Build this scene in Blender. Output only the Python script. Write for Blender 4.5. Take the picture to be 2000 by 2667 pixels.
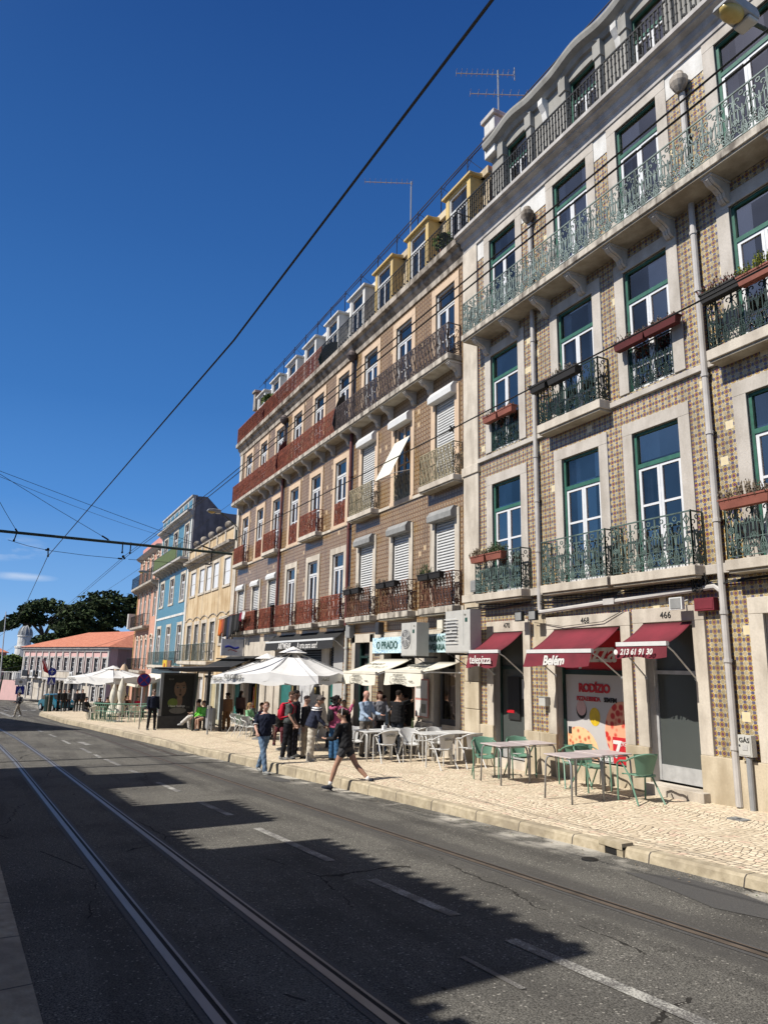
import bpy, bmesh, math, random
import numpy as np
from mathutils import Vector, Matrix
random.seed(7)
R=math.radians; PI=math.pi
sc=bpy.context.scene
for o in list(bpy.data.objects): bpy.data.objects.remove(o)
# ---------------------------------------------------------------- camera
cam=bpy.data.cameras.new('camera'); cam.sensor_fit='VERTICAL'; cam.sensor_height=24.0
cam.lens=24.0*1849/2667; cam.clip_end=3000; cam.clip_start=.05
co=bpy.data.objects.new('camera',cam); sc.collection.objects.link(co)
co.matrix_world=Matrix(((.457135,.179489,.871098,0),(.889177,-.114047,-.443123,0),(.019811,.977127,-.211732,0),(0,0,0,1)))
sc.camera=co
# ---------------------------------------------------------------- light
w=bpy.data.worlds.new('World'); sc.world=w; w.use_nodes=True
nt=w.node_tree; bg=nt.nodes['Background']
sky=nt.nodes.new('ShaderNodeTexSky'); sky.sky_type='NISHITA'; sky.sun_disc=False
sky.sun_elevation=R(47); sky.sun_rotation=R(180); sky.altitude=1200; sky.air_density=1.0; sky.dust_density=.15; sky.ozone_density=5.0
def wn(t,**k):
    n=nt.nodes.new(t)
    for a,b in k.items(): setattr(n,a,b)
    return n
tc=wn('ShaderNodeTexCoord'); sp=wn('ShaderNodeSeparateXYZ'); nt.links.new(tc.outputs['Generated'],sp.inputs[0])
def wm(op,a,b=None,c=None):
    n=wn('ShaderNodeMath',operation=op)
    for i,x in enumerate((a,b,c)):
        if x is None: continue
        if isinstance(x,(int,float)): n.inputs[i].default_value=x
        else: nt.links.new(x,n.inputs[i])
    return n.outputs[0]
az=wm('ARCTAN2',sp.outputs[1],wm('MULTIPLY',sp.outputs[0],-1)); el=sp.outputs[2]
mp=wn('ShaderNodeMapping'); mp.inputs['Scale'].default_value=(9,9,38); nt.links.new(tc.outputs['Generated'],mp.inputs[0])
nz=wn('ShaderNodeTexNoise'); nz.inputs['Scale'].default_value=1.6; nz.inputs['Detail'].default_value=6; nt.links.new(mp.outputs[0],nz.inputs[0])
def blob(a0,e0,sa,se):
    d=wm('ADD',wm('POWER',wm('DIVIDE',wm('SUBTRACT',az,a0),sa),2),wm('POWER',wm('DIVIDE',wm('SUBTRACT',el,e0),se),2))
    return wm('MAXIMUM',wm('SUBTRACT',1,d),0)
cl=wm('MAXIMUM',blob(-.02,.134,.055,.018),wm('MULTIPLY',blob(0,.100,.045,.006),.6))
cf=wm('MULTIPLY',wm('MULTIPLY',cl,wm('MAXIMUM',wm('SUBTRACT',wm('MULTIPLY',nz.outputs[0],3.4),1.4),0)),.8)
cf=wm('MINIMUM',cf,.8)
rp=wn('ShaderNodeValToRGB'); nt.links.new(el,rp.inputs[0]); cr=rp.color_ramp
for i,(p,c) in enumerate(((0,(.34,.56,.86)),(.08,(.19,.42,.80)),(.20,(.084,.275,.679)),(.335,(.047,.186,.52)),(.53,(.029,.125,.392)),(.74,(.016,.076,.28)),(.86,(.009,.045,.17)),(1,(.004,.02,.08)))):
    e=cr.elements[i] if i<2 else cr.elements.new(p)
    e.position=p; e.color=(*c,1)
sc10=wn('ShaderNodeVectorMath',operation='SCALE'); nt.links.new(rp.outputs[0],sc10.inputs[0]); sc10.inputs['Scale'].default_value=10
m0=wn('ShaderNodeMix',data_type='RGBA'); m0.inputs[0].default_value=.04; nt.links.new(sc10.outputs[0],m0.inputs[6]); nt.links.new(sky.outputs[0],m0.inputs[7])
mx=wn('ShaderNodeMix',data_type='RGBA'); nt.links.new(cf,mx.inputs[0]); 
dp=wn('ShaderNodeVectorMath',operation='DOT_PRODUCT'); nt.links.new(tc.outputs['Generated'],dp.inputs[0]); dp.inputs[1].default_value=(-.02,-.68,.735)   # brighter sky round the sun
au=wm('MULTIPLY',wm('POWER',wm('MAXIMUM',wm('SUBTRACT',dp.outputs['Value'],.48),0),3),36)
va=wn('ShaderNodeVectorMath',operation='SCALE'); va.inputs[0].default_value=(.95,.97,1.0); nt.links.new(au,va.inputs['Scale'])
vb=wn('ShaderNodeVectorMath',operation='ADD'); nt.links.new(m0.outputs[2],vb.inputs[0]); nt.links.new(va.outputs[0],vb.inputs[1]); nt.links.new(vb.outputs[0],mx.inputs[6]); mx.inputs[7].default_value=(8,8.6,9.5,1)
nt.links.new(mx.outputs[2],bg.inputs[0]); bg.inputs[1].default_value=.0683
sl=bpy.data.lights.new('sun','SUN'); sl.energy=5.0; sl.angle=R(.5); sl.color=(1,.95,.87)
so=bpy.data.objects.new('sun',sl); sc.collection.objects.link(so)
so.rotation_euler=Vector((.02,.68,-.735)).to_track_quat('-Z','Y').to_euler()
sc.view_settings.view_transform='Standard'; sc.view_settings.look='None'; sc.view_settings.exposure=.55; sc.view_settings.gamma=1
sc.render.resolution_x=767; sc.render.resolution_y=1024
# ---------------------------------------------------------------- ground profile
GP=[(-400,-6.5),(-130,-5.7),(-100,-5.3),(-80,-4.85),(-60,-4.1),(-34,-3.2),(-24.7,-3.0),(-4.6,-2.12),(12,-1.40)]
def lerp(x,t):
    if x<=t[0][0]: return t[0][1]
    for a,b in zip(t,t[1:]):
        if x<=b[0]: return a[1]+(b[1]-a[1])*(x-a[0])/(b[0]-a[0])
    return t[-1][1]
def zr(x): return lerp(x,GP)
KERB=[(-64,2.6),(-61,2.25),(-47,3.1),(-40,3.85),(-34.7,4.35),(-28.3,5.33),(-23,6.02),(-18,6.3),(-13,6.6),(-8,6.88),(-4.9,6.98),(12,7.4)]
def ky(x): return lerp(x,KERB)
def hk(x): return lerp(x,[(-16,.22),(-8,.11)])
def zs(x,y): return zr(x)+hk(x)+.012*max(0,y-6.5)
LK=[(-110,-7),(-60,-2.9),(-24,-.6),(-9.2,.16),(-5.2,.38),(12,1.3)]
# ---------------------------------------------------------------- materials
M={}
class E:
    """tiny expression wrapper over math nodes"""
    def __init__(s,t,x): s.t=t; s.x=x
    def op(s,o,*a):
        n=s.t.nodes.new('ShaderNodeMath'); n.operation=o
        for i,v in enumerate((s,)+a):
            if isinstance(v,E): s.t.links.new(v.x,n.inputs[i])
            else: n.inputs[i].default_value=v
        return E(s.t,n.outputs[0])
    def __add__(s,o): return s.op('ADD',o)
    def __sub__(s,o): return s.op('SUBTRACT',o)
    def __mul__(s,o): return s.op('MULTIPLY',o)
    def __truediv__(s,o): return s.op('DIVIDE',o)
    def lt(s,o): return s.op('LESS_THAN',o)
    def gt(s,o): return s.op('GREATER_THAN',o)
    def fract(s): return s.op('FRACT')
    def abs(s): return s.op('ABSOLUTE')
    def mn(s,o): return s.op('MINIMUM',o)
    def mxx(s,o): return s.op('MAXIMUM',o)
    def sq(s): return s.op('POWER',2)
    def sqrt(s): return s.op('SQRT')
class Mat:
    def __init__(s,name,rough=.8,metal=0,spec=.4):
        s.m=bpy.data.materials.new(name); s.m.use_nodes=True; s.t=s.m.node_tree; s.b=s.t.nodes['Principled BSDF']
        s.b.inputs['Roughness'].default_value=rough; s.b.inputs['Metallic'].default_value=metal; s.b.inputs['Specular IOR Level'].default_value=spec
        M[name]=s.m
    def n(s,t,**k):
        n=s.t.nodes.new(t)
        for a,b in k.items():
            if a in n.inputs.keys(): n.inputs[a].default_value=b
            else: setattr(n,a,b)
        return n
    def pos(s,obj=True,scale=(1,1,1),loc=(0,0,0)):
        if obj: src=s.n('ShaderNodeTexCoord').outputs['Object']
        else: src=s.n('ShaderNodeNewGeometry').outputs['Position']
        m=s.n('ShaderNodeMapping'); m.inputs['Scale'].default_value=scale; m.inputs['Location'].default_value=loc
        s.t.links.new(src,m.inputs[0]); return m.outputs[0]
    def noise(s,scale,detail=4,vec=None,rough=.55,dist=0):
        n=s.n('ShaderNodeTexNoise'); n.inputs['Scale'].default_value=scale; n.inputs['Detail'].default_value=detail
        n.inputs['Roughness'].default_value=rough; n.inputs['Distortion'].default_value=dist
        s.t.links.new(vec if vec is not None else s.pos(),n.inputs['Vector']); return E(s.t,n.outputs[0])
    def mix(s,f,a,b):
        n=s.n('ShaderNodeMix',data_type='RGBA')
        for i,v in ((0,f),(6,a),(7,b)):
            if isinstance(v,E): s.t.links.new(v.x,n.inputs[i])
            elif hasattr(v,'is_linked') : s.t.links.new(v,n.inputs[i])
            elif isinstance(v,(int,float)): n.inputs[i].default_value=v
            else: n.inputs[i].default_value=(*v[:3],1)
        return n.outputs[2]
    def ramp(s,f,a,b):   # linear step a..b -> 0..1
        n=s.n('ShaderNodeMapRange'); n.inputs[1].default_value=a; n.inputs[2].default_value=b
        s.t.links.new(f.x,n.inputs[0]); return E(s.t,n.outputs[0])
    def col(s,c): s.t.links.new(c,s.b.inputs['Base Color']); return s
    def bump(s,h,str_=.3,dist=.02):
        n=s.n('ShaderNodeBump'); n.inputs['Strength'].default_value=str_; n.inputs['Distance'].default_value=dist
        s.t.links.new(h.x,n.inputs['Height']); s.t.links.new(n.outputs[0],s.b.inputs['Normal']); return s
KA=.70
def simple(name,c,rough=.7,metal=0,var=.12,scale=6,bump=.1,spec=.4,bs=None):
    c=tuple(x*KA for x in c)
    m=Mat(name,rough,metal,spec); nz=m.noise(scale,5)
    d=tuple(x*(1-var*1.6) for x in c); l=tuple(min(1,x*(1+var)) for x in c)
    m.col(m.mix(m.ramp(nz,.3,.7),d,l))
    if bump: m.bump(m.noise(bs or scale*5,3),bump,.01)
    return m
def stained(name,c,dark,amt=.5,rough=.85,zs_=.25,sc_=3.0,bump=.25):
    c=tuple(x*KA for x in c); dark=tuple(x*KA for x in dark)
    m=Mat(name,rough,0,.3)
    a=m.noise(sc_,6,m.pos(True,(1,1,zs_))); b=m.noise(.55*sc_,4); f=m.noise(28,4)
    k=m.ramp(a*.6+b*.4,.43,.62)*amt
    base=m.mix(m.ramp(f,.3,.7),tuple(x*.92 for x in c),tuple(min(1,x*1.05) for x in c))
    m.col(m.mix(k,base,dark)); m.bump(f+a,bump,.008); return m
stained('stone',(.60,.55,.49),(.32,.28,.23),.55)
stained('stone_low',(.62,.53,.39),(.36,.29,.19),.75)
stained('stone_cream',(.68,.61,.51),(.36,.31,.25),.7)
stained('slab_stone',(.62,.56,.47),(.13,.11,.09),.95,zs_=.1,sc_=7)
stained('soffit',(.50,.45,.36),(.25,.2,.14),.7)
stained('stone_peach',(.72,.54,.38),(.42,.32,.24),.4)
stained('cornice_white',(.60,.57,.54),(.24,.22,.21),.6,zs_=.3)
stained('cornice_dirty',(.50,.44,.37),(.10,.08,.06),.95,zs_=.3,sc_=4)
stained('plaster_white',(.78,.77,.74),(.38,.36,.32),.5)
stained('plaster_yellow',(.72,.52,.20),(.45,.36,.22),.6)
stained('plaster_yellow_pale',(.70,.58,.40),(.42,.33,.22),.8)
stained('plaster_beige',(.70,.55,.35),(.42,.28,.14),.95,zs_=.10,sc_=2.2)
stained('plaster_grey',(.24,.22,.24),(.10,.09,.10),.8,zs_=.2)
stained('plaster_pink',(.70,.36,.25),(.45,.28,.22),.4)
stained('plaster_rose',(.66,.30,.26),(.48,.26,.22),.3)
stained('plaster_pale_pink',(.80,.50,.47),(.50,.38,.34),.4)
stained('wall_lightgrey',(.50,.49,.47),(.3,.29,.27),.3)
stained('shade_plaster',(.5,.47,.42),(.3,.27,.23),.3)
simple('green_paint',(.045,.155,.11),.45,0,.15,8,.05)
simple('green_dark',(.010,.035,.028),.5,0,.2,8,.05)
simple('teal_paint',(.03,.17,.15),.45)
simple('white_paint',(.80,.81,.82),.4,0,.04,8,.03)
simple('white_metal',(.74,.74,.72),.35,0,.04,8,.03)
simple('white_cloth',(.80,.79,.77),.9,0,.05,3,.2)
simple('cream_cloth',(.80,.76,.64),.9,0,.05,3,.2)
simple('red_cloth',(.20,.020,.034),.85,0,.28,1.3,.5,bs=5)
simple('red_print',(.62,.02,.03),.5)
simple('black_cloth',(.03,.03,.032),.9)
simple('grey_metal',(.36,.37,.38),.45,.2,.1,6,.05)
simple('dark_metal',(.05,.05,.055),.5,.1)
simple('mast_green',(.04,.06,.04),.6)
simple('alu',(.62,.62,.61),.4,.3)
simple('ac_white',(.56,.55,.51),.5,0,.05,4,.03)
simple('pipe_grey',(.56,.53,.50),.6,0,.1,3,.1)
simple('pipe_red',(.16,.045,.04),.6,0,.2,3,.1)
simple('iron_green',(.13,.19,.165),.55,.1,.35,5,.1)
simple('iron_green_dark',(.02,.045,.035),.5,.1,.3,5,.1)
simple('iron_pale',(.22,.28,.255),.6,.1,.3,4,.1)
simple('iron_black',(.014,.015,.016),.5,.1,.2)
simple('iron_brown',(.10,.075,.07),.7,0,.45,5,.2)
simple('iron_rust',(.19,.08,.045),.75,0,.4,6,.2)
simple('iron_red',(.31,.085,.045),.75,0,.35,5,.2)
simple('iron_gold',(.42,.36,.23),.65,0,.3,6,.2)
simple('canvas_dark',(.018,.018,.018),.8)
simple('canvas_maroon',(.10,.012,.012),.8)
simple('terracotta_pot',(.28,.09,.06),.75)
simple('pot_black',(.015,.013,.012),.7)
simple('wire_black',(.012,.012,.012),.7)
simple('chair_green',(.15,.30,.21),.45,0,.05,8,.02)
simple('table_pink',(.62,.54,.53),.35,0,.07,3,.02)
simple('leaf_green',(.07,.10,.03),.7,0,.5,9,.2)
simple('leaf_lime',(.40,.42,.06),.7,0,.3,9,.2)
simple('leaf_red',(.22,.05,.05),.7,0,.3,9,.2)
simple('twig',(.26,.20,.13),.8,0,.3,9,.2)
simple('lamp_lens',(.55,.40,.12),.3)
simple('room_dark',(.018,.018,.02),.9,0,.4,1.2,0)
simple('curtain',(.55,.55,.56),.9,0,.15,4,0)
simple('shutter',(.74,.74,.72),.5,0,.04,4,0)
simple('box_grey',(.30,.30,.29),.7)
simple('sign_blue',(.01,.02,.30),.4); simple('sign_red',(.5,.01,.01),.4); simple('sign_white',(.8,.8,.8),.4)
simple('sign_yellow',(.75,.50,.02),.5); simple('sign_brown',(.25,.12,.06),.5)
simple('ink_black',(.02,.02,.02),.7); simple('ink_grey',(.30,.29,.25),.8); simple('ink_white',(.82,.80,.76),.7)
simple('car_teal',(.02,.17,.24),.25,.3,.05,3,0,.6)
simple('tyre',(.02,.02,.02),.8)
simple('bark',(.09,.06,.045),.9,0,.3,4,.5)
simple('dome_lead',(.30,.31,.31),.6,0,.3,2,.1)
simple('leather',(.02,.02,.02),.5)
m=Mat('pane',.03,0,.5); t=m.t
tr=m.n('ShaderNodeBsdfTransparent'); tr.inputs[0].default_value=(.55,.6,.66,1)
gl=m.n('ShaderNodeBsdfGlossy'); gl.inputs['Roughness'].default_value=.02; gl.inputs[0].default_value=(.86,.70,.58,1)
lw=m.n('ShaderNodeLayerWeight'); lw.inputs[0].default_value=.35
gq=m.n('ShaderNodeSeparateXYZ'); t.links.new(m.n('ShaderNodeNewGeometry').outputs['Position'],gq.inputs[0]); cq=m.n('ShaderNodeCombineXYZ'); t.links.new((E(t,gq.outputs[0])/.59).op('FLOOR').x,cq.inputs[0]); t.links.new((E(t,gq.outputs[2])/1.37).op('FLOOR').x,cq.inputs[1]); wq=m.n('ShaderNodeTexWhiteNoise',noise_dimensions='2D'); t.links.new(cq.outputs[0],wq.inputs[0]); rnd_=E(t,wq.outputs[0])
ms=m.n('ShaderNodeMixShader'); f=E(t,lw.outputs['Fresnel'])*.8+m.ramp(m.noise(.55,3,m.pos(False)),.35,.65)*.12+rnd_*.30+.10; t.links.new(f.x,ms.inputs[0])
nb=m.noise(1.3,2); bn=m.n('ShaderNodeBump'); bn.inputs['Strength'].default_value=.15; bn.inputs['Distance'].default_value=.02; t.links.new(nb.x,bn.inputs['Height']); t.links.new(bn.outputs[0],gl.inputs['Normal'])
t.links.new(tr.outputs[0],ms.inputs[1]); t.links.new(gl.outputs[0],ms.inputs[2]); t.links.new(ms.outputs[0],t.nodes['Material Output'].inputs[0])
m=Mat('shelter_glass',.03); t=m.t
tr=m.n('ShaderNodeBsdfTransparent'); tr.inputs[0].default_value=(.78,.86,.84,1); gl=m.n('ShaderNodeBsdfGlossy'); gl.inputs['Roughness'].default_value=.03
ms=m.n('ShaderNodeMixShader'); ms.inputs[0].default_value=.1; t.links.new(tr.outputs[0],ms.inputs[1]); t.links.new(gl.outputs[0],ms.inputs[2]); t.links.new(ms.outputs[0],t.nodes['Material Output'].inputs[0])
# azulejo tiles -------------------------------------------------------------
def tiles(name,p,bgc,ring,core,blob,lines,dirty):
    m=Mat(name,.32,0,.5); g=m.n('ShaderNodeNewGeometry'); s=m.n('ShaderNodeSeparateXYZ'); m.t.links.new(g.outputs['Position'],s.inputs[0])
    X=E(m.t,s.outputs[0]); Z=E(m.t,s.outputs[2])
    u=((X/p).fract()-.5).abs(); v=((Z/p).fract()-.5).abs()
    r=(u*u+v*v).sqrt(); uc=u*-1+.5; vc=v*-1+.5; rc=(uc*uc+vc*vc).sqrt(); d=(u-v).abs()
    c=m.mix(r.lt(.36),bgc,ring)
    c=m.mix((uc.lt(.125)*v.lt(.20)).mxx(vc.lt(.125)*u.lt(.19)),c,blob)
    c=m.mix(r.lt(.335)*r.gt(.28),c,lines)
    c=m.mix(r.lt(.19),c,blob)
    c=m.mix(r.lt(.17)*(d*-1+.04).gt(0),c,core)
    c=m.mix(rc.lt(.215),c,lines); c=m.mix(rc.lt(.175),c,bgc); c=m.mix(rc.lt(.09),c,ring)
    c=m.mix((uc.mn(vc)).lt(.016),c,tuple(x*.6 for x in bgc))
    pv=m.n('ShaderNodeTexWhiteNoise',noise_dimensions='2D'); cb=m.n('ShaderNodeCombineXYZ')
    m.t.links.new((X/p).op('FLOOR').x,cb.inputs[0]); m.t.links.new((Z/p).op('FLOOR').x,cb.inputs[1]); m.t.links.new(cb.outputs[0],pv.inputs[0])
    c=m.mix(E(m.t,pv.outputs[0])*.3,c,dirty)
    big=m.noise(.9,5,m.pos(False,(1,1,.5))); c=m.mix(m.ramp(big,.45,.75)*.35,c,dirty)
    gr=m.noise(2.2,6,m.pos(False,(2.2,1,.35))); c=m.mix(m.ramp(gr,.5,.72)*.45,c,tuple(x*.45 for x in dirty))
    c=m.mix(E(m.t,pv.outputs[0]).gt(.985)*.8,c,tuple(min(1,x*1.3) for x in bgc))
    m.col(c); return m
tiles('tiles_blue_yellow',.155,(.49,.42,.27),(.44,.265,.04),(.24,.055,.015),(.006,.016,.14),(.09,.06,.04),(.16,.13,.085))
tiles('tiles_brown',.150,(.37,.27,.155),(.25,.13,.045),(.36,.22,.045),(.045,.024,.018),(.06,.032,.02),(.15,.10,.06))
tiles('tiles_sky_blue',.17,(.085,.20,.25),(.07,.18,.23),(.10,.21,.26),(.05,.14,.19),(.10,.22,.26),(.10,.20,.24))
# cobbles ----------------------------------------------------------------------
m=Mat('cobbles',.7,0,.3); P=m.n('ShaderNodeNewGeometry').outputs['Position']; s=m.n('ShaderNodeSeparateXYZ'); m.t.links.new(P,s.inputs[0])
X=E(m.t,s.outputs[0]); Y=E(m.t,s.outputs[1])
a=((Y*1.9).op('SINE').abs()*-.30)+(X*.9).op('SINE')*.08
nn=m.noise(.8,2,P)
x2=X+a+nn*.25; y2=Y+(X*1.3).op('SINE')*.05+nn*.12
cb=m.n('ShaderNodeCombineXYZ'); m.t.links.new((x2*10.2).x,cb.inputs[0]); m.t.links.new((y2*9.4).x,cb.inputs[1])
vo=m.n('ShaderNodeTexVoronoi',feature='DISTANCE_TO_EDGE'); vo.inputs['Randomness'].default_value=.42; vo.inputs['Scale'].default_value=1; m.t.links.new(cb.outputs[0],vo.inputs['Vector'])
vc_=m.n('ShaderNodeTexVoronoi'); vc_.inputs['Randomness'].default_value=.42; vc_.inputs['Scale'].default_value=1; m.t.links.new(cb.outputs[0],vc_.inputs['Vector'])
sx=m.n('ShaderNodeSeparateXYZ'); m.t.links.new(vc_.outputs['Color'],sx.inputs[0])
ed=E(m.t,vo.outputs['Distance'])
stn=m.mix(E(m.t,sx.outputs[0]),(.52,.43,.305),(.66,.565,.42)); stn=m.mix(m.ramp(m.noise(.7,5,P),.5,.75)*.5,stn,(.27,.21,.14)); stn=m.mix(E(m.t,sx.outputs[1]).gt(.93)*.5,stn,(.55,.36,.28))
m.col(m.mix(m.ramp(ed,.03,.10),(.15,.12,.09),stn)); m.bump(m.ramp(ed,.0,.16),.5,.015)
# asphalt ----------------------------------------------------------------------
m=Mat('asphalt',.9,0,.08); P=m.n('ShaderNodeNewGeometry').outputs['Position']; s=m.n('ShaderNodeSeparateXYZ'); m.t.links.new(P,s.inputs[0]); X=E(m.t,s.outputs[0]); Y=E(m.t,s.outputs[1])
f=m.noise(75,3,P,.7); c=m.noise(.7,5,P); st=m.noise(1.0,5,m.pos(False,(.25,2.2,1)))
base=m.mix(m.ramp(f,.37,.65),(.028,.027,.024),(.188,.178,.157))
base=m.mix(m.ramp(c,.45,.62)*.45,base,(.040,.038,.036)); base=m.mix(m.ramp(st,.50,.66)*.45,base,(.033,.031,.029)); base=m.mix(m.ramp(m.noise(.45,6,P,.65),.55,.7)*.35,base,(.12,.115,.10))
ws=m.n('ShaderNodeTexVoronoi',feature='DISTANCE_TO_EDGE'); ws.inputs['Scale'].default_value=.33; cbv=m.n('ShaderNodeCombineXYZ'); wv=m.noise(1.6,4,P)*.5; m.t.links.new((X*.6+wv).x,cbv.inputs[0]); m.t.links.new((Y*1.6+wv).x,cbv.inputs[1]); m.t.links.new(cbv.outputs[0],ws.inputs['Vector'])
base=m.mix((E(m.t,ws.outputs['Distance']).lt(.0045))*m.noise(.6,2,P).gt(.5)*.8,base,(.012,.011,.010))
vs=m.n('ShaderNodeTexVoronoi'); vs.inputs['Scale'].default_value=38; m.t.links.new(P,vs.inputs['Vector']); sv=m.n('ShaderNodeSeparateXYZ'); m.t.links.new(vs.outputs['Color'],sv.inputs[0])
base=m.mix((E(m.t,sv.outputs[0]).gt(.88))*(E(m.t,vs.outputs['Distance']).lt(.35))*.6,base,(.34,.32,.28))
# smoother dark repair band beside the right track, light dust at the kerb
band=(Y-(X*.045+5.55)); wob=m.noise(1.8,4,P)*.9-.45
pb=m.ramp((band+wob*.35).abs()*-1,-.42,-.30)
base=m.mix(pb*.65,base,(.060,.057,.053))
kd=m.ramp((Y-(X*.05+6.95))+wob*.5,-.35,.15); base=m.mix(kd*m.ramp(m.noise(1.4,6,P),.47,.6)*.75,base,(.46,.43,.37))
m.col(base); m.bump(f,.5,.008)
m=Mat('asphalt_patch',.8,0,.35); P=m.n('ShaderNodeNewGeometry').outputs['Position']; f=m.noise(90,3,P,.7); m.col(m.mix(m.ramp(f,.3,.7),(.035,.034,.033),(.085,.082,.078))); m.bump(f,.3,.005)
m=Mat('road_paint',.7,0,.3); P=m.n('ShaderNodeNewGeometry').outputs['Position']; f=m.noise(60,4,P,.7)+m.noise(3,4,P)*.8
m.col(m.mix(m.ramp(f,.70,.94),(.40,.39,.35),(.09,.085,.08)))
m=Mat('rail_steel',.45,.6,.4); f=m.noise(12,4,m.pos(False,(.2,1,1))); m.col(m.mix(f,(.14,.135,.13),(.28,.27,.26)))
simple('rail_rust',(.13,.10,.075),.7,.1,.25,5,.2); simple('rail_groove',(.012,.011,.010),.9)
m=Mat('kerb_stone',.8,0,.3); P=m.n('ShaderNodeNewGeometry').outputs['Position']; s=m.n('ShaderNodeSeparateXYZ'); m.t.links.new(P,s.inputs[0]); X=E(m.t,s.outputs[0])
j=((X/1.15+m.noise(.5,1,P)*.5).fract()-.5).abs(); c=m.mix(m.ramp(m.noise(9,5,P),.3,.7),(.27,.225,.15),(.42,.36,.26)); c=m.mix(m.ramp(m.noise(1.5,4,P),.45,.62)*.6,c,(.17,.14,.10))
m.col(m.mix(j.lt(.009),c,(.07,.06,.05))); m.bump(m.noise(14,5,P),.5,.02)
m=Mat('roof_tiles',.8,0,.3); P=m.pos(True); s=m.n('ShaderNodeSeparateXYZ'); m.t.links.new(P,s.inputs[0]); wv=(E(m.t,s.outputs[0])*24).op('SINE'); m.col(m.mix(m.ramp(m.noise(2.5,5),.3,.7),(.36,.12,.07),(.50,.20,.12))); m.bump(wv,.6,.05)
m=Mat('pine_leaves',.8,0,.2); oi=m.n('ShaderNodeNewGeometry'); ri=E(m.t,oi.outputs['Random Per Island']); m.col(m.mix(ri,(.012,.020,.008),(.045,.07,.022)))
m=Mat('bush_leaves',.8,0,.2); oi=m.n('ShaderNodeNewGeometry'); ri=E(m.t,oi.outputs['Random Per Island']); m.col(m.mix(ri,(.03,.05,.012),(.10,.14,.035)))
simple('ground_earth',(.20,.18,.14),.9)
SK={}
def skin(c): 
    k='skin_%02d'%len(SK)
    if c not in SK: simple(k,c,.55,0,.06,12,.03,.4); SK[c]=k
    return SK[c]
CL={}
def cloth(c,var=.12,sc_=9):
    if c not in CL:
        k='cloth_%02d'%len(CL); simple(k,c,.88,0,var,sc_,.35,.2,22); CL[c]=k
    return CL[c]
def striped_cloth(name,a,b,z,sc_=18,obj=True):
    m=Mat(name,.9); s=m.n('ShaderNodeSeparateXYZ'); m.t.links.new(m.pos(True),s.inputs[0]); q=E(m.t,s.outputs[2])
    st=(q*sc_).fract().lt(.45)*q.gt(z); m.col(m.mix(st,b,a)); m.bump(m.noise(20,3),.3,.01)
m=Mat('poster_pizza',.4); v=m.n('ShaderNodeTexVoronoi'); v.inputs['Scale'].default_value=9; m.t.links.new(m.pos(True),v.inputs['Vector']); m.col(m.mix(m.ramp(E(m.t,v.outputs['Distance']),.2,.5),(.42,.10,.05),(.72,.42,.22)))
m=Mat('poster_toppings',.4); v=m.n('ShaderNodeTexVoronoi'); v.inputs['Scale'].default_value=7; m.t.links.new(m.pos(True),v.inputs['Vector']); m.col(m.mix(m.ramp(E(m.t,v.outputs['Distance']),.35,.55),(.45,.02,.015),(.65,.30,.18)))
simple('poster_bg',(.60,.57,.55),.3,0,.03,2,0)
simple('door_glass_grey',(.085,.095,.09),.25,0,.06,1,0)
m=Mat('tile_sign',.35); v=m.n('ShaderNodeTexVoronoi'); v.inputs['Scale'].default_value=16; m.t.links.new(m.pos(True),v.inputs['Vector']); m.col(m.mix(m.ramp(E(m.t,v.outputs['Distance']),.3,.4),(.12,.22,.42),(.45,.60,.62)))
simple('tile_sign_panel',(.50,.66,.68),.35); simple('ink_navy',(.02,.05,.12),.5); simple('ink_red',(.6,.01,.02),.5)
simple('ink_darkgreen',(.01,.07,.05),.5)
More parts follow.
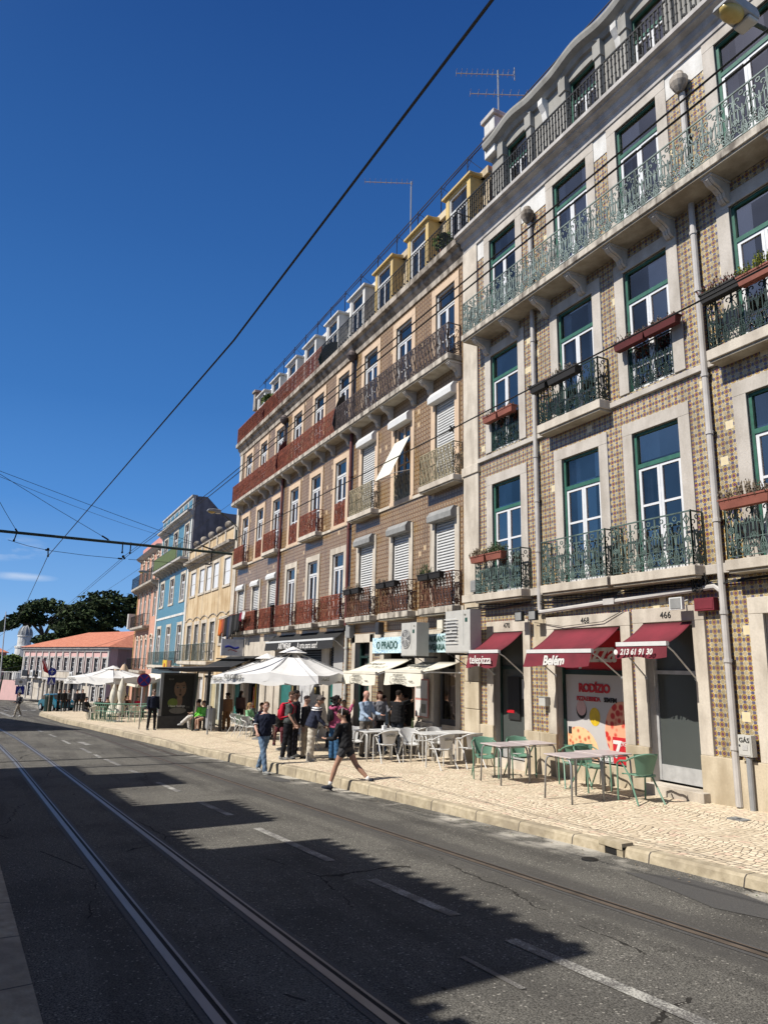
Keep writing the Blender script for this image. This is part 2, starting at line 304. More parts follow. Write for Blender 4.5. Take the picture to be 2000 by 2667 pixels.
# ---------------------------------------------------------------- mesh helpers
OFF={}
def link(o,parent=None):
    sc.collection.objects.link(o)
    if parent is not None: o.parent=parent
    return o
def tag(o,label=None,cat=None,group=None,kind=None):
    if label: o['label']=label
    if cat: o['category']=cat
    if group: o['group']=group
    if kind: o['kind']=kind
    return o
def thing(name,label,cat,loc=(0,0,0),rz=0,group=None):
    o=bpy.data.objects.new(name,None); o.empty_display_size=.2; link(o); o.location=loc; o.rotation_euler=(0,0,rz)
    OFF[o.name]=(Vector(loc),rz); return tag(o,label,cat,group)
class MB:
    def __init__(s): s.v=[]; s.f=[]; s.m=[]; s.names=[]
    def mi(s,name):
        if name not in s.names: s.names.append(name)
        return s.names.index(name)
    def add(s,vs,fs,mat):
        b=len(s.v); k=s.mi(mat); s.v.extend(vs)
        for f in fs: s.f.append(tuple(b+i for i in f)); s.m.append(k)
        return s
    def box(s,x0,x1,y0,y1,z0,z1,mat):
        return s.add([(x0,y0,z0),(x1,y0,z0),(x1,y1,z0),(x0,y1,z0),(x0,y0,z1),(x1,y0,z1),(x1,y1,z1),(x0,y1,z1)],
          [(0,3,2,1),(4,5,6,7),(0,1,5,4),(1,2,6,5),(2,3,7,6),(3,0,4,7)],mat)
    def quad(s,a,b,c,d,mat): return s.add([a,b,c,d],[(0,1,2,3)],mat)
    def prism(s,poly,axis,a,b,mat):
        """extrude a 2D polygon; axis 0/1/2 = extrusion axis"""
        n=len(poly)
        def P(p,t):
            if axis==0: return (t,p[0],p[1])
            if axis==1: return (p[0],t,p[1])
            return (p[0],p[1],t)
        vs=[P(p,a) for p in poly]+[P(p,b) for p in poly]
        fs=[tuple(range(n))[::-1],tuple(range(n,2*n))]+[(i,(i+1)%n,n+(i+1)%n,n+i) for i in range(n)]
        return s.add(vs,fs,mat)
    def tube(s,pts,r,mat,n=6,cap=True,closed=False):
        pts=[Vector(p) for p in pts]; N=len(pts); rs=r if isinstance(r,(list,tuple)) else [r]*N
        vs=[];fs=[]; up=Vector((0,0,1)); prev=None
        for i,p in enumerate(pts):
            a=pts[i-1] if (i>0 or closed) else p; b=pts[(i+1)%N] if (i<N-1 or closed) else p
            t=(b-a); t=t.normalized() if t.length>1e-9 else Vector((0,0,1))
            if prev is None: u=t.cross(up if abs(t.z)<.95 else Vector((1,0,0))).normalized()
            else:
                u=(prev-t*prev.dot(t)); u=u.normalized() if u.length>1e-6 else t.orthogonal().normalized()
            prev=u; w_=t.cross(u)
            for k in range(n):
                an=2*PI*(k+.5)/n; vs.append(tuple(p+u*(math.cos(an)*rs[i])+w_*(math.sin(an)*rs[i])))
        for i in range(N-1 if not closed else N):
            for k in range(n):
                a=i*n+k; b=i*n+(k+1)%n; j=(i+1)%N; fs.append((a,b,j*n+(k+1)%n,j*n+k))
        if cap and not closed: fs.append(tuple(range(n))[::-1]); fs.append(tuple((N-1)*n+k for k in range(n)))
        return s.add(vs,fs,mat)
    def lathe(s,prof,c,mat,n=16,axis=2):
        vs=[];fs=[]
        for r,z in prof:
            for k in range(n):
                a=2*PI*k/n; q=(r*math.cos(a),r*math.sin(a))
                p=(c[0]+q[0],c[1]+q[1],c[2]+z) if axis==2 else ((c[0]+q[0],c[1]+z,c[2]+q[1]) if axis==1 else (c[0]+z,c[1]+q[0],c[2]+q[1]))
                vs.append(p)
        for i in range(len(prof)-1):
            for k in range(n):
                fs.append((i*n+k,i*n+(k+1)%n,(i+1)*n+(k+1)%n,(i+1)*n+k))
        fs.append(tuple(range(n))[::-1]); fs.append(tuple((len(prof)-1)*n+k for k in range(n)))
        return s.add(vs,fs,mat)
    def ball(s,c,r,mat,n=10,m_=7,sq=(1,1,1)):
        vs=[];fs=[]
        for i in range(m_+1):
            a=PI*i/m_
            for k in range(n): b=2*PI*k/n; vs.append((c[0]+r*sq[0]*math.sin(a)*math.cos(b),c[1]+r*sq[1]*math.sin(a)*math.sin(b),c[2]-r*sq[2]*math.cos(a)))
        for i in range(m_):
            for k in range(n): fs.append((i*n+k,i*n+(k+1)%n,(i+1)*n+(k+1)%n,(i+1)*n+k))
        return s.add(vs,fs,mat)
    def sheet(s,grid,mat,th=0):
        """grid[i][j] of points -> surface (optionally doubled)"""
        a=len(grid); b=len(grid[0]); vs=[tuple(p) for r_ in grid for p in r_]
        fs=[(i*b+j,i*b+j+1,(i+1)*b+j+1,(i+1)*b+j) for i in range(a-1) for j in range(b-1)]
        if th:
            n=len(vs); vs=vs+[(p[0],p[1],p[2]-th) for p in vs]; fs=fs+[tuple(n+i for i in f[::-1]) for f in fs]
            ed=[i*b for i in range(a)]+[(a-1)*b+j for j in range(1,b)]+[i*b+b-1 for i in range(a-2,-1,-1)]+[j for j in range(b-2,0,-1)]
            for k in range(len(ed)):
                p,q=ed[k],ed[(k+1)%len(ed)]; fs.append((p,q,n+q,n+p))
        return s.add(vs,fs,mat)
    def build(s,name,parent=None,label=None,smooth=False,local=False,bevel=0):
        me=bpy.data.meshes.new(name); off=Vector((0,0,0)); rz=0
        if parent is not None and not local: off,rz=OFF[parent.name]
        vs=s.v
        if parent is not None and not local:
            c_,s_=math.cos(-rz),math.sin(-rz)
            vs=[((x-off.x)*c_-(y-off.y)*s_,(x-off.x)*s_+(y-off.y)*c_,z-off.z) for x,y,z in s.v]
        me.from_pydata(vs,[],s.f)
        for n_ in s.names: me.materials.append(M[n_] if n_ in M else None)
        if s.f: me.polygons.foreach_set('material_index',s.m)
        if smooth: me.polygons.foreach_set('use_smooth',[True]*len(s.f))
        me.update(); o=bpy.data.objects.new(name,me); link(o,parent); OFF[o.name]=(off,rz)
        if bevel:
            b=o.modifiers.new('bevel','BEVEL'); b.width=bevel; b.segments=2; b.limit_method='ANGLE'
        if label: o['label']=label
        return o
def top(mb,name,label,cat,group=None,kind=None,smooth=False,bevel=0):
    """a thing made of one mesh: origin at its base centre"""
    vs=mb.v; xs=[p[0] for p in vs]; ys=[p[1] for p in vs]; zmin=min(p[2] for p in vs)
    c=Vector(((min(xs)+max(xs))/2,(min(ys)+max(ys))/2,zmin)); mb.v=[(x-c.x,y-c.y,z-c.z) for x,y,z in vs]
    o=mb.build(name,smooth=smooth,bevel=bevel); o.location=c; OFF[o.name]=(c,0); return tag(o,label,cat,group,kind)
def dup(o,loc=None,rz=None,label=None):
    def cp(x,par):
        c=x.copy(); sc.collection.objects.link(c)
        if par is not None: c.parent=par
        for ch in list(x.children): cp(ch,c)
        return c
    c=cp(o,None)
    if loc is not None: c.location=loc
    if rz is not None: c.rotation_euler=(0,0,rz)
    if label: c['label']=label
    OFF[c.name]=(Vector(c.location),rz or 0)
    return c
def text(s,size,mat,shear=0,extr=.004,spx=1.0,bold=0):
    cu=bpy.data.curves.new('lettering','FONT'); cu.body=s; cu.size=size; cu.shear=shear; cu.extrude=extr; cu.align_x='CENTER'; cu.align_y='CENTER'; cu.space_character=spx; cu.offset=bold; cu.resolution_u=3
    o=bpy.data.objects.new('lettering',cu); sc.collection.objects.link(o); dg=bpy.context.evaluated_depsgraph_get()
    me=bpy.data.meshes.new_from_object(o.evaluated_get(dg)); bpy.data.objects.remove(o)
    me.materials.clear(); me.materials.append(M[mat]); return me
def put_text(s,size,mat,parent,p,right=(1,0,0),up=(0,0,1),**k):
    """text facing -Y by default; p centre in world space"""
    me=text(s,size,mat,**k); wx=k.get('wx',1)
    r=Vector(right).normalized(); u=Vector(up).normalized(); n=r.cross(u)
    off,rz=OFF[parent.name] if parent is not None else (Vector(),0)
    q=Matrix.Translation(Vector(p))@Matrix((r,u,n)).transposed().to_4x4()
    if parent is not None: q=(Matrix.Translation(off)@Matrix.Rotation(rz,4,'Z')).inverted()@q
    me.transform(q); o=bpy.data.objects.new('lettering',me); link(o,parent); OFF[o.name]=(off,rz); return o
# ---------------------------------------------------------------- ironwork
def spiral(cx,cy,r,a0,turn,n=9,k=.25):
    return [(cx+r*(1-(1-k)*i/n)*math.cos(a0+turn*i/n),cy+r*(1-(1-k)*i/n)*math.sin(a0+turn*i/n)) for i in range(n+1)]
def ring(cx,cy,r,n=7): return [(cx+r*math.cos(2*PI*i/n),cy+r*math.sin(2*PI*i/n)) for i in range(n+1)]
def mod_scroll(w,h,rnd):
    L=[]; c=w/2
    for sg in (-1,1):
        q=[(c+sg*x,y) for x,y in spiral(.082,h*.79,.07,-1.2,5.6)]; L.append(q)
        L.append([(c+sg*.012,h*.40),(c+sg*.02,h*.52),(c+sg*.07,h*.62),(c+sg*.10,h*.70)])
        L.append([(c+sg*w*.28,h*.30),(c+sg*w*.28,h*.60)])
        L.append([(c+sg*w*.47,h*.28),(c+sg*w*.47,h*.97)])
        L.append([(c+sg*x,y) for x,y in spiral(.09,h*.12,.05,1.5,5.5,8)])
        L.append([(c+sg*x,y) for x,y in spiral(.10,h*.245,.045,-1.5,5,7)])
        L.append([(c+sg*.02,h*.02),(c+sg*.05,h*.2),(c+sg*.02,h*.3)])
        L.append([(c+sg*x,y) for x,y in spiral(.045,h*.56,.032,.5,4.5,6)]); L.append([(c+sg*x,y) for x,y in spiral(.135,h*.60,.025,2,4.5,6)]); L.append(ring(c+sg*.125,h*.18,.026,6)); L.append([(c+sg*.15,h*.3),(c+sg*.11,h*.36),(c+sg*.15,h*.44)])
        L.append([(c+sg*x,y) for x,y in spiral(.05,h*.07,.03,0,5,6)])
    L.append([(c,h*.02),(c,h*.66)]); L.append(ring(c,h*.17,.035)); L.append(ring(c,h*.9,.04))
    return L
def mod_medal(w,h,rnd):
    L=[[(0,0),(0,h)],[(w,0),(w,h)]]; c=w/2
    L.append(ring(c,h*.48,.055)); L.append(ring(c,h*.48,.025,6))
    for sg in (-1,1):
        L.append([(c+sg*x,y) for x,y in spiral(.035,h*.68,.035,0,5,8)]); L.append([(c+sg*x,y) for x,y in spiral(.035,h*.27,.035,0,-5,8)])
        L.append([(c,h*.1),(c+sg*.06,h*.16),(c,h*.24)]); L.append([(c,h*.76),(c+sg*.06,h*.86),(c,h*.94)])
    L.append([(c,h*.02),(c,h*.42)]); L.append([(c,h*.55),(c,h*.97)]); return L
def mod_wavy(w,h,rnd):
    L=[]
    for k,sx in enumerate((w*.2,w*.55,w*.9)):
        ph=k*2.1; L.append([(sx+.022*math.sin(ph+i*1.25),h*i/9) for i in range(10)])
    L.append(ring(w*.38,h*.90,.035,6)); L.append(spiral(w*.7,h*.78,.035,0,5,6)); L.append(spiral(w*.35,h*.12,.04,1,5,6)); L.append(ring(w*.75,h*.15,.035,6)); L.append(ring(w*.1,h*.45,.028,6)); L.append(ring(w*.75,h*.5,.028,6))
    return L
def mod_bars(w,h,rnd):
    L=[[(w*.25,h*.0),(w*.25,h)],[(w*.75,0),(w*.75,h)]]
    for sx in (.25,.75):
        for hh in (.35,.62,.85): L.append([(w*sx-.028,h*hh),(w*sx+.028,h*hh)])
    L.append([(w*.25+x,y) for x,y in spiral(.05,h*.12,.045,PI,-5,6)]); return L
def mod_plain(w,h,rnd): return [[(w*.5,0),(w*.5,h)]]
MODS={'scroll':(mod_scroll,.32,.0112),'wavy':(mod_wavy,.18,.0125),'bars':(mod_bars,.22,.0145),'plain':(mod_plain,.20,.013)}
def rail_run(mb,p0,p1,z0,h,style,mat,ends=True,top_r=.018,k_=1.0):
    p0=Vector((*p0,0)); p1=Vector((*p1,0)); D=(p1-p0); Ln=D.length; D.normalize()
    fn,w_,r=MODS[style]; r*=k_
    def P(s_,t_): q=p0+D*s_; return (q.x,q.y,z0+t_)
    def st(L,s0,rr):
        for poly in L: mb.tube([P(s0+a,b) for a,b in poly],rr,mat,4,False)
    mb.tube([P(0,h),P(Ln,h)],top_r,mat,4); mb.tube([P(0,.03),P(Ln,.03)],.011,mat,4)
    if style=='scroll': mb.tube([P(0,h*.33),P(Ln,h*.33)],.007,mat,4)
    s0=0; e=.0
    if style=='scroll' and Ln>.9 and ends:
        e=.20; st(mod_medal(.17,h,0),.015,r); st(mod_medal(.17,h,0),Ln-.185,r)
    n=max(1,round((Ln-2*e)/w_)); ww=(Ln-2*e)/n
    L=fn(ww,h,random)
    for i in range(n):
        st(L,e+i*ww,r)
        if style=='scroll' and ends and Ln>5 and i%4==3: st([[(0,0),(0,h)]],e+i*ww,.014)
    for s_ in (0,Ln): mb.tube([P(s_,0),P(s_,h+.02)],.014,mat,4)
def balcony(root,x0,x1,Y,proj,zt,th,style,iron,slab='slab_stone',h=.93,brk=None,lab=None,back=0,iron_split=None,side_style=None):
    yo=Y-proj; b=MB()
    b.box(x0,x1,yo,Y-.002,zt-th,zt,slab)
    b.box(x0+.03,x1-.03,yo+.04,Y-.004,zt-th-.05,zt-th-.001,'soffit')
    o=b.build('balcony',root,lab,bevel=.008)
    e=.04
    segs=[(x0+e,x1-e,iron)] if not iron_split else [(x0+e,iron_split[0],iron_split[1]),(iron_split[0]+.01,x1-e,iron)]
    for a,c,mm in segs:
        g=MB(); rail_run(g,(a,yo+e),(c,yo+e),zt+.02,h,style,mm,k_=1.25 if x1-x0>10 and style=='scroll' else 1.0)
        if a==x0+e: rail_run(g,(x0+e,yo+e),(x0+e,Y-.03),zt+.02,h,side_style or style,mm,False)
        if c==x1-e: rail_run(g,(x1-e,yo+e),(x1-e,Y-.03),zt+.02,h,side_style or style,mm,False)
        g.build('railing',o)
    if brk:
        for bx in brk:
            g=MB()
            pr=proj*.82; z=zt-th-.05
            prof=[(Y,z),(Y-pr,z),(Y-pr,z-.08),(Y-pr*.82,z-.16),(Y-pr*.55,z-.20),(Y-pr*.35,z-.27),(Y-pr*.3,z-.36),(Y-pr*.18,z-.42),(Y,z-.44)]
            for k in (-1,0,1): g.prism([(a_,c_+(.012 if k else 0)) for a_,c_ in prof],0,bx+k*.06-.026,bx+k*.06+.026,'stone')
            g.box(bx-.11,bx+.11,Y-pr-.02,Y,z-.04,z-.001,'stone')
            g.build('bracket',o)
    return o
# ---------------------------------------------------------------- walls and windows
def wall(root,x0,x1,z0,z1,Y,holes,mat,name='wall',depth=.22,reveal='stone',label=None,bands=None):
    """holes: (x0,x1,z0,z1). One skin with real openings and reveals"""
    xs=sorted({x0,x1}|{a for h in holes for a in h[:2]}); zs_=sorted({z0,z1}|{a for h in holes for a in h[2:]})
    xs=[a for a in xs if x0<=a<=x1]; zs_=[a for a in zs_ if z0<=a<=z1]
    mb=MB()
    for i in range(len(xs)-1):
        for j in range(len(zs_)-1):
            cx=(xs[i]+xs[i+1])/2; cz=(zs_[j]+zs_[j+1])/2
            if any(h[0]<cx<h[1] and h[2]<cz<h[3] for h in holes): continue
            mb.quad((xs[i],Y,zs_[j]),(xs[i+1],Y,zs_[j]),(xs[i+1],Y,zs_[j+1]),(xs[i],Y,zs_[j+1]),mat)
    for a,b,c,d in holes:
        y2=Y+depth
        mb.quad((a,Y,c),(a,y2,c),(a,y2,d),(a,Y,d),reveal); mb.quad((b,Y,c),(b,Y,d),(b,y2,d),(b,y2,c),reveal)
        mb.quad((a,Y,d),(a,y2,d),(b,y2,d),(b,Y,d),reveal); mb.quad((a,Y,c),(b,Y,c),(b,y2,c),(a,y2,c),reveal)
    return mb.build(name,root,label)
def surround(win,x0,x1,z0,z1,Y,w_=.25,mat='stone',proud=.03,sill=True,wt=None,full=False,sillmat=None):
    g=MB(); wt=wt or w_; y0=Y-proud; y1=Y+.03
    g.box(x0-w_,x0,y0,y1,z0,z1,mat); g.box(x1,x1+w_,y0,y1,z0,z1,mat); g.box(x0-w_,x1+w_,y0-.003,y1,z1,z1+wt,mat)
    if sill: g.box(x0-w_,x1+w_,y0-.03,y1,z0-.14,z0,sillmat or mat)
    return g.build('window_surround',win,bevel=.006)
def window(root,x0,x1,z0,z1,Y,casing='green_paint',sash='white_paint',trans=.66,bar=None,rec=.085,cw=.055,leafs=2,cur=0,name='window',lab=None,grid=None,room=True,sw=.06):
    y=Y+rec; g=MB(); zt=z1-trans if trans else z1
    g.box(x0,x0+cw,y-.04,y+.04,z0,z1,casing); g.box(x1-cw,x1,y-.04,y+.04,z0,z1,casing)
    g.box(x0+cw,x1-cw,y-.04,y+.04,z1-cw,z1,casing)
    if trans: g.box(x0+cw,x1-cw,y-.045,y+.04,zt-.085,zt,casing)
    o=g.build(name,root,lab)
    s=MB(); a=x0+cw; b=x1-cw; zt2=(zt-.085) if trans else z1-cw; W=(b-a)/leafs
    for k in range(leafs):
        l=a+k*W+.002; r=a+(k+1)*W-.002
        s.box(l,l+sw,y-.025,y+.02,z0,zt2,sash); s.box(r-sw,r,y-.025,y+.02,z0,zt2,sash)
        s.box(l+sw,r-sw,y-.025,y+.02,zt2-sw,zt2,sash); s.box(l+sw,r-sw,y-.025,y+.02,z0,z0+sw*1.6,sash)
        if bar: s.box(l+sw,r-sw,y-.02,y+.015,z0+bar,z0+bar+.045,sash)
        if grid:
            for q in range(1,grid[1]): zz=z0+(zt2-z0)*q/grid[1]; s.box(l+sw,r-sw,y-.018,y+.012,zz-.015,zz+.015,sash)
            for q in range(1,grid[0]): xx=l+(r-l)*q/grid[0]; s.box(xx-.012,xx+.012,y-.017,y+.011,z0+sw,zt2-sw,sash)
    s.build('sash',o)
    p=MB(); p.quad((a,y+.003,z0),(b,y+.003,z0),(b,y+.003,z1-cw),(a,y+.003,z1-cw),'pane'); p.build('pane',o)
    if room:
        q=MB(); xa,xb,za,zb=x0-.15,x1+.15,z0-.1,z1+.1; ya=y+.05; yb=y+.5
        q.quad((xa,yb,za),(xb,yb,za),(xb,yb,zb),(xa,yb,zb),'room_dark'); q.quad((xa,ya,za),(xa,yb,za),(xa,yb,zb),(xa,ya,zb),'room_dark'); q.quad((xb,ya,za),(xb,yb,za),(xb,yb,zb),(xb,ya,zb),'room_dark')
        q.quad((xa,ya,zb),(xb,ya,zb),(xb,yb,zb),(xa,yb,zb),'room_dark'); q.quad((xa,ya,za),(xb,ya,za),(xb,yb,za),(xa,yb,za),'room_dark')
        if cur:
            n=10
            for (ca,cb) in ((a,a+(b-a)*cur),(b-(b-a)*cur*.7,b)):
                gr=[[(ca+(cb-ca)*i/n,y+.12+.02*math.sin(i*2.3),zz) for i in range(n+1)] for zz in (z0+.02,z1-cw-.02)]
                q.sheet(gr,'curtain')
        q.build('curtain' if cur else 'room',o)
    return o
def shutter_window(root,x0,x1,z0,z1,Y,box=None,zb=None,boxmat='shutter',surr='stone_peach',boxh=.34,proj=.24):
    y=Y+.08; g=MB(); zb=z0 if zb is None else zb
    n=int((z1-zb)/.085)
    for k in range(n):
        z=z1-(k+1)*.085
        g.prism([(y,z+.018),(y-.04,z+.030),(y-.036,z+.07),(y,z+.083)],0,x0+.05,x1-.05,'shutter')
    g.box(x0+.05,x1-.05,y+.002,y+.02,zb,z1,'grey_metal'); g.box(x0,x0+.05,y-.03,y+.02,z0,z1,'white_metal'); g.box(x1-.05,x1,y-.03,y+.02,z0,z1,'white_metal')
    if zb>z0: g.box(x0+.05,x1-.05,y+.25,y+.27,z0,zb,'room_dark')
    o=g.build('window',root)
    if box:
        h=MB(); a,b=z1-.05,z1+boxh-.05; h.prism([(Y,a),(Y-proj,a+.02),(Y-proj-.01,a+boxh*.55),(Y-proj*.6,b),(Y,b)],0,x0-.12,x1+.12,boxmat); h.build('shutter_box',o,bevel=.01)
    if surr: surround(o,x0,x1,z0,z1+ (boxh-.1 if box=='in' else .0),Y,.24,surr,.04,False)
    return o
def cornice(root,x0,x1,Y,prof,mat,name='cornice',ends=True,label=None):
    g=MB(); g.prism([(Y-a,z) for a,z in prof],0,x0,x1,mat); return g.build(name,root,label)
def pipe(root,x,Y,z0,z1,r,mat,joints=(),head=False,name='drainpipe'):
    g=MB(); g.tube([(x,Y-r-.03,z0),(x,Y-r-.03,z1)],r,mat,10)
    for z in joints: g.tube([(x,Y-r-.03,z-.03),(x,Y-r-.03,z+.03)],r*1.25,mat,10); g.box(x-r*1.5,x+r*1.5,Y-r-.03,Y,z-.012,z+.012,'dark_metal')
    if head: g.lathe([(r,0),(r*2.2,.10),(r*3,.2),(r*3.1,.3),(r*2.2,.36),(r*1.6,.45)],(x,Y-r-.1,z1-.02),mat if head is True else head,12)
    return g.build(name,root,smooth=False)
# ================================================================ GROUND
def strip(name,rows,mat,kind='structure'):
    g=MB(); g.sheet(rows,mat); o=g.build(name); o['kind']=kind; return o
xs_=[-400,-300,-200,-160,-130,-115,-100,-90,-80,-75,-70,-66,-64,-60,-56,-50,-47,-44,-40,-37,-34,-31,-28.3,-26,-24.7,-23,-20,-18,-16,-14.5,-13,-10,-8,-6,-4.9,0,4,12]
g=MB(); g.sheet([[(x,y,zr(x)-.02-(.25 if abs(y)>120 else 0)) for y in (-400,-120,-40,-12,-3,12,40,120,400)] for x in xs_],'ground_earth'); o=g.build('ground'); o['kind']='structure'
strip('road',[[(x,y,zr(x)) for y in (lerp(x,LK)-.02,lerp(x,LK)+2,3,max(4,ky(x)-1.2),ky(x)+.02 if x>-64 else 14)] for x in xs_ if x>-131],'asphalt')
# side street mouth beyond the terrace and the pavement in front of the pink palace
strip('side_street',[[(x,y,zr(x)+.004) for y in (2.6,8,14,22,30)] for x in (-84,-80,-75,-70,-64.6)],'asphalt')
def sidewalk_rows(xa):
    out=[]
    for x in xa:
        k=ky(x); out.append([(x,k+.16,zs(x,k)),(x,k+1,zs(x,k+1)),(x,(k+11)/2,zs(x,8.5)),(x,11.3,zs(x,11))])
    return out
sx_=[x for x in xs_ if -64.1<x<=12]
strip('pavement',sidewalk_rows(sx_),'cobbles')
g=MB()
for x0,x1 in zip(sx_,sx_[1:]):
    a,b=ky(x0),ky(x1)
    for (d0,d1,h0,h1) in ((0,0,-.05,1),(0,.17,1,1)):
        if d0==d1: g.quad((x0,a,zr(x0)-.02),(x1,b,zr(x1)-.02),(x1,b+.02,zr(x1)+hk(x1)-.02),(x0,a+.02,zr(x0)+hk(x0)-.02),'kerb_stone')
        else:
            g.quad((x0,a+.02,zr(x0)+hk(x0)-.02),(x1,b+.02,zr(x1)+hk(x1)-.02),(x1,b+.05,zs(x1,b)+.004),(x0,a+.05,zs(x0,a)+.004),'kerb_stone')
            g.quad((x0,a+.05,zs(x0,a)+.004),(x1,b+.05,zs(x1,b)+.004),(x1,b+.20,zs(x1,b)+.006),(x0,a+.20,zs(x0,a)+.006),'kerb_stone')
g.quad((-64,2.6,zr(-64)-.02),(-64,11.3,zr(-64)-.02),(-64,11.3,zs(-64,11)),(-64,2.6,zs(-64,3)),'kerb_stone')
o=g.build('kerb'); o['kind']='structure'
# left pavement under the camera
lx=[-110,-90,-75,-60,-45,-34,-24.7,-15,-9.2,-5.2,0,4,12]
strip('near_pavement',[[(x,lerp(x,LK)-.2,zr(x)+.12),(x,lerp(x,LK)-1.2,zr(x)+.13),(x,lerp(x,LK)-4.5,zr(x)+.15)] for x in lx],'cobbles')
g=MB()
for x0,x1 in zip(lx,lx[1:]):
    a,b=lerp(x0,LK),lerp(x1,LK)
    g.quad((x0,a,zr(x0)-.02),(x1,b,zr(x1)-.02),(x1,b,zr(x1)+.12),(x0,a,zr(x0)+.12),'kerb_stone'); g.quad((x0,a,zr(x0)+.12),(x1,b,zr(x1)+.12),(x1,b-.22,zr(x1)+.125),(x0,a-.22,zr(x0)+.125),'kerb_stone')
o=g.build('near_kerb'); o['kind']='structure'
# tram rails
R3=[(-110,-3.2),(-75,-.1),(-51,2.05),(-41.8,2.88),(-30.4,3.9),(-24.6,4.38),(-4,5.33),(12,6.13)]
for nm,dy,mat in (('tram_rail',-3.93,'rail_steel'),('tram_rail',-3.03,'rail_steel'),('tram_rail',0,'rail_rust'),('tram_rail',.78,'rail_rust')):
    g=MB(); xs2=[-110,-90,-75,-60,-51,-41.8,-34,-30.4,-24.7,-15,-4.6,4,12]
    if dy==.78: xs2=[-110,-90,-75,-60,-51,-41.8,-34,-30.4,-24.7]
    for x0,x1 in zip(xs2,xs2[1:]):
        a,b=lerp(x0,R3)+dy,lerp(x1,R3)+dy
        for o0,o1,hh,mm in ((-.035,.03,.008,mat),(.03,.065,.004,'rail_groove'),(.065,.085,.008,mat),(-.09,-.035,.004,'asphalt_patch'),(.085,.13,.004,'asphalt_patch')):
            g.quad((x0,a+o0,zr(x0)+hh),(x1,b+o0,zr(x1)+hh),(x1,b+o1,zr(x1)+hh),(x0,a+o1,zr(x0)+hh),mm)
    o=g.build(nm); o['kind']='structure'
# painted dashes
g=MB()
def dash(x0,x1,y0,y1,w_=.12,h=.006):
    n=4
    for i in range(n):
        a=x0+(x1-x0)*i/n; b=x0+(x1-x0)*(i+1)/n; ya=y0+(y1-y0)*i/n; yb=y0+(y1-y0)*(i+1)/n
        g.quad((a,ya-w_/2,zr(a)+h),(b,yb-w_/2,zr(b)+h),(b,yb+w_/2,zr(b)+h),(a,ya+w_/2,zr(a)+h),'road_paint')
for x0,x1,y0,y1 in ((-32.2,-30.4,2.2,2.35),(-28.5,-26.6,2.58,2.72),(-26,-24.9,2.8,2.86),(-24.4,-22,2.93,3.05),(-20.6,-19.6,3.12,3.18),(-17.4,-15.6,3.27,3.36),(-14.0,-12.2,3.40,3.50),(-10.9,-8.4,3.53,3.66),(-7.4,-5.9,3.70,3.80),(-5.15,-3.0,3.84,3.98),(-36,-34,1.9,2.05),(-40,-38,1.55,1.72),(-2,0,4.02,4.1)): dash(x0,x1,y0,y1)
dash(-31.2,-29.6,2.75,2.95,.22); dash(-5.0,-4.3,3.28,3.31,.05)
dash(-70.8,-58.2,-.34,.53,.3); dash(-75,-73.5,-.2,2.4,.6)
for k in range(5): dash(-76.5-.1*k,-74-.1*k,-.6+k*.75,-.6+k*.75,.4)
o=g.build('road_marking'); o['kind']='structure'
# dark seam across the road, patches
g=MB(); g.quad((-24.75,-.5,zr(-24.75)+.01),(-24.6,-.5,zr(-24.6)+.01),(-24.6,6,zr(-24.6)+.01),(-24.75,6,zr(-24.75)+.01),'rail_groove'); o=g.build('road_seam'); o['kind']='structure'
g=MB()
def patch(pts): g.add([(x,y,zr(x)+.005) for x,y in pts],[tuple(range(len(pts)))],'asphalt_patch')
patch([(-6.4,6.35),(-5.9,6.75),(-5.2,6.72),(-4.6,6.55),(-3.9,6.6),(-3.6,6.45),(-4.3,6.25),(-5.0,6.05),(-5.6,6.2)])
patch([(-17.6,5.95),(-16.6,6.1),(-16.1,5.95),(-16.4,5.7),(-17.3,5.7)])
o=g.build('road_patch'); o['kind']='structure'
# storm drain in the kerb + little cover plates
g=MB(); x,y=-7.15,ky(-7.15); z=zr(x)
g.box(x-.2,x+.2,y-.03,y+.16,z+.09,z+.165,'kerb_stone'); g.box(x-.10,x+.10,y-.012,y+.1,z+.01,z+.09,'rail_groove'); g.box(x-.2,x-.10,y-.02,y+.1,z-.01,z+.12,'kerb_stone'); g.box(x+.10,x+.2,y-.02,y+.1,z-.01,z+.12,'kerb_stone')
top(g,'storm_drain','stone storm drain opening in the kerb','drain')
for x,y,hh,lab in ((-7.05,6.45,0,'small round iron cover in the road beside the storm drain'),(-4.75,6.72,0,'oval iron cover in the road at the right end of the kerb'),(-7.5,9.75,1,'small square inspection plate in the cobbles by the gas box')):
    g=MB(); z=(zs(x,y) if hh else zr(x)+.004)
    if hh: g.box(x-.13,x+.13,y-.1,y+.1,z-.01,z+.012,'box_grey'); g.box(x-.03,x+.03,y-.02,y+.02,z+.012,z+.018,'dark_metal')
    else: g.lathe([(.10,-.01),(.10,.006),(.085,.010),(.02,.010)],(x,y,z),'iron_black',14)
    top(g,'utility_cover',lab,'cover')
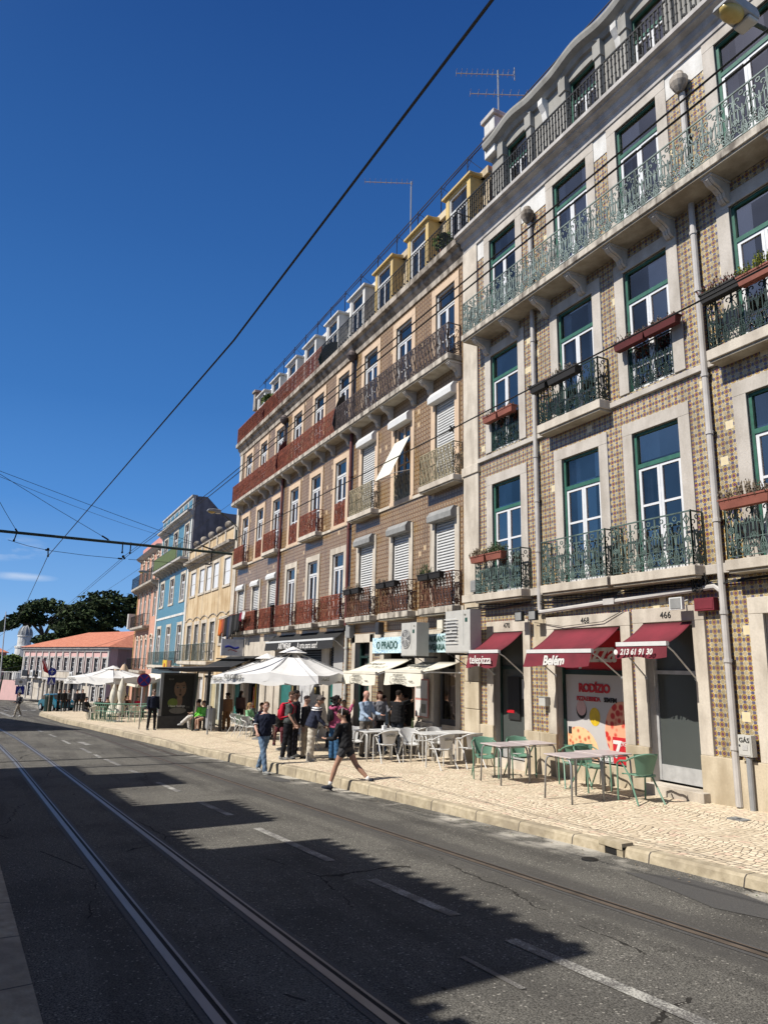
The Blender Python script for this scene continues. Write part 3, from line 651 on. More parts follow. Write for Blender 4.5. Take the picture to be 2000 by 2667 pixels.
# ================================================================ BUILDING A (tiled, right)
A=thing('tiled_apartment_building','blue and yellow tiled apartment building with green cast iron balconies and red shop awnings','building',(-9.5,10.75,-2.3))
YA=10.75; CA=[(-14.86,-13.67),(-12.15,-10.97),(-10.03,-8.88),(-7.45,-6.30),(-4.95,-3.8)]
gf=[(-14.87,-13.67,-2.6,.87),(-12.56,-10.58,-1.82,.87),(-9.99,-8.87,-2.6,.9),(-7.49,-6.0,-2.6,.95),(-4.9,-3.8,-2.6,.9)]
H=list(gf)
for a,b in CA: H+= [(a,b,1.85,4.72),(a,b,5.62,8.34),(a,b,9.04,11.87)]
wall(A,-15.44,-3.0,-2.6,12.1,YA,H,'tiles_blue_yellow')
g=MB(); g.box(-16.1,-3.0,YA+.7,YA+9,-2.6,12.6,'shade_plaster'); g.box(-3.02,-3.0,YA,YA+.7,-2.6,12.1,'shade_plaster'); g.build('rear_wall',A)
# stone pier at the party wall
g=MB(); g.box(-16.15,-15.44,YA-.06,YA+.05,1.9,12.2,'stone_cream')
z=-2.6
for k,(h_,d_) in enumerate(((.95,.10),(.62,.075),(.68,.085),(.6,.07),(.65,.08),(.95,.07))): g.box(-16.13,-15.46,YA-d_,YA+.05,z,z+h_-.012,'stone_low'); z+=h_
g.box(-16.2,-15.40,YA-.10,YA+.05,5.2,5.45,'stone_cream'); g.box(-16.2,-15.40,YA-.10,YA+.05,1.7,1.9,'stone_cream')
g.build('stone_pier',A,bevel=.012)
# string courses and plinth
g=MB(); g.box(-15.44,-3.0,YA-.07,YA+.02,5.43,5.55,'stone'); g.box(-15.44,-3.0,YA-.09,YA+.02,1.67,1.84,'stone'); g.build('string_course',A,bevel=.01)
g=MB(); gx=[-15.44]+[v_ for h in gf for v_ in h[:2]]+[-3.0]
for i in range(0,len(gx),2):
    if gx[i+1]-gx[i]>.05:
        a,b=gx[i],gx[i+1]; n=max(1,round((b-a)/.7))
        if i==4: pass
        for k in range(n): g.box(a+(b-a)*k/n+.006,a+(b-a)*(k+1)/n-.006,YA-.075,YA+.02,-2.6,-1.38,'stone_low')
        g.build('plinth',A,bevel=.01); g=MB()
g.box(-12.56,-10.58,YA-.06,YA+.2,-2.6,-1.82,'stone_low'); g.build('plinth',A,bevel=.01)
g=MB()
for i,(a,b,c,d) in enumerate(gf):
    g.box(a-.26,a,YA-.055,YA+.02,-1.38,d,'stone_cream'); g.box(b,b+.26 if i!=1 else b+.25,YA-.055,YA+.02,-1.38,d,'stone_cream')
    g.box(a-.26,b+.26,YA-.06,YA+.02,d+.001,d+.27,'stone_cream')
g.build('door_surround',A,bevel=.008)
for i,(a,b) in enumerate(CA):
    cu=[.24,.30,.22,.18,.2][i]
    w1=window(A,a,b,1.85,4.72,YA,bar=1.33,cur=cu); surround(w1,a,b,1.85,4.72,YA,.255,sill=False)
    w2=window(A,a,b,5.62,8.34,YA,bar=.5,cur=(.15,.22,0,.2,.1)[i]); surround(w2,a,b,5.62,8.34,YA,.26,sill=False)
    w3=window(A,a,b,9.04,11.87,YA,bar=.6,cur=.2 if i%2==0 else .12); surround(w3,a,b,9.04,11.87,YA,.26,sill=False,wt=.24)
# white patches of missing tiles under the cornice
g=MB()
for a,b in ((-15.44,-15.12),(-13.41,-12.41),(-10.71,-10.29),(-8.62,-7.71),(-6.04,-5.2)): g.box(a,b,YA-.012,YA+.01,11.55,12.11,'plaster_white'); g.build('bare_render',A); g=MB()
g=MB(); g.box(-13.35,-12.86,YA-.012,YA+.01,.35,1.2,'stone_low'); g.build('bare_stone_patch',A)
# balconies
for k,(a,b) in enumerate([(-15.25,-13.3),(-12.62,-10.56),(-10.47,-8.47),(-7.87,-5.85),(-5.4,-3.4)]): balcony(A,a,b,YA,.36,1.83,.17,'scroll','iron_green',slab='stone_cream',h=.96)
balcony(A,-12.58,-10.54,YA,.36,5.60,.19,'scroll','iron_green_dark',slab='stone_cream',h=.95)
balcony(A,-7.9,-5.85,YA,.36,5.60,.19,'scroll','iron_green_dark',slab='stone_cream',h=.95)
balcony(A,-15.4,-3.0,YA,.62,9.03,.15,'scroll','iron_pale',h=.93,brk=[-14.95+k*1.245 for k in range(10)])
for a,b in ((-14.86,-13.67),(-10.03,-8.88),(-4.95,-3.8)):
    g=MB(); rail_run(g,(a+.02,YA+.0),(b-.02,YA+.0),5.64,.9,'scroll','iron_green_dark',False); g.build('window_railing',A)
# cornice, top balcony, attic
g=MB(); g.prism([(YA+.03,12.10),(YA-.06,12.10),(YA-.08,12.25),(YA-.14,12.3),(YA-.17,12.42),(YA-.30,12.46),(YA-.30,12.50),(YA-.40,12.52),(YA-.40,12.62),(YA+.03,12.62)],0,-16.1,-3.0,'cornice_white'); g.box(-16.1,-3.0,YA+.03,11.6,12.5,12.62,'cornice_white'); o=g.build('cornice',A)
g=MB(); rail_run(g,(-16.05,YA-.34),(-3.05,YA-.34),12.63,.86,'bars','iron_black',False,.024,1.35); g.build('railing',o)
stained('attic_stone',(.37,.36,.33),(.2,.19,.17),.6)
YT=11.35; HT=[(a+.06,b-.04,12.64,15.14) for a,b in CA]
wall(A,-15.5,-3.0,12.62,15.7,YT,HT,'attic_stone',name='attic_wall',reveal='attic_stone')
for a,b,c,d in HT:
    o=window(A,a,b,c,d,YT,trans=.62,bar=.7,rec=.12); g=MB()
    for p,q in ((a-.20,a),(b,b+.20)):
        g.box(p,q,YT-.12,YT+.02,c,d+.12,'attic_stone'); g.box(p-.03,q+.03,YT-.16,YT+.02,d-.28,d+.14,'attic_stone')
    c0=(a+b)/2; g.prism([(YT,d-.55),(YT-.05,d-.5),(YT-.10,d-.25),(YT-.22,d-.05),(YT-.22,d+.12),(YT,d+.12)],0,c0+1.18,c0+1.36,'plaster_white')
    n=12; top_=[(a-.2+(b-a+.4)*i/n,YT-.1,d+.1+.42*math.sin(PI*i/n)) for i in range(n+1)]
    g.tube([(x,y,z+.06) for x,y,z in top_],.05,'attic_stone',6); g.build('pediment',o,smooth=False)
def crown(x):
    z=15.62
    for a,b in CA:
        c0=(a+b)/2; d=abs(x-c0)
        if d<1.0: z=max(z,15.62+.15*(math.cos(PI*d/1.0)+1)/2)
    return z
g=MB(); xs3=[-15.55+k*.12 for k in range(105)]; xs3=[x for x in xs3 if x<-2.95]
prof=[(.02,-.34),(-.08,-.32),(-.14,-.2),(-.30,-.14),(-.34,-.02),(-.34,.05),(.3,.07)]
g.sheet([[(x,YT+a,crown(x)+b) for a,b in prof] for x in xs3],'attic_stone',0); g.box(-15.5,-3,YT+.25,YT+1.0,15.0,15.66,'plaster_white'); g.build('attic_cornice',A,smooth=False)
g=MB(); g.box(-15.62,-15.1,YT-.2,YT+.6,15.2,16.45,'plaster_white'); g.box(-15.7,-15.02,YT-.28,YT+.68,16.45,16.6,'cornice_white'); g.box(-15.66,-15.06,YT-.24,YT+.64,15.9,15.98,'cornice_white'); g.build('chimney',A,bevel=.02)
g=MB(); g.add([(-39.8,11.8,15.45),(-3,11.8,15.45),(-3,13.2,16.7),(-39.8,13.2,16.7),(-39.8,19.7,15.5),(-3,19.7,15.5)],[(0,1,2,3),(3,2,5,4)],'roof_tiles'); g.build('roof',A)
# pipes
for x,z0,j in ((-12.98,1.95,(2.7,3.9,5.0,6.6,8.0)),): pipe(A,x,YA,1.25,8.84,.055,'pipe_grey',j)
pipe(A,-12.98,YA,9.05,11.3,.055,'pipe_grey',(10.2,),'cornice_dirty')
pipe(A,-8.17,YA,-2.1,8.84,.058,'pipe_grey',(-1.2,.2,1.0,2.6,4.2,5.3,7.0,8.2)); pipe(A,-8.17,YA,9.05,11.35,.058,'pipe_grey',(10.3,),'cornice_dirty')
g=MB(); g.tube([(-12.98,YA-.085,1.3),(-12.9,YA-.1,1.27),(-8.3,YA-.1,1.45),(-8.17,YA-.088,1.35)],.05,'pipe_grey',8); g.box(-10.9,-10.6,YA-.17,YA,1.3,1.42,'pipe_grey'); g.build('drainpipe',A)
# cable bundle under the first floor slabs
g=MB()
for k in range(4): g.tube([(-16+i*.8,YA-.06-.015*k,1.56-.03*k+.03*math.sin(i*1.7+k)) for i in range(14)],.012,'wire_black',4)
for cx,cz in ((-15.7,1.3),(-8.6,1.55)):
    for k in range(5): g.tube([(cx+(.16-.02*k)*math.cos(q*.7),YA-.13-.01*k,cz+(.18-.015*k)*math.sin(q*.7+k)) for q in range(10)],.012,'wire_black',4)
g.tube([(-13.2,YA-.07,1.05),(-12.2,YA-.1,.92),(-11,YA-.1,.97),(-10.35,YA-.08,1.2)],.008,'wire_black',4)
g.build('cable',A)
# ground floor doors and shop window
def plain_door(x0,x1,z0,z1,y,fr,glass,kick=None,ntrans=None):
    g=MB(); f=.06; g.box(x0,x0+f,y-.04,y+.04,z0,z1,fr); g.box(x1-f,x1,y-.04,y+.04,z0,z1,fr); g.box(x0+f,x1-f,y-.04,y+.04,z1-f,z1,fr)
    if ntrans: g.box(x0+f,x1-f,y-.04,y+.04,ntrans,ntrans+.07,fr)
    if kick: g.box(x0+f,x1-f,y-.03,y+.03,z0,z0+kick,'alu')
    o=g.build('door',A); q=MB(); q.box(x0+f,x1-f,y-.005,y+.01,z0,z1-f,glass); q.build('door_glass',o); return o
d=plain_door(-14.87,-13.67,-2.1,.87,YA+.2,'green_dark','door_glass_grey',.2,-.02)
g=MB(); g.box(-14.55,-14.1,YA+.155,YA+.165,-1.2,-.2,'ink_black'); g.box(-14.0,-13.85,YA+.155,YA+.17,-.7,-.25,'alu'); g.box(-14.6,-14.3,YA+.15,YA+.16,-1.05,-.98,'ink_red'); g.build('door_poster',d)
plain_door(-9.99,-8.87,-1.95,.9,YA+.2,'alu','door_glass_grey',.28,-.05)
plain_door(-7.49,-6.0,-2.0,.95,YA+.2,'dark_metal','door_glass_grey',None,0)
g=MB(); g.box(-10.0,-8.72,YA-.24,YA+.14,-2.3,-1.98,'stone_cream'); g.build('door_step',A,bevel=.01)
g=MB(); g.box(-14.87,-13.67,YA-.04,YA+.14,-2.6,-2.12,'stone_cream'); g.build('door_step',A)
sw=MB(); y=YA+.2; sw.box(-12.56,-12.48,y-.05,y+.04,-1.82,.87,'green_dark'); sw.box(-10.66,-10.58,y-.05,y+.04,-1.82,.87,'green_dark'); sw.box(-12.48,-10.66,y-.05,y+.04,-.1,-.0,'green_dark'); sw.box(-12.48,-10.66,y-.05,y+.04,.8,.87,'green_dark')
shop=sw.build('shop_window',A)
g=MB(); g.box(-12.48,-10.66,y-.02,y,-.0,.8,'red_print'); g.build('red_band',shop); put_text('pizza',.62,'ink_white',shop,(-11.5,y-.025,.36),shear=.15,bold=.01,spx=.9)
g=MB(); g.box(-12.48,-10.66,y-.02,y,-1.82,-.1,'poster_bg'); po=g.build('poster',shop)
def disc(g,cx,cz,r,yy,mat,a0=0,a1=2*PI,clip=None,sq=1):
    n=24; pts=[]
    for i in range(n+1):
        a=a0+(a1-a0)*i/n; X_=cx+r*math.cos(a); Z_=cz+sq*r*math.sin(a)
        X_=min(max(X_,-12.47),-10.67); Z_=min(max(Z_,-1.81),-.11); pts.append((X_,yy,Z_))
    g.add([(cx if -12.47<cx<-10.67 else min(max(cx,-12.47),-10.67),yy,max(cz,-1.81))]+pts,[(0,i+1,i+2) for i in range(n)],mat)
g=MB(); yy=y-.024
disc(g,-12.02,-.83,.16,yy,'ink_black',sq=1.15); disc(g,-12.02,-.79,.145,yy-.002,'plaster_pale_pink',sq=1.1); disc(g,-11.63,-.95,.155,yy,'sign_yellow',sq=1.2)
disc(g,-12.12,-1.78,.60,yy-.001,'poster_pizza'); disc(g,-10.85,-1.2,.50,yy,'poster_toppings',sq=1.2); g.box(-11.15,-10.68,yy-.003,yy,-1.81,-1.3,'red_print'); g.box(-12.44,-12.34,yy-.003,yy,-1.35,-1.2,'ink_black')
g.build('poster_picture',po)
put_text('RODÍZIO',.235,'ink_red',po,(-11.62,yy-.004,-.38),bold=.012,spx=.92); put_text('PIZZA E BEBIDA',.125,'ink_red',po,(-11.80,yy-.004,-.60),bold=.003,spx=.78); put_text('SEM FIM',.125,'ink_black',po,(-11.17,yy-.004,-.60),bold=.004,spx=.78)
put_text('7',.45,'ink_white',po,(-11.03,yy-.006,-1.55),bold=.015); put_text(',95€',.12,'ink_white',po,(-10.82,yy-.006,-1.42)); put_text('pizza',.18,'ink_white',po,(-11.35,yy-.006,-1.73),bold=.006)
for s_,x in (('470',-14.27),('468',-11.55),('466',-9.43)): put_text(s_,.17,'ink_black',A,(x,YA-.066,1.02))
g=MB(); g.box(-12.98,-12.76,YA-.19,YA-.06,-.80,-.62,'ac_white'); g.box(-13.0,-12.74,YA-.2,YA-.06,-.62,-.6,'box_grey'); o=top(g,'letter_box','small white metal box fixed to the jamb beside the pizza poster','box',bevel=.01)
# ================================================================ BUILDING B (brown tiles)
B=thing('brown_tiled_apartment_building','long brown tiled apartment building with rust red balconies and white attic','building',(-28,10.75,-3)); YB=10.76
CB=[(-17.77,-16.67),(-20.42,-19.32),(-22.99,-21.89),(-25.46,-24.40),(-28.10,-27.04),(-30.75,-29.68),(-33.3,-32.2),(-35.9,-34.85),(-38.6,-37.5)]
gfb=[(-23.1,-21.93,-3.2,.77),(-20.88,-18.91,-3.0,.43),(-17.82,-16.62,-3.0,.43),(-39.45,-37.15,-3.4,.35),(-36.4,-33.95,-3.4,.35),(-31.9,-24.9,-3.3,.66)]
H=list(gfb)
for i,(a,b) in enumerate(CB): H+=[(a,b,1.66,4.2),(a,b,5.33,7.92),(a,b,8.98,11.58)]
wall(B,-39.8,-16.15,1.25,11.95,YB,[h for h in H if h[3]>1.3],'tiles_brown')
wall(B,-39.8,-16.15,-3.6,1.25,YB,gfb,'stone_cream',name='ground_floor_wall')
g=MB(); g.box(-39.8,-16.15,YB+.8,YB+9,-3.6,12.4,'shade_plaster'); g.box(-39.82,-39.8,YB,YB+.8,-3.6,12,'stone_cream'); g.build('rear_wall',B)
g=MB(); g.box(-39.82,-39.35,YB-.06,YB+.02,-3.6,11.9,'stone_cream'); g.build('corner_pilaster',B,bevel=.01)
g=MB(); g.box(-39.8,-16.2,YB-.05,YB+.02,5.17,5.27,'stone_cream'); g.box(-39.8,-16.2,YB-.06,YB+.02,1.5,1.64,'stone_cream'); g.build('string_course',B)
for i,(a,b) in enumerate(CB):
    if i in (0,1,2): shutter_window(B,a,b,1.66,4.2,YB,True,boxmat='box_grey',surr='stone_cream')
    elif i in (6,7,8):
        shutter_window(B,a,b,1.66,4.0 if i==6 else 3.9,YB,True,zb=[2.75,2.65,2.3][i-6],surr='stone_cream',boxh=.3,proj=.18)
    else:
        o=window(B,a,b,1.66,4.2,YB,'white_metal','white_paint',trans=.5,cur=.35); surround(o,a,b,1.66,4.2,YB,.24,'stone_cream',sill=False)
    if i in (0,2): shutter_window(B,a,b,5.33,7.92,YB,True,boxh=.36)
    elif i==1:
        o=window(B,a,b,5.33,7.92,YB,'stone_peach','stone_peach',trans=.0,bar=1.2,name='window'); surround(o,a,b,5.33,7.92,YB,.24,'stone_peach'); g=MB(); g.prism([(YB,7.84),(YB-.24,7.86),(YB-.25,8.06),(YB-.15,8.18),(YB,8.18)],0,a-.12,b+.12,'shutter'); g.build('shutter_box',o)
        g=MB()
        for k in range(8): g.box(a+.04,b-.04,YB+.1,YB+.12,7.84-.065*(k+1),7.84-.065*k-.01,'shutter')
        g.build('shutter',o)
    else:
        o=window(B,a,b,5.33,7.92,YB,'white_metal','white_paint',trans=.55,bar=1.0,cur=.25 if i%2 else 0); surround(o,a,b,5.33,7.92,YB,.24,'stone_peach',sill=i not in (4,6,8))
    o=window(B,a,b,8.98,11.58,YB,'white_metal','white_paint',trans=.55,bar=.9,cur=.2 if i in (1,4) else 0); surround(o,a,b,8.98,11.58,YB,.24,'stone_peach',sill=False)
# first floor balconies
bal=[(-18.15,-16.3),(-20.75,-18.8),(-23.35,-21.4)]; red=[(-25.85,-23.9),(-28.5,-26.6),(-31.2,-29.25),(-33.7,-31.8),(-36.4,-34.3),(-39.1,-37.0)]
for a,b in bal: balcony(B,a,b,YB,.36,1.64,.17,'wavy','iron_rust',h=.93,side_style='scroll')
for a,b in red: balcony(B,a,b,YB,.36,1.60,.17,'wavy','iron_red',h=.93,side_style='scroll')
for i,(a,b) in enumerate(CB):
    c=(a+b)/2
    if i in (0,2): balcony(B,c-.98,c+.98,YB,.36,5.31,.16,'wavy','iron_gold',h=.95,side_style='scroll',slab='stone_cream')
    elif i in (4,6,8): balcony(B,c-.98,c+.98,YB,.36,5.31,.16,'wavy','iron_red',h=.9,side_style='scroll',slab='stone_cream')
    else:
        g=MB(); rail_run(g,(a+.02,YB-.02),(b-.02,YB-.02),5.35,.86,'wavy','iron_gold' if i==1 else 'iron_red',False); g.build('window_railing',B)
bx=[]
for a,b in CB: bx+=[a-.25,b+.25]
balcony(B,-39.6,-16.3,YB,.50,8.95,.17,'wavy','iron_brown',h=.95,brk=bx,iron_split=(-24.7,'iron_red'),side_style='scroll')
pipe(B,-23.85,YB,1.4,8.7,.06,'pipe_red',(2.6,5,7),False); pipe(B,-23.85,YB,9,11.7,.07,'iron_brown',(10,),'iron_brown'); pipe(B,-31.8,YB,1.4,8.7,.06,'pipe_red',(2.6,5,7)); pipe(B,-31.8,YB,9,11.5,.07,'iron_brown',(10,),'iron_brown')
pipe(B,-23.75,YB,-2.5,1.2,.06,'ac_white',(-1,.6))
# cornice and top rail
g=MB(); g.prism([(YB+.03,11.95),(YB-.05,11.95),(YB-.07,12.15),(YB-.18,12.25),(YB-.2,12.38),(YB-.34,12.42),(YB-.34,12.62),(YB+.03,12.62)],0,-40.0,-16.12,'cornice_dirty'); g.box(-40,-16.12,YB+.03,11.8,12.5,12.62,'cornice_dirty'); o=g.build('cornice',B)
g=MB(); rail_run(g,(-39.9,YB-.29),(-26.9,YB-.29),12.64,.9,'bars','iron_red',False,.022,1.2); g.build('railing',o,'dark red railing along the roof terrace')
g=MB(); rail_run(g,(-26.85,YB-.29),(-16.2,YB-.29),12.64,.9,'bars','iron_black',False); rail_run(g,(-16.2,YB-.29),(-16.2,YB+.3),12.64,.9,'bars','iron_black',False); g.build('railing',o)
# attic with dormers
DR=[(-17.75,-16.7),(-20.4,-19.3),(-23.05,-21.95)]; DW=[(-25.5,-24.4),(-28.1,-27.05),(-30.9,-29.75),(-33.4,-32.35),(-36,-34.95),(-38.55,-37.6)]
g=MB(); g.add([(-24.0,11.55,12.62),(-16.1,11.55,12.62),(-16.1,11.75,15.5),(-24.0,11.75,15.5)],[(0,1,2,3)],'plaster_yellow_pale'); g.box(-24.0,-16.1,11.62,12.2,15.3,15.56,'plaster_yellow_pale'); g.build('attic_wall',B,'pale yellow attic wall')
g=MB(); g.add([(-39.7,11.55,12.62),(-24.0,11.55,12.62),(-24.0,11.75,15.5),(-39.7,11.75,15.5)],[(0,1,2,3)],'plaster_white'); g.box(-39.7,-24.0,11.6,12.2,15.34,15.54,'plaster_white'); g.add([(-39.7,11.55,12.6),(-39.7,20,12.6),(-39.7,20,15),(-39.7,11.75,15.5)],[(0,1,2,3)],'plaster_white'); g.build('attic_wall',B,'white attic wall')
for i,(a,b) in enumerate(DR+DW):
    mt='plaster_yellow' if i<3 else 'plaster_white'; y0=11.22; d=MB()
    d.box(a-.2,a,y0,11.75,12.62,15.3,mt); d.box(b,b+.2,y0,11.75,12.62,15.3,mt); d.box(a,b,y0,11.75,15.2,15.3,mt); d.box(a-.32,b+.32,y0-.1,11.8,15.3,15.38,mt)
    if i<3: d.prism([(y0+.05,15.38),(11.8,15.38),(11.8,15.5)],0,a-.3,b+.3,mt)
    dm=d.build('dormer',B,bevel=.01)
    window(dm,a,b,12.64,15.2,y0,'white_metal','white_paint',trans=.55,bar=.9,rec=.08)
g=MB(); g.box(-40.0,-39.6,11.3,11.9,14.9,16.0,'cornice_dirty'); g.box(-40.08,-39.52,11.22,11.98,16.0,16.15,'cornice_dirty'); g.build('chimney',B,bevel=.02)
# ground floor of B
g=MB()
for a,b,c,d in ((-23.36,-23.1,-3.2,1.05),(-21.93,-21.70,-3.2,1.05),(-23.36,-21.70,.77,1.06),(-21.15,-20.88,-3,.62),(-18.91,-17.82,-3,-1.55),(-16.62,-16.42,-3,.6),(-20.88,-16.42,.43,.98)): g.box(a,b,YB-.05,YB+.02,c,d,'stone_cream')
g.build('door_surround',B,bevel=.01)
g=MB()
for a,b,c,d in ((-24.15,-23.36,-2.0,1.4),(-21.70,-21.15,-1.7,.9),(-16.4,-16.17,-1.7,1.3),(-24.2,-16.2,1.08,1.5)): g.box(a,b,YB-.02,YB+.02,c,d,'tiles_blue_yellow' if c<0 else 'tiles_brown')
g.build('tile_panel',B)
g=MB(); g.box(-25.0,-24.15,YB-.03,YB+.02,-3.2,1.3,'wall_lightgrey'); g.build('rendered_wall',B)
# doors of B
g=MB(); y=YB+.2; g.box(-23.1,-23.0,y-.05,y+.05,-2.7,.77,'green_dark'); g.box(-22.45,-21.93,y-.05,y+.05,-2.7,.3,'green_dark'); g.box(-23.0,-21.93,y-.05,y+.05,.25,.33,'green_dark'); g.box(-23,-21.93,y+.1,y+.12,-2.7,.77,'room_dark')
for k in range(5): g.tube([(-22.32+.06*math.sin(q*1.4+k),y-.06,-2.2+k*.45+q*.045) for q in range(9)],.012,'iron_pale',4)
g.box(-22.38,-22.34,y-.07,y-.05,-2.3,.1,'green_paint'); g.box(-22.05,-22.01,y-.07,y-.05,-2.3,.1,'green_paint'); g.build('door',B,'dark green door with wrought iron panel')
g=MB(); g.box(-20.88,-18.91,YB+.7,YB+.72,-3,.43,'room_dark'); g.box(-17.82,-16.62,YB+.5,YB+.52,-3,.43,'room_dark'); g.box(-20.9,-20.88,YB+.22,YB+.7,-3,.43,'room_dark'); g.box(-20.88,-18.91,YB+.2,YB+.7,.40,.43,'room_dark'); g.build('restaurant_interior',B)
g=MB(); y=YB+.12; g.box(-17.6,-17.5,y-.04,y+.04,-2.6,-.1,'dark_metal'); g.box(-17.5,-16.62,y-.04,y+.04,-1.55,-1.4,'dark_metal'); g.box(-17.5,-16.62,y-.04,y+.04,-.15,-.05,'dark_metal'); g.box(-17.5,-16.62,y-.05,y+.05,-2.6,-1.56,'stone_cream'); o=g.build('window',B); g=MB(); g.quad((-17.5,y,-1.4),(-16.62,y,-1.4),(-16.62,y,-.1),(-17.5,y,-.1),'pane'); g.build('pane',o)
g=MB(); g.box(-18.75,-18.0,YB-.075,YB-.055,-1.42,-.35,'plaster_rose'); g.box(-18.71,-18.04,YB-.085,YB-.075,-.89,-.39,'plaster_white'); g.box(-18.71,-18.04,YB-.085,YB-.075,-1.39,-.95,'plaster_white'); g.box(-18.68,-18.4,YB-.09,YB-.085,-.62,-.45,'ink_grey'); g.box(-18.35,-18.1,YB-.09,YB-.085,-1.3,-1.05,'ink_grey'); top(g,'menu_board','red framed menu board with white sheets between the restaurant doors','menu board')
# shop front behind the dark awning
g=MB(); y=YB+.15
g.box(-31.9,-24.9,y+.6,y+.62,-3.3,.66,'room_dark'); g.box(-31.9,-31.2,y-.1,y,-3.3,.66,'stone_cream'); g.box(-29.5,-28.9,y-.1,y,-3.3,.66,'stone_cream'); g.box(-26.4,-25.6,y-.1,y,-3.3,.66,'stone_cream')
g.box(-28.9,-26.4,y-.02,y+.02,-3.3,.1,'curtain'); g.box(-27.66,-27.62,y-.04,y-.02,-3.3,.1,'wall_lightgrey'); g.box(-31.2,-29.5,y,y+.02,-3.3,-.2,'teal_paint'); g.box(-25.6,-24.9,y,y+.02,-3.3,-.2,'teal_paint')
for (a,b) in ((-31.2,-29.5),(-28.9,-26.4),(-25.6,-24.9)):
    for k in range(8): g.box(a,b,y-.04,y,-.1+k*.095,-.05+k*.095,'dark_metal')
g.build('shop_front',B)
for x in (-28.6,-26.1):
    l=MB(); l.box(x-.09,x+.09,YB-.28,YB-.12,-1.12,-.82,'iron_black'); l.box(x-.06,x+.06,YB-.285,YB-.28,-1.08,-.86,'lamp_lens'); l.tube([(x,YB,-.75),(x,YB-.2,-.75),(x,YB-.2,-.85)],.015,'iron_black',6)
    top(l,'wall_lantern','square black wall lantern '+('left' if x<-27 else 'right')+' of the pale panel under the big white parasol','lantern')
g=MB(); y=YB+.3; g.box(-39.45,-39.2,y-.1,y,-3.4,.35,'stone_cream'); g.box(-39.2,-38.4,y,y+.03,-3.4,-.3,'teal_paint'); g.box(-38.4,-37.15,y+.3,y+.33,-3.4,.35,'room_dark'); g.box(-36.4,-33.95,y+.3,y+.33,-3.4,.35,'room_dark'); g.box(-37.0,-36.5,YB-.05,YB+.02,-3.4,.35,'stone_cream')
for k in range(7): g.box(-36.0+k*.28,-35.9+k*.28,y+.05,y+.1,-2.9+.1*(k%2),-1.2+.2*(k%3),['poster_toppings','sign_yellow','wall_lightgrey','teal_paint'][k%4])
g.build('souvenir_shop',B)
# ================================================================ neighbouring houses
YC=10.76
simple('opposite_plaster',(.22,.20,.18),.9)
simple('mesh_green',(.10,.14,.05),.9)
C_=thing('cream_house','stained beige two storey house with five boarded upper windows and stone balls on its parapet','building',(-46,YC,-3.6))
ca=[(-42.15,-40.85),(-44.6,-43.45),(-46.75,-45.65),(-48.8,-47.75),(-51.1,-49.9)]
up=[(-42.0,-40.65),(-44.6,-43.35),(-46.5,-45.2),(-48.4,-47.1),(-51.0,-49.65)]
H=[(a,b,1.1 if i==0 else .1,2.45) for i,(a,b) in enumerate(ca)]+[(a,b,4.5,6.1) for a,b in up]+[(-42.0,-40.7,-4,-.9),(-44.7,-43.3,-4,-.9),(-46.8,-45.5,-4,-.9),(-49.2,-47.6,-4,-.9),(-51.4,-50.1,-4,-.9)]
wall(C_,-52.1,-39.85,-4.3,6.7,YC,H,'plaster_beige',reveal='stone_cream')
g=MB(); g.box(-52.1,-39.85,YC+.75,YC+9,-4.3,6.7,'shade_plaster'); g.build('rear_wall',C_)
g=MB(); g.prism([(YC,6.55),(YC-.15,6.6),(YC-.2,6.72),(YC-.42,6.78),(YC-.45,6.95),(YC,6.95)],0,-52.2,-39.8,'cornice_dirty'); g.build('cornice',C_)
g=MB(); g.box(-52.1,-39.85,YC-.05,YC+.2,6.95,7.75,'plaster_beige'); g.box(-52.1,-39.85,YC-.12,YC+.25,7.75,7.85,'cornice_dirty')
for k in range(7): g.box(-52.1+k*2.0,-51.85+k*2.0,YC-.1,YC+.2,6.95,7.75,'stone_cream')
g.build('parapet',C_)
for x in (-41.9,-44.05,-46.1,-48.2,-50.4):
    g=MB(); g.lathe([(.16,0),(.1,.06),(.08,.12)],(x,YC+.05,7.85),'cornice_dirty',10); g.ball((x,YC+.05,8.17),.24,'cornice_dirty',12,8); g.build('stone_ball',C_,smooth=True)
g=MB()
for x in (-52.0,-39.95): g.box(x-.1,x+.1,YC-.05,YC+.01,-4.2,6.6,'stone_cream')
for i,(a,b) in enumerate(ca): pass
pts=[(-52.0+k*.2,2.72+.22*abs(math.sin((k*.2-.35)*PI/2.15))) for k in range(61)]
g.tube([(x,YC-.02,z) for x,z in pts],.035,'cornice_dirty',5); g.box(-43,-42.96,YC-.01,YC+.01,-1,6.5,'cornice_dirty'); g.box(-47.2,-47.16,YC-.01,YC+.01,-1,6.5,'cornice_dirty'); g.build('moulding',C_)
for i,(a,b) in enumerate(ca):
    z0=1.1 if i==0 else .1
    o=window(C_,a,b,z0,2.45,YC,'green_dark','white_paint',trans=.0,grid=(2,4),rec=.14); surround(o,a,b,z0,2.45,YC,.22,'stone_cream',sill=i==0)
for i,(a,b) in enumerate(up):
    g=MB(); g.box(a,b,YC+.05,YC+.08,4.5,6.1,'white_paint'); g.box(a,b,YC+.04,YC+.05,5.28,5.32,'wall_lightgrey'); o=g.build('window',C_,'window boarded with white panels'); surround(o,a,b,4.5,6.1,YC,.2,'stone_cream')
for a,b in ((-51.5,-47.4),(-47.2,-43.0)): balcony(C_,a,b,YC,.5,.05,.2,'plain','iron_green',slab='stone_cream',h=1.05)
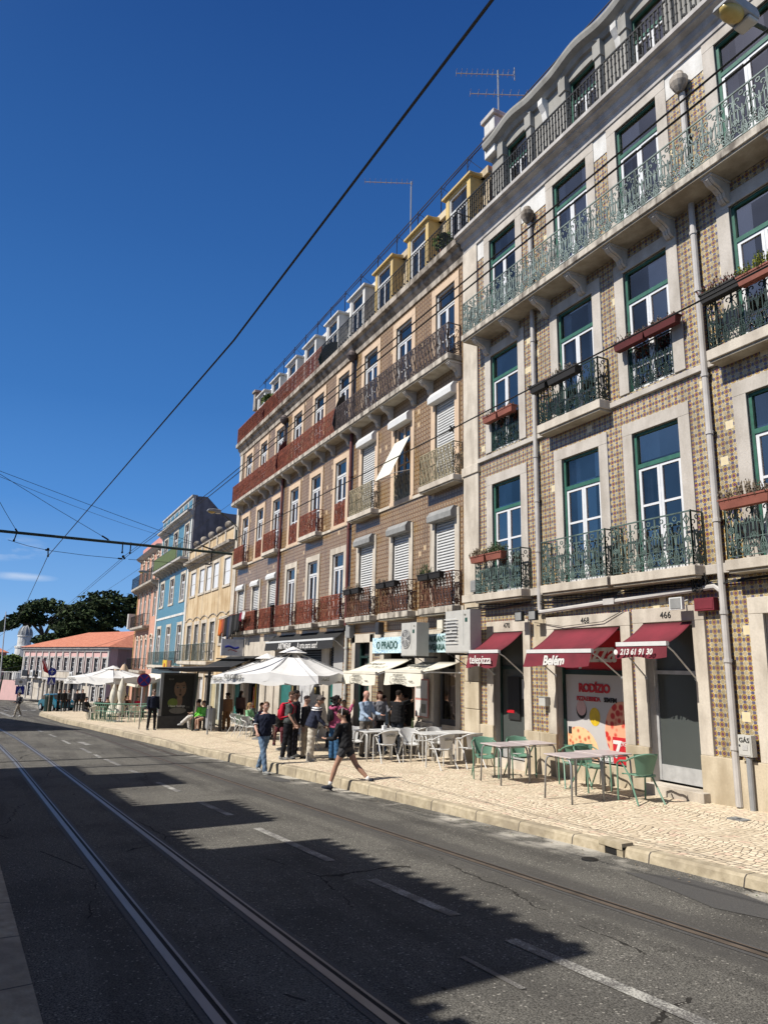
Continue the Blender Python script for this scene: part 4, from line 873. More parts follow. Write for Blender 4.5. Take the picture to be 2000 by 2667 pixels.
for a,b,_,_ in H[-5:]:
    g=MB(); g.box(a,b,YC+.15,YC+.2,-4,-.9,'curtain' if a>-48 else 'door_glass_grey'); g.box(a+.6,a+.66,YC+.12,YC+.15,-4,-.9,'white_paint'); o=g.build('door',C_); surround(o,a,b,-4,-.9,YC,.2,'stone_cream',sill=False)
D_=thing('blue_tiled_house','sky blue tiled house with green balcony and ornate top parapet','building',(-58,YC,-4))
db=[(-54.6,-53.2),(-58.8,-57.3),(-62.9,-61.4)]
H=[]
for a,b in db: H+=[(a,b,-.1,2.65),(a,b,4.45,6.42),(a,b,7.75,10.2),(a-.3,b+.3,-4.4,-1.4)]
wall(D_,-64.1,-52.1,-4.6,10.5,YC,H,'tiles_sky_blue',reveal='stone_cream')
g=MB(); g.box(-64.1,-52.1,YC+.75,YC+9,-4.6,11,'shade_plaster'); g.build('rear_wall',D_)
# big grey party wall above the cream house, stepped towards the back
g=MB(); g.prism([(YC+.02,6.8),(YC+.02,12.0),(YC+.9,12.05),(YC+2.0,11.0),(YC+3.2,10.9),(YC+5.5,11.3),(YC+9,11.6),(YC+9,6.8)],0,-52.12,-51.9,'plaster_grey'); g.build('party_wall',D_)
g=MB(); g.prism([(YC,10.5),(YC-.2,10.6),(YC-.25,10.75),(YC-.5,10.82),(YC-.5,11.0),(YC,11.0)],0,-64.2,-51.95,'cornice_white'); g.build('cornice',D_)
g=MB(); g.box(-64,-52,YC-.1,YC+.15,11.0,12.0,'wall_lightgrey'); g.box(-64,-52,YC-.2,YC+.2,12.0,12.12,'cornice_white')
for k in range(7): g.box(-63.6+k*1.7,-62.4+k*1.7,YC-.13,YC-.09,11.2,11.8,'tiles_sky_blue')
g.build('parapet',D_)
g=MB(); g.box(-52.55,-52.12,YC-.05,YC+.02,-4.5,10.5,'plaster_white'); g.box(-64.1,-63.75,YC-.05,YC+.02,-4.5,10.5,'plaster_white'); g.box(-63.75,-52.55,YC-.04,YC+.02,3.35,3.52,'plaster_white'); g.build('pilaster',D_)
for a,b in db:
    for z0,z1 in ((-.1,2.65),(4.45,6.42),(7.75,10.2)):
        o=window(D_,a,b,z0,z1,YC,'white_paint','white_paint',trans=.55,grid=(2,3) if z0<5 else None,rec=.1); surround(o,a,b,z0,z1,YC,.22,'stone_cream',sill=z0>3)
    g=MB(); g.box(a-.3,b+.3,YC+.2,YC+.24,-4.4,-1.4,'door_glass_grey'); g.build('door',D_)
balcony(D_,-64.1,-52.3,YC,.7,7.5,.16,'plain','iron_green',h=1.0,slab='cornice_white',brk=[-63.5+k*1.2 for k in range(10)]); balcony(D_,-64,-52.4,YC,.5,-.3,.2,'plain','iron_green',h=1.0,slab='stone_cream')
g=MB(); g.box(-63.2,-53.8,YC-.72,YC-.70,7.55,8.45,'mesh_green'); g.build('balcony_screen',D_,'green mesh screen on the top balcony')
E_=thing('pink_house','salmon pink corner house with black balconies','building',(-70,YC,-4.3))
dc=[(-66.2,-65.1),(-68.9,-67.9),(-71.4,-70.4),(-73.9,-72.9)]
H=[]
for i,(a,b) in enumerate(dc): H+=[(a,b,-.7,1.9),(a,b,3.3 if i else 3.9,6.1),(a,b,7.2,9.3),(a-.2,b+.2,-4.9,-1.7)]
wall(E_,-75.6,-64.1,-5,9.9,YC,H,'plaster_pink',reveal='stone_cream')
g=MB(); g.box(-75.6,-64.1,YC+.75,YC+9,-5,10.5,'plaster_pink'); g.box(-75.62,-75.6,YC,YC+.75,-5,9.9,'plaster_pink'); g.build('side_wall',E_)
g=MB(); g.prism([(YC,9.8),(YC-.3,9.95),(YC-.5,10.15),(YC,10.2)],0,-76,-64.1,'cornice_white'); g.box(-75.8,-64.1,YC+.1,YC+.4,10.2,11.1,'plaster_rose'); g.build('cornice',E_)
for i,(a,b) in enumerate(dc):
    for z0,z1 in ((-.7,1.9),(3.3 if i else 3.9,6.1),(7.2,9.3)):
        o=window(E_,a,b,z0,z1,YC,'white_paint','white_paint',trans=.5,rec=.1,grid=(2,3)); surround(o,a,b,z0,z1,YC,.16,'stone_cream',sill=False)
        g=MB(); n=8; c=(a+b)/2; g.tube([(c+(b-a)*.62*math.cos(PI*k/n),YC-.05,z1+.12+.3*math.sin(PI*k/n)) for k in range(n+1)],.07,'stone_cream',5); g.build('window_arch',o)
    g=MB(); g.box(a-.2,b+.2,YC+.2,YC+.24,-4.9,-1.7,'room_dark'); g.build('door',E_)
balcony(E_,-76,-64.3,YC,.7,7.0,.2,'plain','iron_black',h=1.05,slab='slab_stone',brk=[-75.5+k*1.4 for k in range(9)]); balcony(E_,-75.3,-67.4,YC,.6,3.15,.2,'plain','iron_black',h=1.05,slab='slab_stone'); balcony(E_,-75.4,-67.2,YC,.6,-.85,.2,'plain','iron_black',h=1.05,slab='slab_stone')
g=MB(); g.box(-75.6,-75.4,YC-.06,YC+.02,-5,9.9,'plaster_yellow'); g.box(-64.3,-64.1,YC-.05,YC+.02,-5,9.9,'wall_lightgrey'); g.build('pilaster',E_)
g=MB(); g.box(-76.4,-75.7,YC-.75,YC-.1,3.1,4.6,'plaster_white'); g.build('bay',E_)
# pink palace across the side street -------------------------------------------
ang=math.atan2(1.5-9.8,-107+86.4)  # along its facade
Fp=thing('pink_palace','low pale pink palace with orange tiled hip roof, stone pilasters and a columned doorway','building',(-86.4,9.8,-5.0),ang)
def lb(name,g): return g.build(name,Fp,local=True)
Lg=22.2; zE=6.3
nb=12; bw=Lg/nb; holes=[]
for k in range(nb):
    c=bw*(k+.5); holes.append((c-.42,c+.42,3.05,5.2))
    if k in (0,1,10,11): holes.append((c-.4,c+.4,.4,2.0))
for a,b in ((3.8,5.1),(5.5,6.9),(7.3,8.7),(9.1,10.5),(10.9,12.2)): pass
# local frame: x along facade away from the corner, +y is behind because of the mirrored angle => use -y as outside
def lwall():
    xs=sorted({0,Lg}|{a for h in holes for a in h[:2]}); zz=sorted({0,zE}|{a for h in holes for a in h[2:]}); g=MB()
    for i in range(len(xs)-1):
        for j in range(len(zz)-1):
            cx=(xs[i]+xs[i+1])/2; cz=(zz[j]+zz[j+1])/2
            if any(h[0]<cx<h[1] and h[2]<cz<h[3] for h in holes): continue
            mt='plaster_pale_pink' if cz>2.8 else 'stone_cream'
            g.quad((xs[i],0,zz[j]),(xs[i],0,zz[j+1]),(xs[i+1],0,zz[j+1]),(xs[i+1],0,zz[j]),mt)
    return g
SGN=-1   # interior direction in local y
g=lwall(); g.box(0,Lg,SGN*1.0,SGN*12,0,zE,'plaster_pale_pink'); lb('wall',g)
g=MB(); g.quad((0,0,0),(0,SGN*12,0),(0,SGN*12,zE),(0,0,zE),'plaster_pale_pink'); lb('side_wall',g)
for k in range(8):
    pass
g=MB(); g.box(-.3,Lg+.3,-SGN*.35,SGN*.2,zE-.05,zE+.18,'cornice_white'); g.box(-.15,Lg+.2,-SGN*.15,0,zE-.35,zE-.05,'cornice_white'); g.box(0,Lg,-SGN*.08,0,2.62,2.85,'cornice_white'); g.box(-.3,0,0,SGN*12,zE-.05,zE+.18,'cornice_white'); lb('cornice',g)
for k in range(nb+1):
    x=min(max(bw*k,.15),Lg-.15); g=MB(); wd=.16 if k in (0,4,5,6,7,8,nb) else .10; g.box(x-wd,x+wd,-SGN*.10,0,0,zE-.35,'cornice_white'); lb('pilaster',g)
for i,(a,b,c,d) in enumerate(holes):
    g=MB(); y=SGN*.15; g.box(a,a+.07,y-.04,y+.04,c,d,'white_paint'); g.box(b-.07,b,y-.04,y+.04,c,d,'white_paint'); g.box(a,b,y-.04,y+.04,d-.07,d,'white_paint'); g.box((a+b)/2-.04,(a+b)/2+.04,y-.04,y+.04,c,d,'white_paint')
    for q in (1,2,3): zq=c+(d-c)*q/4; g.box(a,b,y-.03,y+.03,zq-.025,zq+.025,'white_paint')
    o=lb('window',g); g=MB(); g.quad((a,y,c),(a,y,d),(b,y,d),(b,y,c),'pane'); g.box(a-.3,b+.3,SGN*.8,SGN*.85,c-.3,d+.3,'room_dark'); g.build('pane',o,local=True)
    g=MB(); g.box(a-.16,a,-SGN*.06,0,c,d+.1,'cornice_white'); g.box(b,b+.16,-SGN*.06,0,c,d+.1,'cornice_white'); g.box(a-.16,b+.16,-SGN*.07,0,d,d+.16,'cornice_white'); g.build('window_surround',o,local=True)
g=MB(); rt=[(-.5,-SGN*.5,zE+.18),(Lg+.5,-SGN*.5,zE+.18),(Lg+.5,SGN*12.5,zE+.18),(-.5,SGN*12.5,zE+.18),(4.2,SGN*6,zE+2.3),(Lg-5,SGN*6,zE+2.3)]
g.add(rt,[(0,1,5,4),(1,2,5),(2,3,4,5),(3,0,4)],'roof_tiles'); lb('roof',g)
g=MB(); g.box(7.0,14.2,-SGN*.9,0,2.55,2.85,'cornice_white'); g.box(7.0,14.2,-SGN*.95,-SGN*.8,2.85,3.6,'stone_cream'); g.box(7.0,14.2,-SGN*1.0,-SGN*.75,3.6,3.7,'cornice_white'); lb('balcony',g)
for k in range(7):
    g=MB(); x=7.3+k*1.1; g.lathe([(.2,0),(.2,.15),(.15,.2),(.13,2.2),(.19,2.3),(.2,2.5)],(x,-SGN*.75,.05),'stone_cream',10); lb('column',g)
g=MB(); g.box(7.3,13.9,-SGN*.02,SGN*.03,0,2.5,'shade_plaster')
for k in range(5): g.box(7.7+k*1.2,8.3+k*1.2,-SGN*.05,0,.1,2.3,'room_dark')
lb('doorway',g)
for a,b in ((1.0,2.6),(3.0,4.6),(5.0,6.4),(15,16.6),(17.2,18.8),(19.4,21)):
    g=MB(); g.box(a,b,-SGN*.5,0,2.62,2.78,'cornice_white'); g.box(a,b,-SGN*.5,-SGN*.46,2.8,3.55,'iron_black'); lb('window_balcony',g)
for k,x in enumerate((6.6,14.6,17.0)): 
    g=MB(); g.box(x-.35,x+.35,-SGN*1.04,-SGN*.98,2.7,3.6,'sign_white'); g.box(x-.2,x+.2,-SGN*1.06,-SGN*1.04,2.9,3.4,'ink_grey'); lb('museum_panel',g)
g=MB(); g.tube([(12,-SGN*1,3.3),(12.4,-SGN*2.0,5.3)],.03,'white_metal',6); lb('flag_pole',g)
g=MB(); g.sheet([[(12.35+.1*math.sin(j),-SGN*(1.9-.05*j),5.15-.27*j) for j in range(7)],[(12.5+.12*math.sin(j+1),-SGN*(1.55-.1*j),4.9-.27*j) for j in range(7)],[(12.6+.1*math.sin(j+2),-SGN*(1.35-.1*j),4.7-.27*j) for j in range(7)]],'ink_red'); f_=g.build('flag_cloth',local=True); f_.location=(-86.4,9.8,-5.0); f_.rotation_euler=(0,0,ang); tag(f_,'red and dark green flag hanging from the balcony of the pink palace','flag'); f_.name='flag'
g=MB(); g.box(-.3,-.15,SGN*5.2,SGN*6.6,1.5,2.6,'sign_white'); lb('side_sign',g)
# garden wall with railing left of the palace
Wl=thing('garden_wall','long pink garden wall with white fence of posts on top, left of the palace','wall',(-112,1.2,-5.4))
pts=[(-108,1.4),(-112,-1.2),(-118,-6),(-126,-14)]
for i,(p,q) in enumerate(zip(pts,pts[1:])):
    d=Vector((q[0]-p[0],q[1]-p[1],0)); n=Vector((-d.y,d.x,0)).normalized()*.2; z=-5.6; g=MB()
    g.add([(p[0],p[1],z),(q[0],q[1],z),(q[0]+n.x,q[1]+n.y,z),(p[0]+n.x,p[1]+n.y,z),(p[0],p[1],-2.85),(q[0],q[1],-2.85),(q[0]+n.x,q[1]+n.y,-2.85),(p[0]+n.x,p[1]+n.y,-2.85)],[(0,1,5,4),(1,2,6,5),(2,3,7,6),(3,0,4,7),(4,5,6,7)],'plaster_pale_pink'); g.build('wall_panel',Wl)
    g=MB(); k=int(d.length/.45)
    for j in range(k+1):
        x=p[0]+d.x*j/k; y=p[1]+d.y*j/k; g.tube([(x,y,-2.85),(x,y,-1.75)],.05,'wall_lightgrey',4)
    g.tube([(p[0],p[1],-1.8),(q[0],q[1],-1.8)],.07,'wall_lightgrey',4); g.build('fence',Wl)
# distant roofs and dome
g=MB(); g.box(-190,-170,-18,-1.0,-6,1.2,'plaster_rose'); g.add([(-191,-19,1.2),(-169,-19,1.2),(-169,-.5,1.2),(-191,-.5,1.2),(-180,-13,3.4),(-180,-5,3.4)],[(0,1,4),(1,2,5,4),(2,3,5),(3,0,4,5)],'roof_tiles'); top(g,'distant_house','distant dark red roofed house below the pines at the far left','building')
g=MB(); g.box(-152,-140,-14,-2.0,-6,-.6,'wall_lightgrey'); top(g,'distant_grey_house','low grey building behind the garden wall','building')
Dm=thing('domed_tower','white church tower with grey ribbed dome beyond the pines','tower',(-240,-3.1,-6))
g=MB(); g.lathe([(2.3,0),(2.3,9),(2.5,9.1),(2.5,9.6),(1.9,9.7),(1.9,12.3),(2.1,12.4),(2.1,12.8)],(-240,3.0,-6),'plaster_white',16); g.build('drum',Dm)
g=MB(); g.lathe([(1.95*math.cos(a),6.8+2.9*math.sin(a)) for a in [k*.15 for k in range(11)]]+[(.05,10.1)],(-240,3.0,0),'dome_lead',16); g.build('dome',Dm)
for k in range(12):
    a=2*PI*k/12; g=MB(); g.tube([(-240+2.0*math.cos(t)*math.cos(a),3+2.0*math.cos(t)*math.sin(a),6.8+2.95*math.sin(t)) for t in [q*.19 for q in range(9)]],.09,'plaster_white',4); g.build('rib',Dm)
# ---------------------------------------------------------------- pines
def clumps(g,cx,cy,cz,rx,ry,rz,n,mat,s=.55,seed=1,fl=.35):
    rd=random.Random(seed)
    for i in range(n):
        while True:
            a,b,c=(rd.uniform(-1,1) for _ in range(3)); q=a*a+b*b+c*c
            if q<1 and q>.25: break
        x,y,z=cx+a*rx,cy+b*ry,cz+c*rz
        for k in range(2):
            u=Vector((rd.gauss(0,1),rd.gauss(0,1),rd.gauss(0,.5))).normalized(); w_=u.cross(Vector((rd.gauss(0,1),rd.gauss(0,1),rd.gauss(0,1)))).normalized(); h=s*rd.uniform(.5,1.3)
            p=Vector((x,y,z))+Vector((rd.uniform(-.3,.3),)*3)*s
            g.add([tuple(p-u*h),tuple(p+w_*h*fl*1.6),tuple(p+u*h),tuple(p-w_*h*fl)],[(0,1,2,3)],mat)
def pine(name,label,base,trunk,blobs,dens,seed):
    T=thing(name,label,'tree',base); g=MB()
    for pts,r0,r1 in trunk: n=len(pts); g.tube(pts,[r0+(r1-r0)*i/(n-1) for i in range(n)],'bark',8)
    g.build('trunk',T); g=MB(); rd=random.Random(seed)
    for bx,by,bz,rx,ry,rz in blobs:
        m_=max(7,int(rx*rz*2.2))
        for k in range(m_):   # sub-clumps give a lumpy outline with gaps
            a=rd.uniform(0,2*PI); rr=math.sqrt(rd.uniform(0,1)); ex=rd.uniform(-.6,.85)
            sx=bx+rx*.0; q=math.sqrt(max(0,1-ex*ex))
            clumps(g,bx+rr*q*rx*math.cos(a),by+rr*q*ry*math.sin(a),bz+rz*ex,rd.uniform(.9,1.6),rd.uniform(.9,1.6),rd.uniform(.5,.9),dens,'pine_leaves',.42,seed*100+k+int(bx*7))
    g.build('crown',T)
def P(az_,el_,d): return (-d*math.cos(R(az_)),d*math.sin(R(az_)),d*el_)
b=P(1.95,-.04,140)
pine('umbrella_pine','wide umbrella pine with bare trunk, left of the taller dark pine',b,
 [([P(1.95,-.04,140),P(1.95,.018,140),P(1.75,.034,140),P(1.5,.045,140)],.5,.25),([P(1.9,.025,140),P(2.3,.045,140),P(2.9,.06,140)],.35,.15),([P(1.8,.03,140),P(1.1,.042,140),P(.2,.043,140)],.28,.1)],
 [(*P(1.9,.064,140),3.6,3.2,1.3),(*P(.9,.055,140),2.6,2.4,.9),(*P(0.15,.046,140),2.0,2,.6),(*P(-.55,.039,140),1.5,1.2,.5),(*P(2.9,.060,140),2.4,2.6,1.5),(*P(1.3,.047,140),1.6,1.6,.6),(*P(3.2,.045,140),2.0,2,1.4)],44,3)
b=P(5,-.04,128)
pine('stone_pine','tall dense dark pine rising behind the orange roof',b,[([P(5,-.04,128),P(5,.03,128),P(4.7,.06,128)],.6,.3),([P(3.6,-.04,128),P(3.7,.03,128)],.5,.3)],
 [(*P(5.4,.074,128),3.6,3.6,1.5),(*P(4.3,.067,128),2.8,2.8,1.3),(*P(6.8,.074,128),4.0,4,1.4),(*P(3.5,.054,128),2.3,2.4,1.4),(*P(4.9,.052,128),4.0,4,2.0),(*P(6.6,.055,128),4.0,4,2.0),(*P(2.9,.036,128),2.2,2,1.3),(*P(4.2,.034,128),4.0,3,2.0),(*P(6,.034,128),4.5,3,2.0),(*P(2.3,.018,128),3.2,2,1.5),(*P(4.2,.014,128),4.2,3,1.8),(*P(8,.06,128),4.0,4,3),(*P(6.5,.012,128),4,3,1.8)],44,5)
for az_,el_,d,r,lab in ((.1,-.006,132,1.9,'round green bush above the garden wall'),(-.9,-.004,136,1.6,'smaller bush left of the round bush above the garden wall')):
    p=P(az_,el_,d); T=thing('garden_bush',lab,'bush',(p[0],p[1],-5.6)); g=MB(); g.tube([(p[0],p[1],-5.6),(p[0],p[1],p[2])],.15,'bark',6); g.build('trunk',T); g=MB(); clumps(g,*p,r,r,r*.75,900,'bush_leaves',.3,11); g.build('crown',T)
# ---------------------------------------------------------------- buildings on the camera's side of the street (they throw the shadows)
O=thing('opposite_house','plastered house on the near side of the street whose roof blocks shade the road','building',(-4.85,-3.4,-2.4),math.atan(.075))
rt_=random.Random(2)
def lo(n_,g): return g.build(n_,O,local=True)
g=MB(); g.box(-17.9,14,-10,.2,-1.5,6.3,'opposite_plaster'); lo('wall',g)
g=MB(); g.box(-17.9,14,-10,.32,6.3,6.37,'opposite_plaster'); x=-17.9
while x<14: g.box(x,x+.14,-.2,.42,6.28,6.42,'roof_tiles'); x+=.26
lo('eave',g)
for a,b in ((-15.2,-12.35),(-9.4,-6.8),(-5.1,-.02),(1.7,7)):
    g=MB(); g.box(a,b,-6,-.1,6.37,8.55,'opposite_plaster'); x=a
    while x<b-.1: g.box(x,x+.14,-.4,.03+rt_.uniform(-.03,.06),8.46,8.60+rt_.uniform(-.03,.04),'roof_tiles'); x+=.26+rt_.uniform(-.03,.05)
    g.box(a-.03,b+.03,-6,-.08,8.55,8.62,'roof_tiles'); m_=(a+b)/2
    for wx in (m_-.6,m_+.1): g.box(wx,wx+.5,-.12,-.09,7.2,8.1,'room_dark')
    lo('dormer',g)
for k in range(9):
    g=MB(); x=-17+k*3.1; g.box(x,x+1.1,.19,.22,2.2,4.6,'room_dark'); g.box(x-.15,x+1.25,.18,.24,2.05,2.2,'stone_cream'); lo('window',g)
O2=thing('far_opposite_house','tall house further along the near side of the street','building',(-47,-6,-3.6))
g=MB(); g.add([(-39.3,-4.4,-5),(-56,-8.3,-5),(-58,-18,-5),(-41,-16,-5),(-39.3,-4.4,5.1),(-56,-8.3,4.9),(-58,-18,5.2),(-41,-16,5.2)],[(0,4,5,1),(1,5,6,2),(2,6,7,3),(3,7,4,0),(4,7,6,5)],'wall_lightgrey'); g.build('wall',O2)
g=MB(); g.add([(-39.2,-4.2,5.1),(-56.2,-8.1,4.9),(-58,-18,5.2),(-41,-16,5.2),(-46,-10,6.6),(-51,-11,6.6)],[(0,4,5,1),(1,5,2),(2,5,4,3),(3,4,0)],'roof_tiles'); g.build('roof',O2)
# ================================================================ awnings, signs, air conditioners
def awning(name,label,x0,x1,Yw,zw,Yf,zf,val,mat,barmat='white_metal',arms=True,armz=None,sag=.06,wav=.05,armout=.0):
    T=thing(name,label,'awning',((x0+x1)/2,Yw-.02,zw)); g=MB(); n=10
    rows=[[(x0+(x1-x0)*i/n,Yw-.03+(Yf-Yw+.03)*j/5,zw+(zf-zw)*j/5-sag*math.sin(PI*j/5)*(1-.4*math.cos(2*PI*i/n))) for i in range(n+1)] for j in range(6)]
    g.sheet(rows,mat,.012); g.build('canopy',T,smooth=True)
    g=MB(); rd=random.Random(int(x0*10)); sk_=rd.uniform(-.05,.05)
    rows=[[(x0-.02+(x1-x0+.04)*i/n+(-.08 if val>.25 and mat=='red_cloth' else 0)*j/4,Yf-.03-wav*(j/4)*(1+.5*math.sin(i*1.1)),zf-.01-val*j/4*(1+.08*math.sin(i*.9+1))) for i in range(n+1)] for j in range(5)]
    g.sheet(rows,mat,0); g.build('valance',T,smooth=True)
    g=MB(); g.box(x0-.02,x1+.02,Yf-.05,Yf+.02,zf-.04,zf+.035,barmat); g.build('front_bar',T)
    if arms:
        for sx in (x0,x1):
            g=MB(); a=Vector((sx,Yf,zf-.05)); c=Vector((sx,Yw-.03,armz)); e=a.lerp(c,.2)+Vector((0,0,.03)); g.tube([a,e,c],.016,'alu',6); g.ball(tuple(c),.035,'alu',8,5); g.build('arm',T)
    return T
a1=awning('shop_awning','red awning lettered telepizza over door 470, leftmost of the three red awnings',-14.85,-13.68,YA,.87,10.02,.385,.36,'red_cloth',armz=-.14)
a2=awning('shop_awning','wide red awning lettered Belém over the pizza poster window',-12.56,-10.62,YA,.86,9.98,.37,.30,'red_cloth',armz=-.14)
a3=awning('shop_awning','red awning with telephone number over door 466, rightmost of the three red awnings',-10.0,-8.87,YA,.89,10.05,.48,.24,'red_cloth',armz=-.12)
for o in (a1,a2,a3): o['group']='red shop awnings'
put_text('telepizza',.27,'ink_white',a1,(-14.30,9.905,.18),shear=.1,bold=.003,spx=.95); put_text('Belém',.26,'ink_white',a2,(-11.68,9.90,.17),shear=.3,bold=.010); put_text('213 61 91 30',.14,'ink_white',a3,(-9.45,9.90,.33),shear=.3,bold=.004)
g=MB(); g.ball((-9.93,9.90,.33),.05,'ink_white',8,5,(1,.15,1)); g.build('phone_symbol',a3)
b1=awning('restaurant_awning','cream awning with restaurant lettering, left of the two cream awnings',-21.3,-19.05,YB,.22,9.55,-.21,.34,'cream_cloth','cream_cloth',armz=-.1)
b2=awning('restaurant_awning','cream awning with restaurant lettering, right of the two cream awnings, under the larger air conditioner',-18.42,-16.42,YB,.14,9.56,-.13,.36,'cream_cloth','cream_cloth',armz=-.15)
for o,x in ((b1,-20.25),(b2,-17.55)):
    o['group']='cream restaurant awnings'; y=9.455
    put_text('RESTAURANTE',.085,'ink_grey',o,(x,y,-.24 if o is b2 else -.31)); put_text('O PRADO',.135,'ink_grey',o,(x,y-.01,-.38 if o is b2 else -.44))
    g=MB(); z=-.38 if o is b2 else -.44
    for s_ in ((x-.42,x+.42,z+.085,z+.097),(x-.42,x+.42,z-.097,z-.085),(x-.42,x-.408,z-.09,z+.09),(x+.408,x+.42,z-.09,z+.09),(x-.5,x-.42,z-.05,z-.04),(x+.42,x+.5,z-.05,z-.04)): g.box(s_[0],s_[1],y-.016,y-.010,s_[2],s_[3],'ink_grey')
    g.build('banner_outline',o); put_text('cervejaria',.06,'ink_grey',o,(x+.72,y-.01,z))
    xx=x; yy_=10.1; put_text('O PRADO',.26,'ink_grey',o,(xx,yy_,.045 if o is b1 else .035),right=(1,0,0),up=(0,.94,.30 if o is b1 else .2))
c1_=awning('dark_awning','long charcoal awning lettered ARTWEAR above the big white parasol',-31.9,-24.1,YB,1.25,10.33,.93,.34,'canvas_dark',arms=True,armz=.6)
put_text('ARTWEAR',.34,'ink_white',c1_,(-29.2,10.24,.72),shear=.15,bold=.006); put_text('A arte para usar!',.34,'ink_white',c1_,(-26.55,10.24,.72),spx=.95)
g=MB(); g.box(-39.6,-34.2,10.0,10.7,.18,.24,'canvas_dark'); g.sheet([[(-39.6,10.7,.35),(-34.2,10.7,.35)],[(-39.6,9.3,-.25),(-34.2,9.3,-.25)]],'canvas_dark',.02); g.box(-39.6,-34.2,9.27,9.32,-.36,-.22,'white_cloth'); top(g,'shop_canopy','dark canopy with white edge over the souvenir shop','awning')
g=MB(); g.sheet([[(-63.6,10.7,-1.0),(-56,10.7,-1.0)],[(-63.6,8.6,-1.75),(-56,8.6,-1.75)]],'cream_cloth',.03); g.box(-63.6,-56,8.57,8.6,-1.95,-1.72,'cream_cloth'); g.add([(-56,10.7,-1.0),(-56,8.6,-1.75),(-56,8.6,-1.95),(-56,10.7,-1.25)],[(0,1,2,3)],'cream_cloth'); top(g,'cream_canopy','cream awning on the ground floor of the sky blue house','awning')
g=MB(); g.sheet([[(-74,10.7,-1.6),(-66,10.7,-1.6)],[(-74,8.8,-2.2),(-66,8.8,-2.2)]],'cream_cloth',.03); g.box(-74,-66,8.77,8.8,-2.5,-2.18,'cream_cloth'); top(g,'pale_canopy','pale awning on the ground floor of the salmon pink house','awning')
def tile_sign(x0,x1,z0,z1,lines,lab,cx):
    T=thing('tile_sign',lab,'sign',((x0+x1)/2,YB-.1,z0)); g=MB(); g.box(x0,x1,YB-.10,YB-.06,z0,z1,'tile_sign'); g.build('panel',T); g=MB(); g.box(cx[0],cx[1],YB-.108,YB-.10,z0+.1,z1-.08,'tile_sign_panel'); g.build('name_plate',T)
    for s_,x,z,h in lines: put_text(s_,h,'ink_darkgreen',T,(x,YB-.116,z),bold=.003)
tile_sign(-21.6,-19.6,.40,.90,[('O PRADO',-20.55,.64,.33)],'pale blue tile sign reading O PRADO left of the smaller air conditioner',(-21.2,-19.9))
tile_sign(-18.75,-16.6,.40,.92,[('RESTAURANTE',-17.65,.77,.225),('CERVEJARIA',-17.65,.54,.225)],'pale blue tile sign reading RESTAURANTE CERVEJARIA between the two air conditioners',(-18.45,-16.7))
def ac(x0,x1,y0,y1,z0,z1,fx,lab,slats):
    T=thing('air_conditioner',lab,'air conditioner',((x0+x1)/2,y1,z0),0,'air conditioning units over the restaurant'); g=MB(); g.box(x0,x1,y0,y1,z0,z1,'ac_white'); g.box(x0+.02,x1-.02,y0-.008,y0,z0+.02,z0+.16,'ac_white'); g.box(x1-.30,x1-.29,y0-.004,y0,z0+.18,z1-.02,'box_grey'); g.build('case',T,bevel=.015)
    c=(fx,y0-.012,(z0+z1)/2+.02); r=.27; g=MB(); g.lathe([(r,0),(r,.01)],c,'box_grey',24,1); g.build('fan_opening',T); g=MB()
    for k in range(5):
        if slats: break
        a=2*PI*k/5; g.add([(c[0]+.05*math.cos(a),c[1]-.002,c[2]+.05*math.sin(a)),(c[0]+r*.9*math.cos(a-.25),c[1]-.002,c[2]+r*.9*math.sin(a-.25)),(c[0]+r*.9*math.cos(a+.35),c[1]-.012,c[2]+r*.9*math.sin(a+.35))],[(0,1,2)],'dark_metal')
    g.lathe([(.06,-.02),(.06,0)],c,'ac_white',12,1); g.build('fan',T); g=MB()
    for k in range(0 if slats else 5): g.tube([(c[0]+(.06+k*.05)*math.cos(q*.3),c[1]-.02,c[2]+(.06+k*.05)*math.sin(q*.3)) for q in range(22)],.004,'white_metal',4)
    if slats:
        for k in range(8): z=c[2]-r-.03+k*(2*r+.06)/7; g.box(c[0]-r-.03,c[0]+r+.03,c[1]-.035,c[1]-.028,z-.010,z+.010,'white_metal')
    else:
        for k in range(4): a=PI*k/4+.4; g.tube([(c[0]-r*math.cos(a),c[1]-.024,c[2]-r*math.sin(a)),(c[0]+r*math.cos(a),c[1]-.024,c[2]+r*math.sin(a))],.006,'white_metal',4)
    g.build('fan_grille',T); g=MB(); g.box(x1-.22,x1-.12,y0-.006,y0,z1-.30,z1-.2,'ink_darkgreen'); g.build('energy_label',T)
    g=MB()
    for x in (x0+.12,x1-.12): g.box(x-.02,x+.02,y0,YA,z0-.05,z0,'dark_metal'); g.tube([(x,YA-.02,z0-.4),(x,y0+.05,z0-.03)],.012,'dark_metal',4)
    g.build('bracket',T); return T
_ac1=ac(-18.38,-17.5,10.0,10.4,.29,1.22,-18.10,'smaller outdoor air conditioner with round fan grille, between the tile signs',0)
_ac2=ac(-15.98,-14.84,10.0,10.33,.36,1.42,-15.68,'larger outdoor air conditioner with horizontal grille bars beside the red awning',1)
put_text('Air',.07,'ink_grey',_ac2,(-15.05,9.985,1.30)); put_text('Air',.06,'ink_grey',_ac1,(-17.62,9.985,1.12))
def wallbox(name,lab,cat,x0,x1,z0,z1,d,mat,Y=YA): g=MB(); g.box(x0,x1,Y-d,Y-.01,z0,z1,mat); g.box(x0+.02,x1-.02,Y-d-.008,Y-d,z0+.03,z1-.03,mat); return top(g,name,lab,cat,bevel=.006)
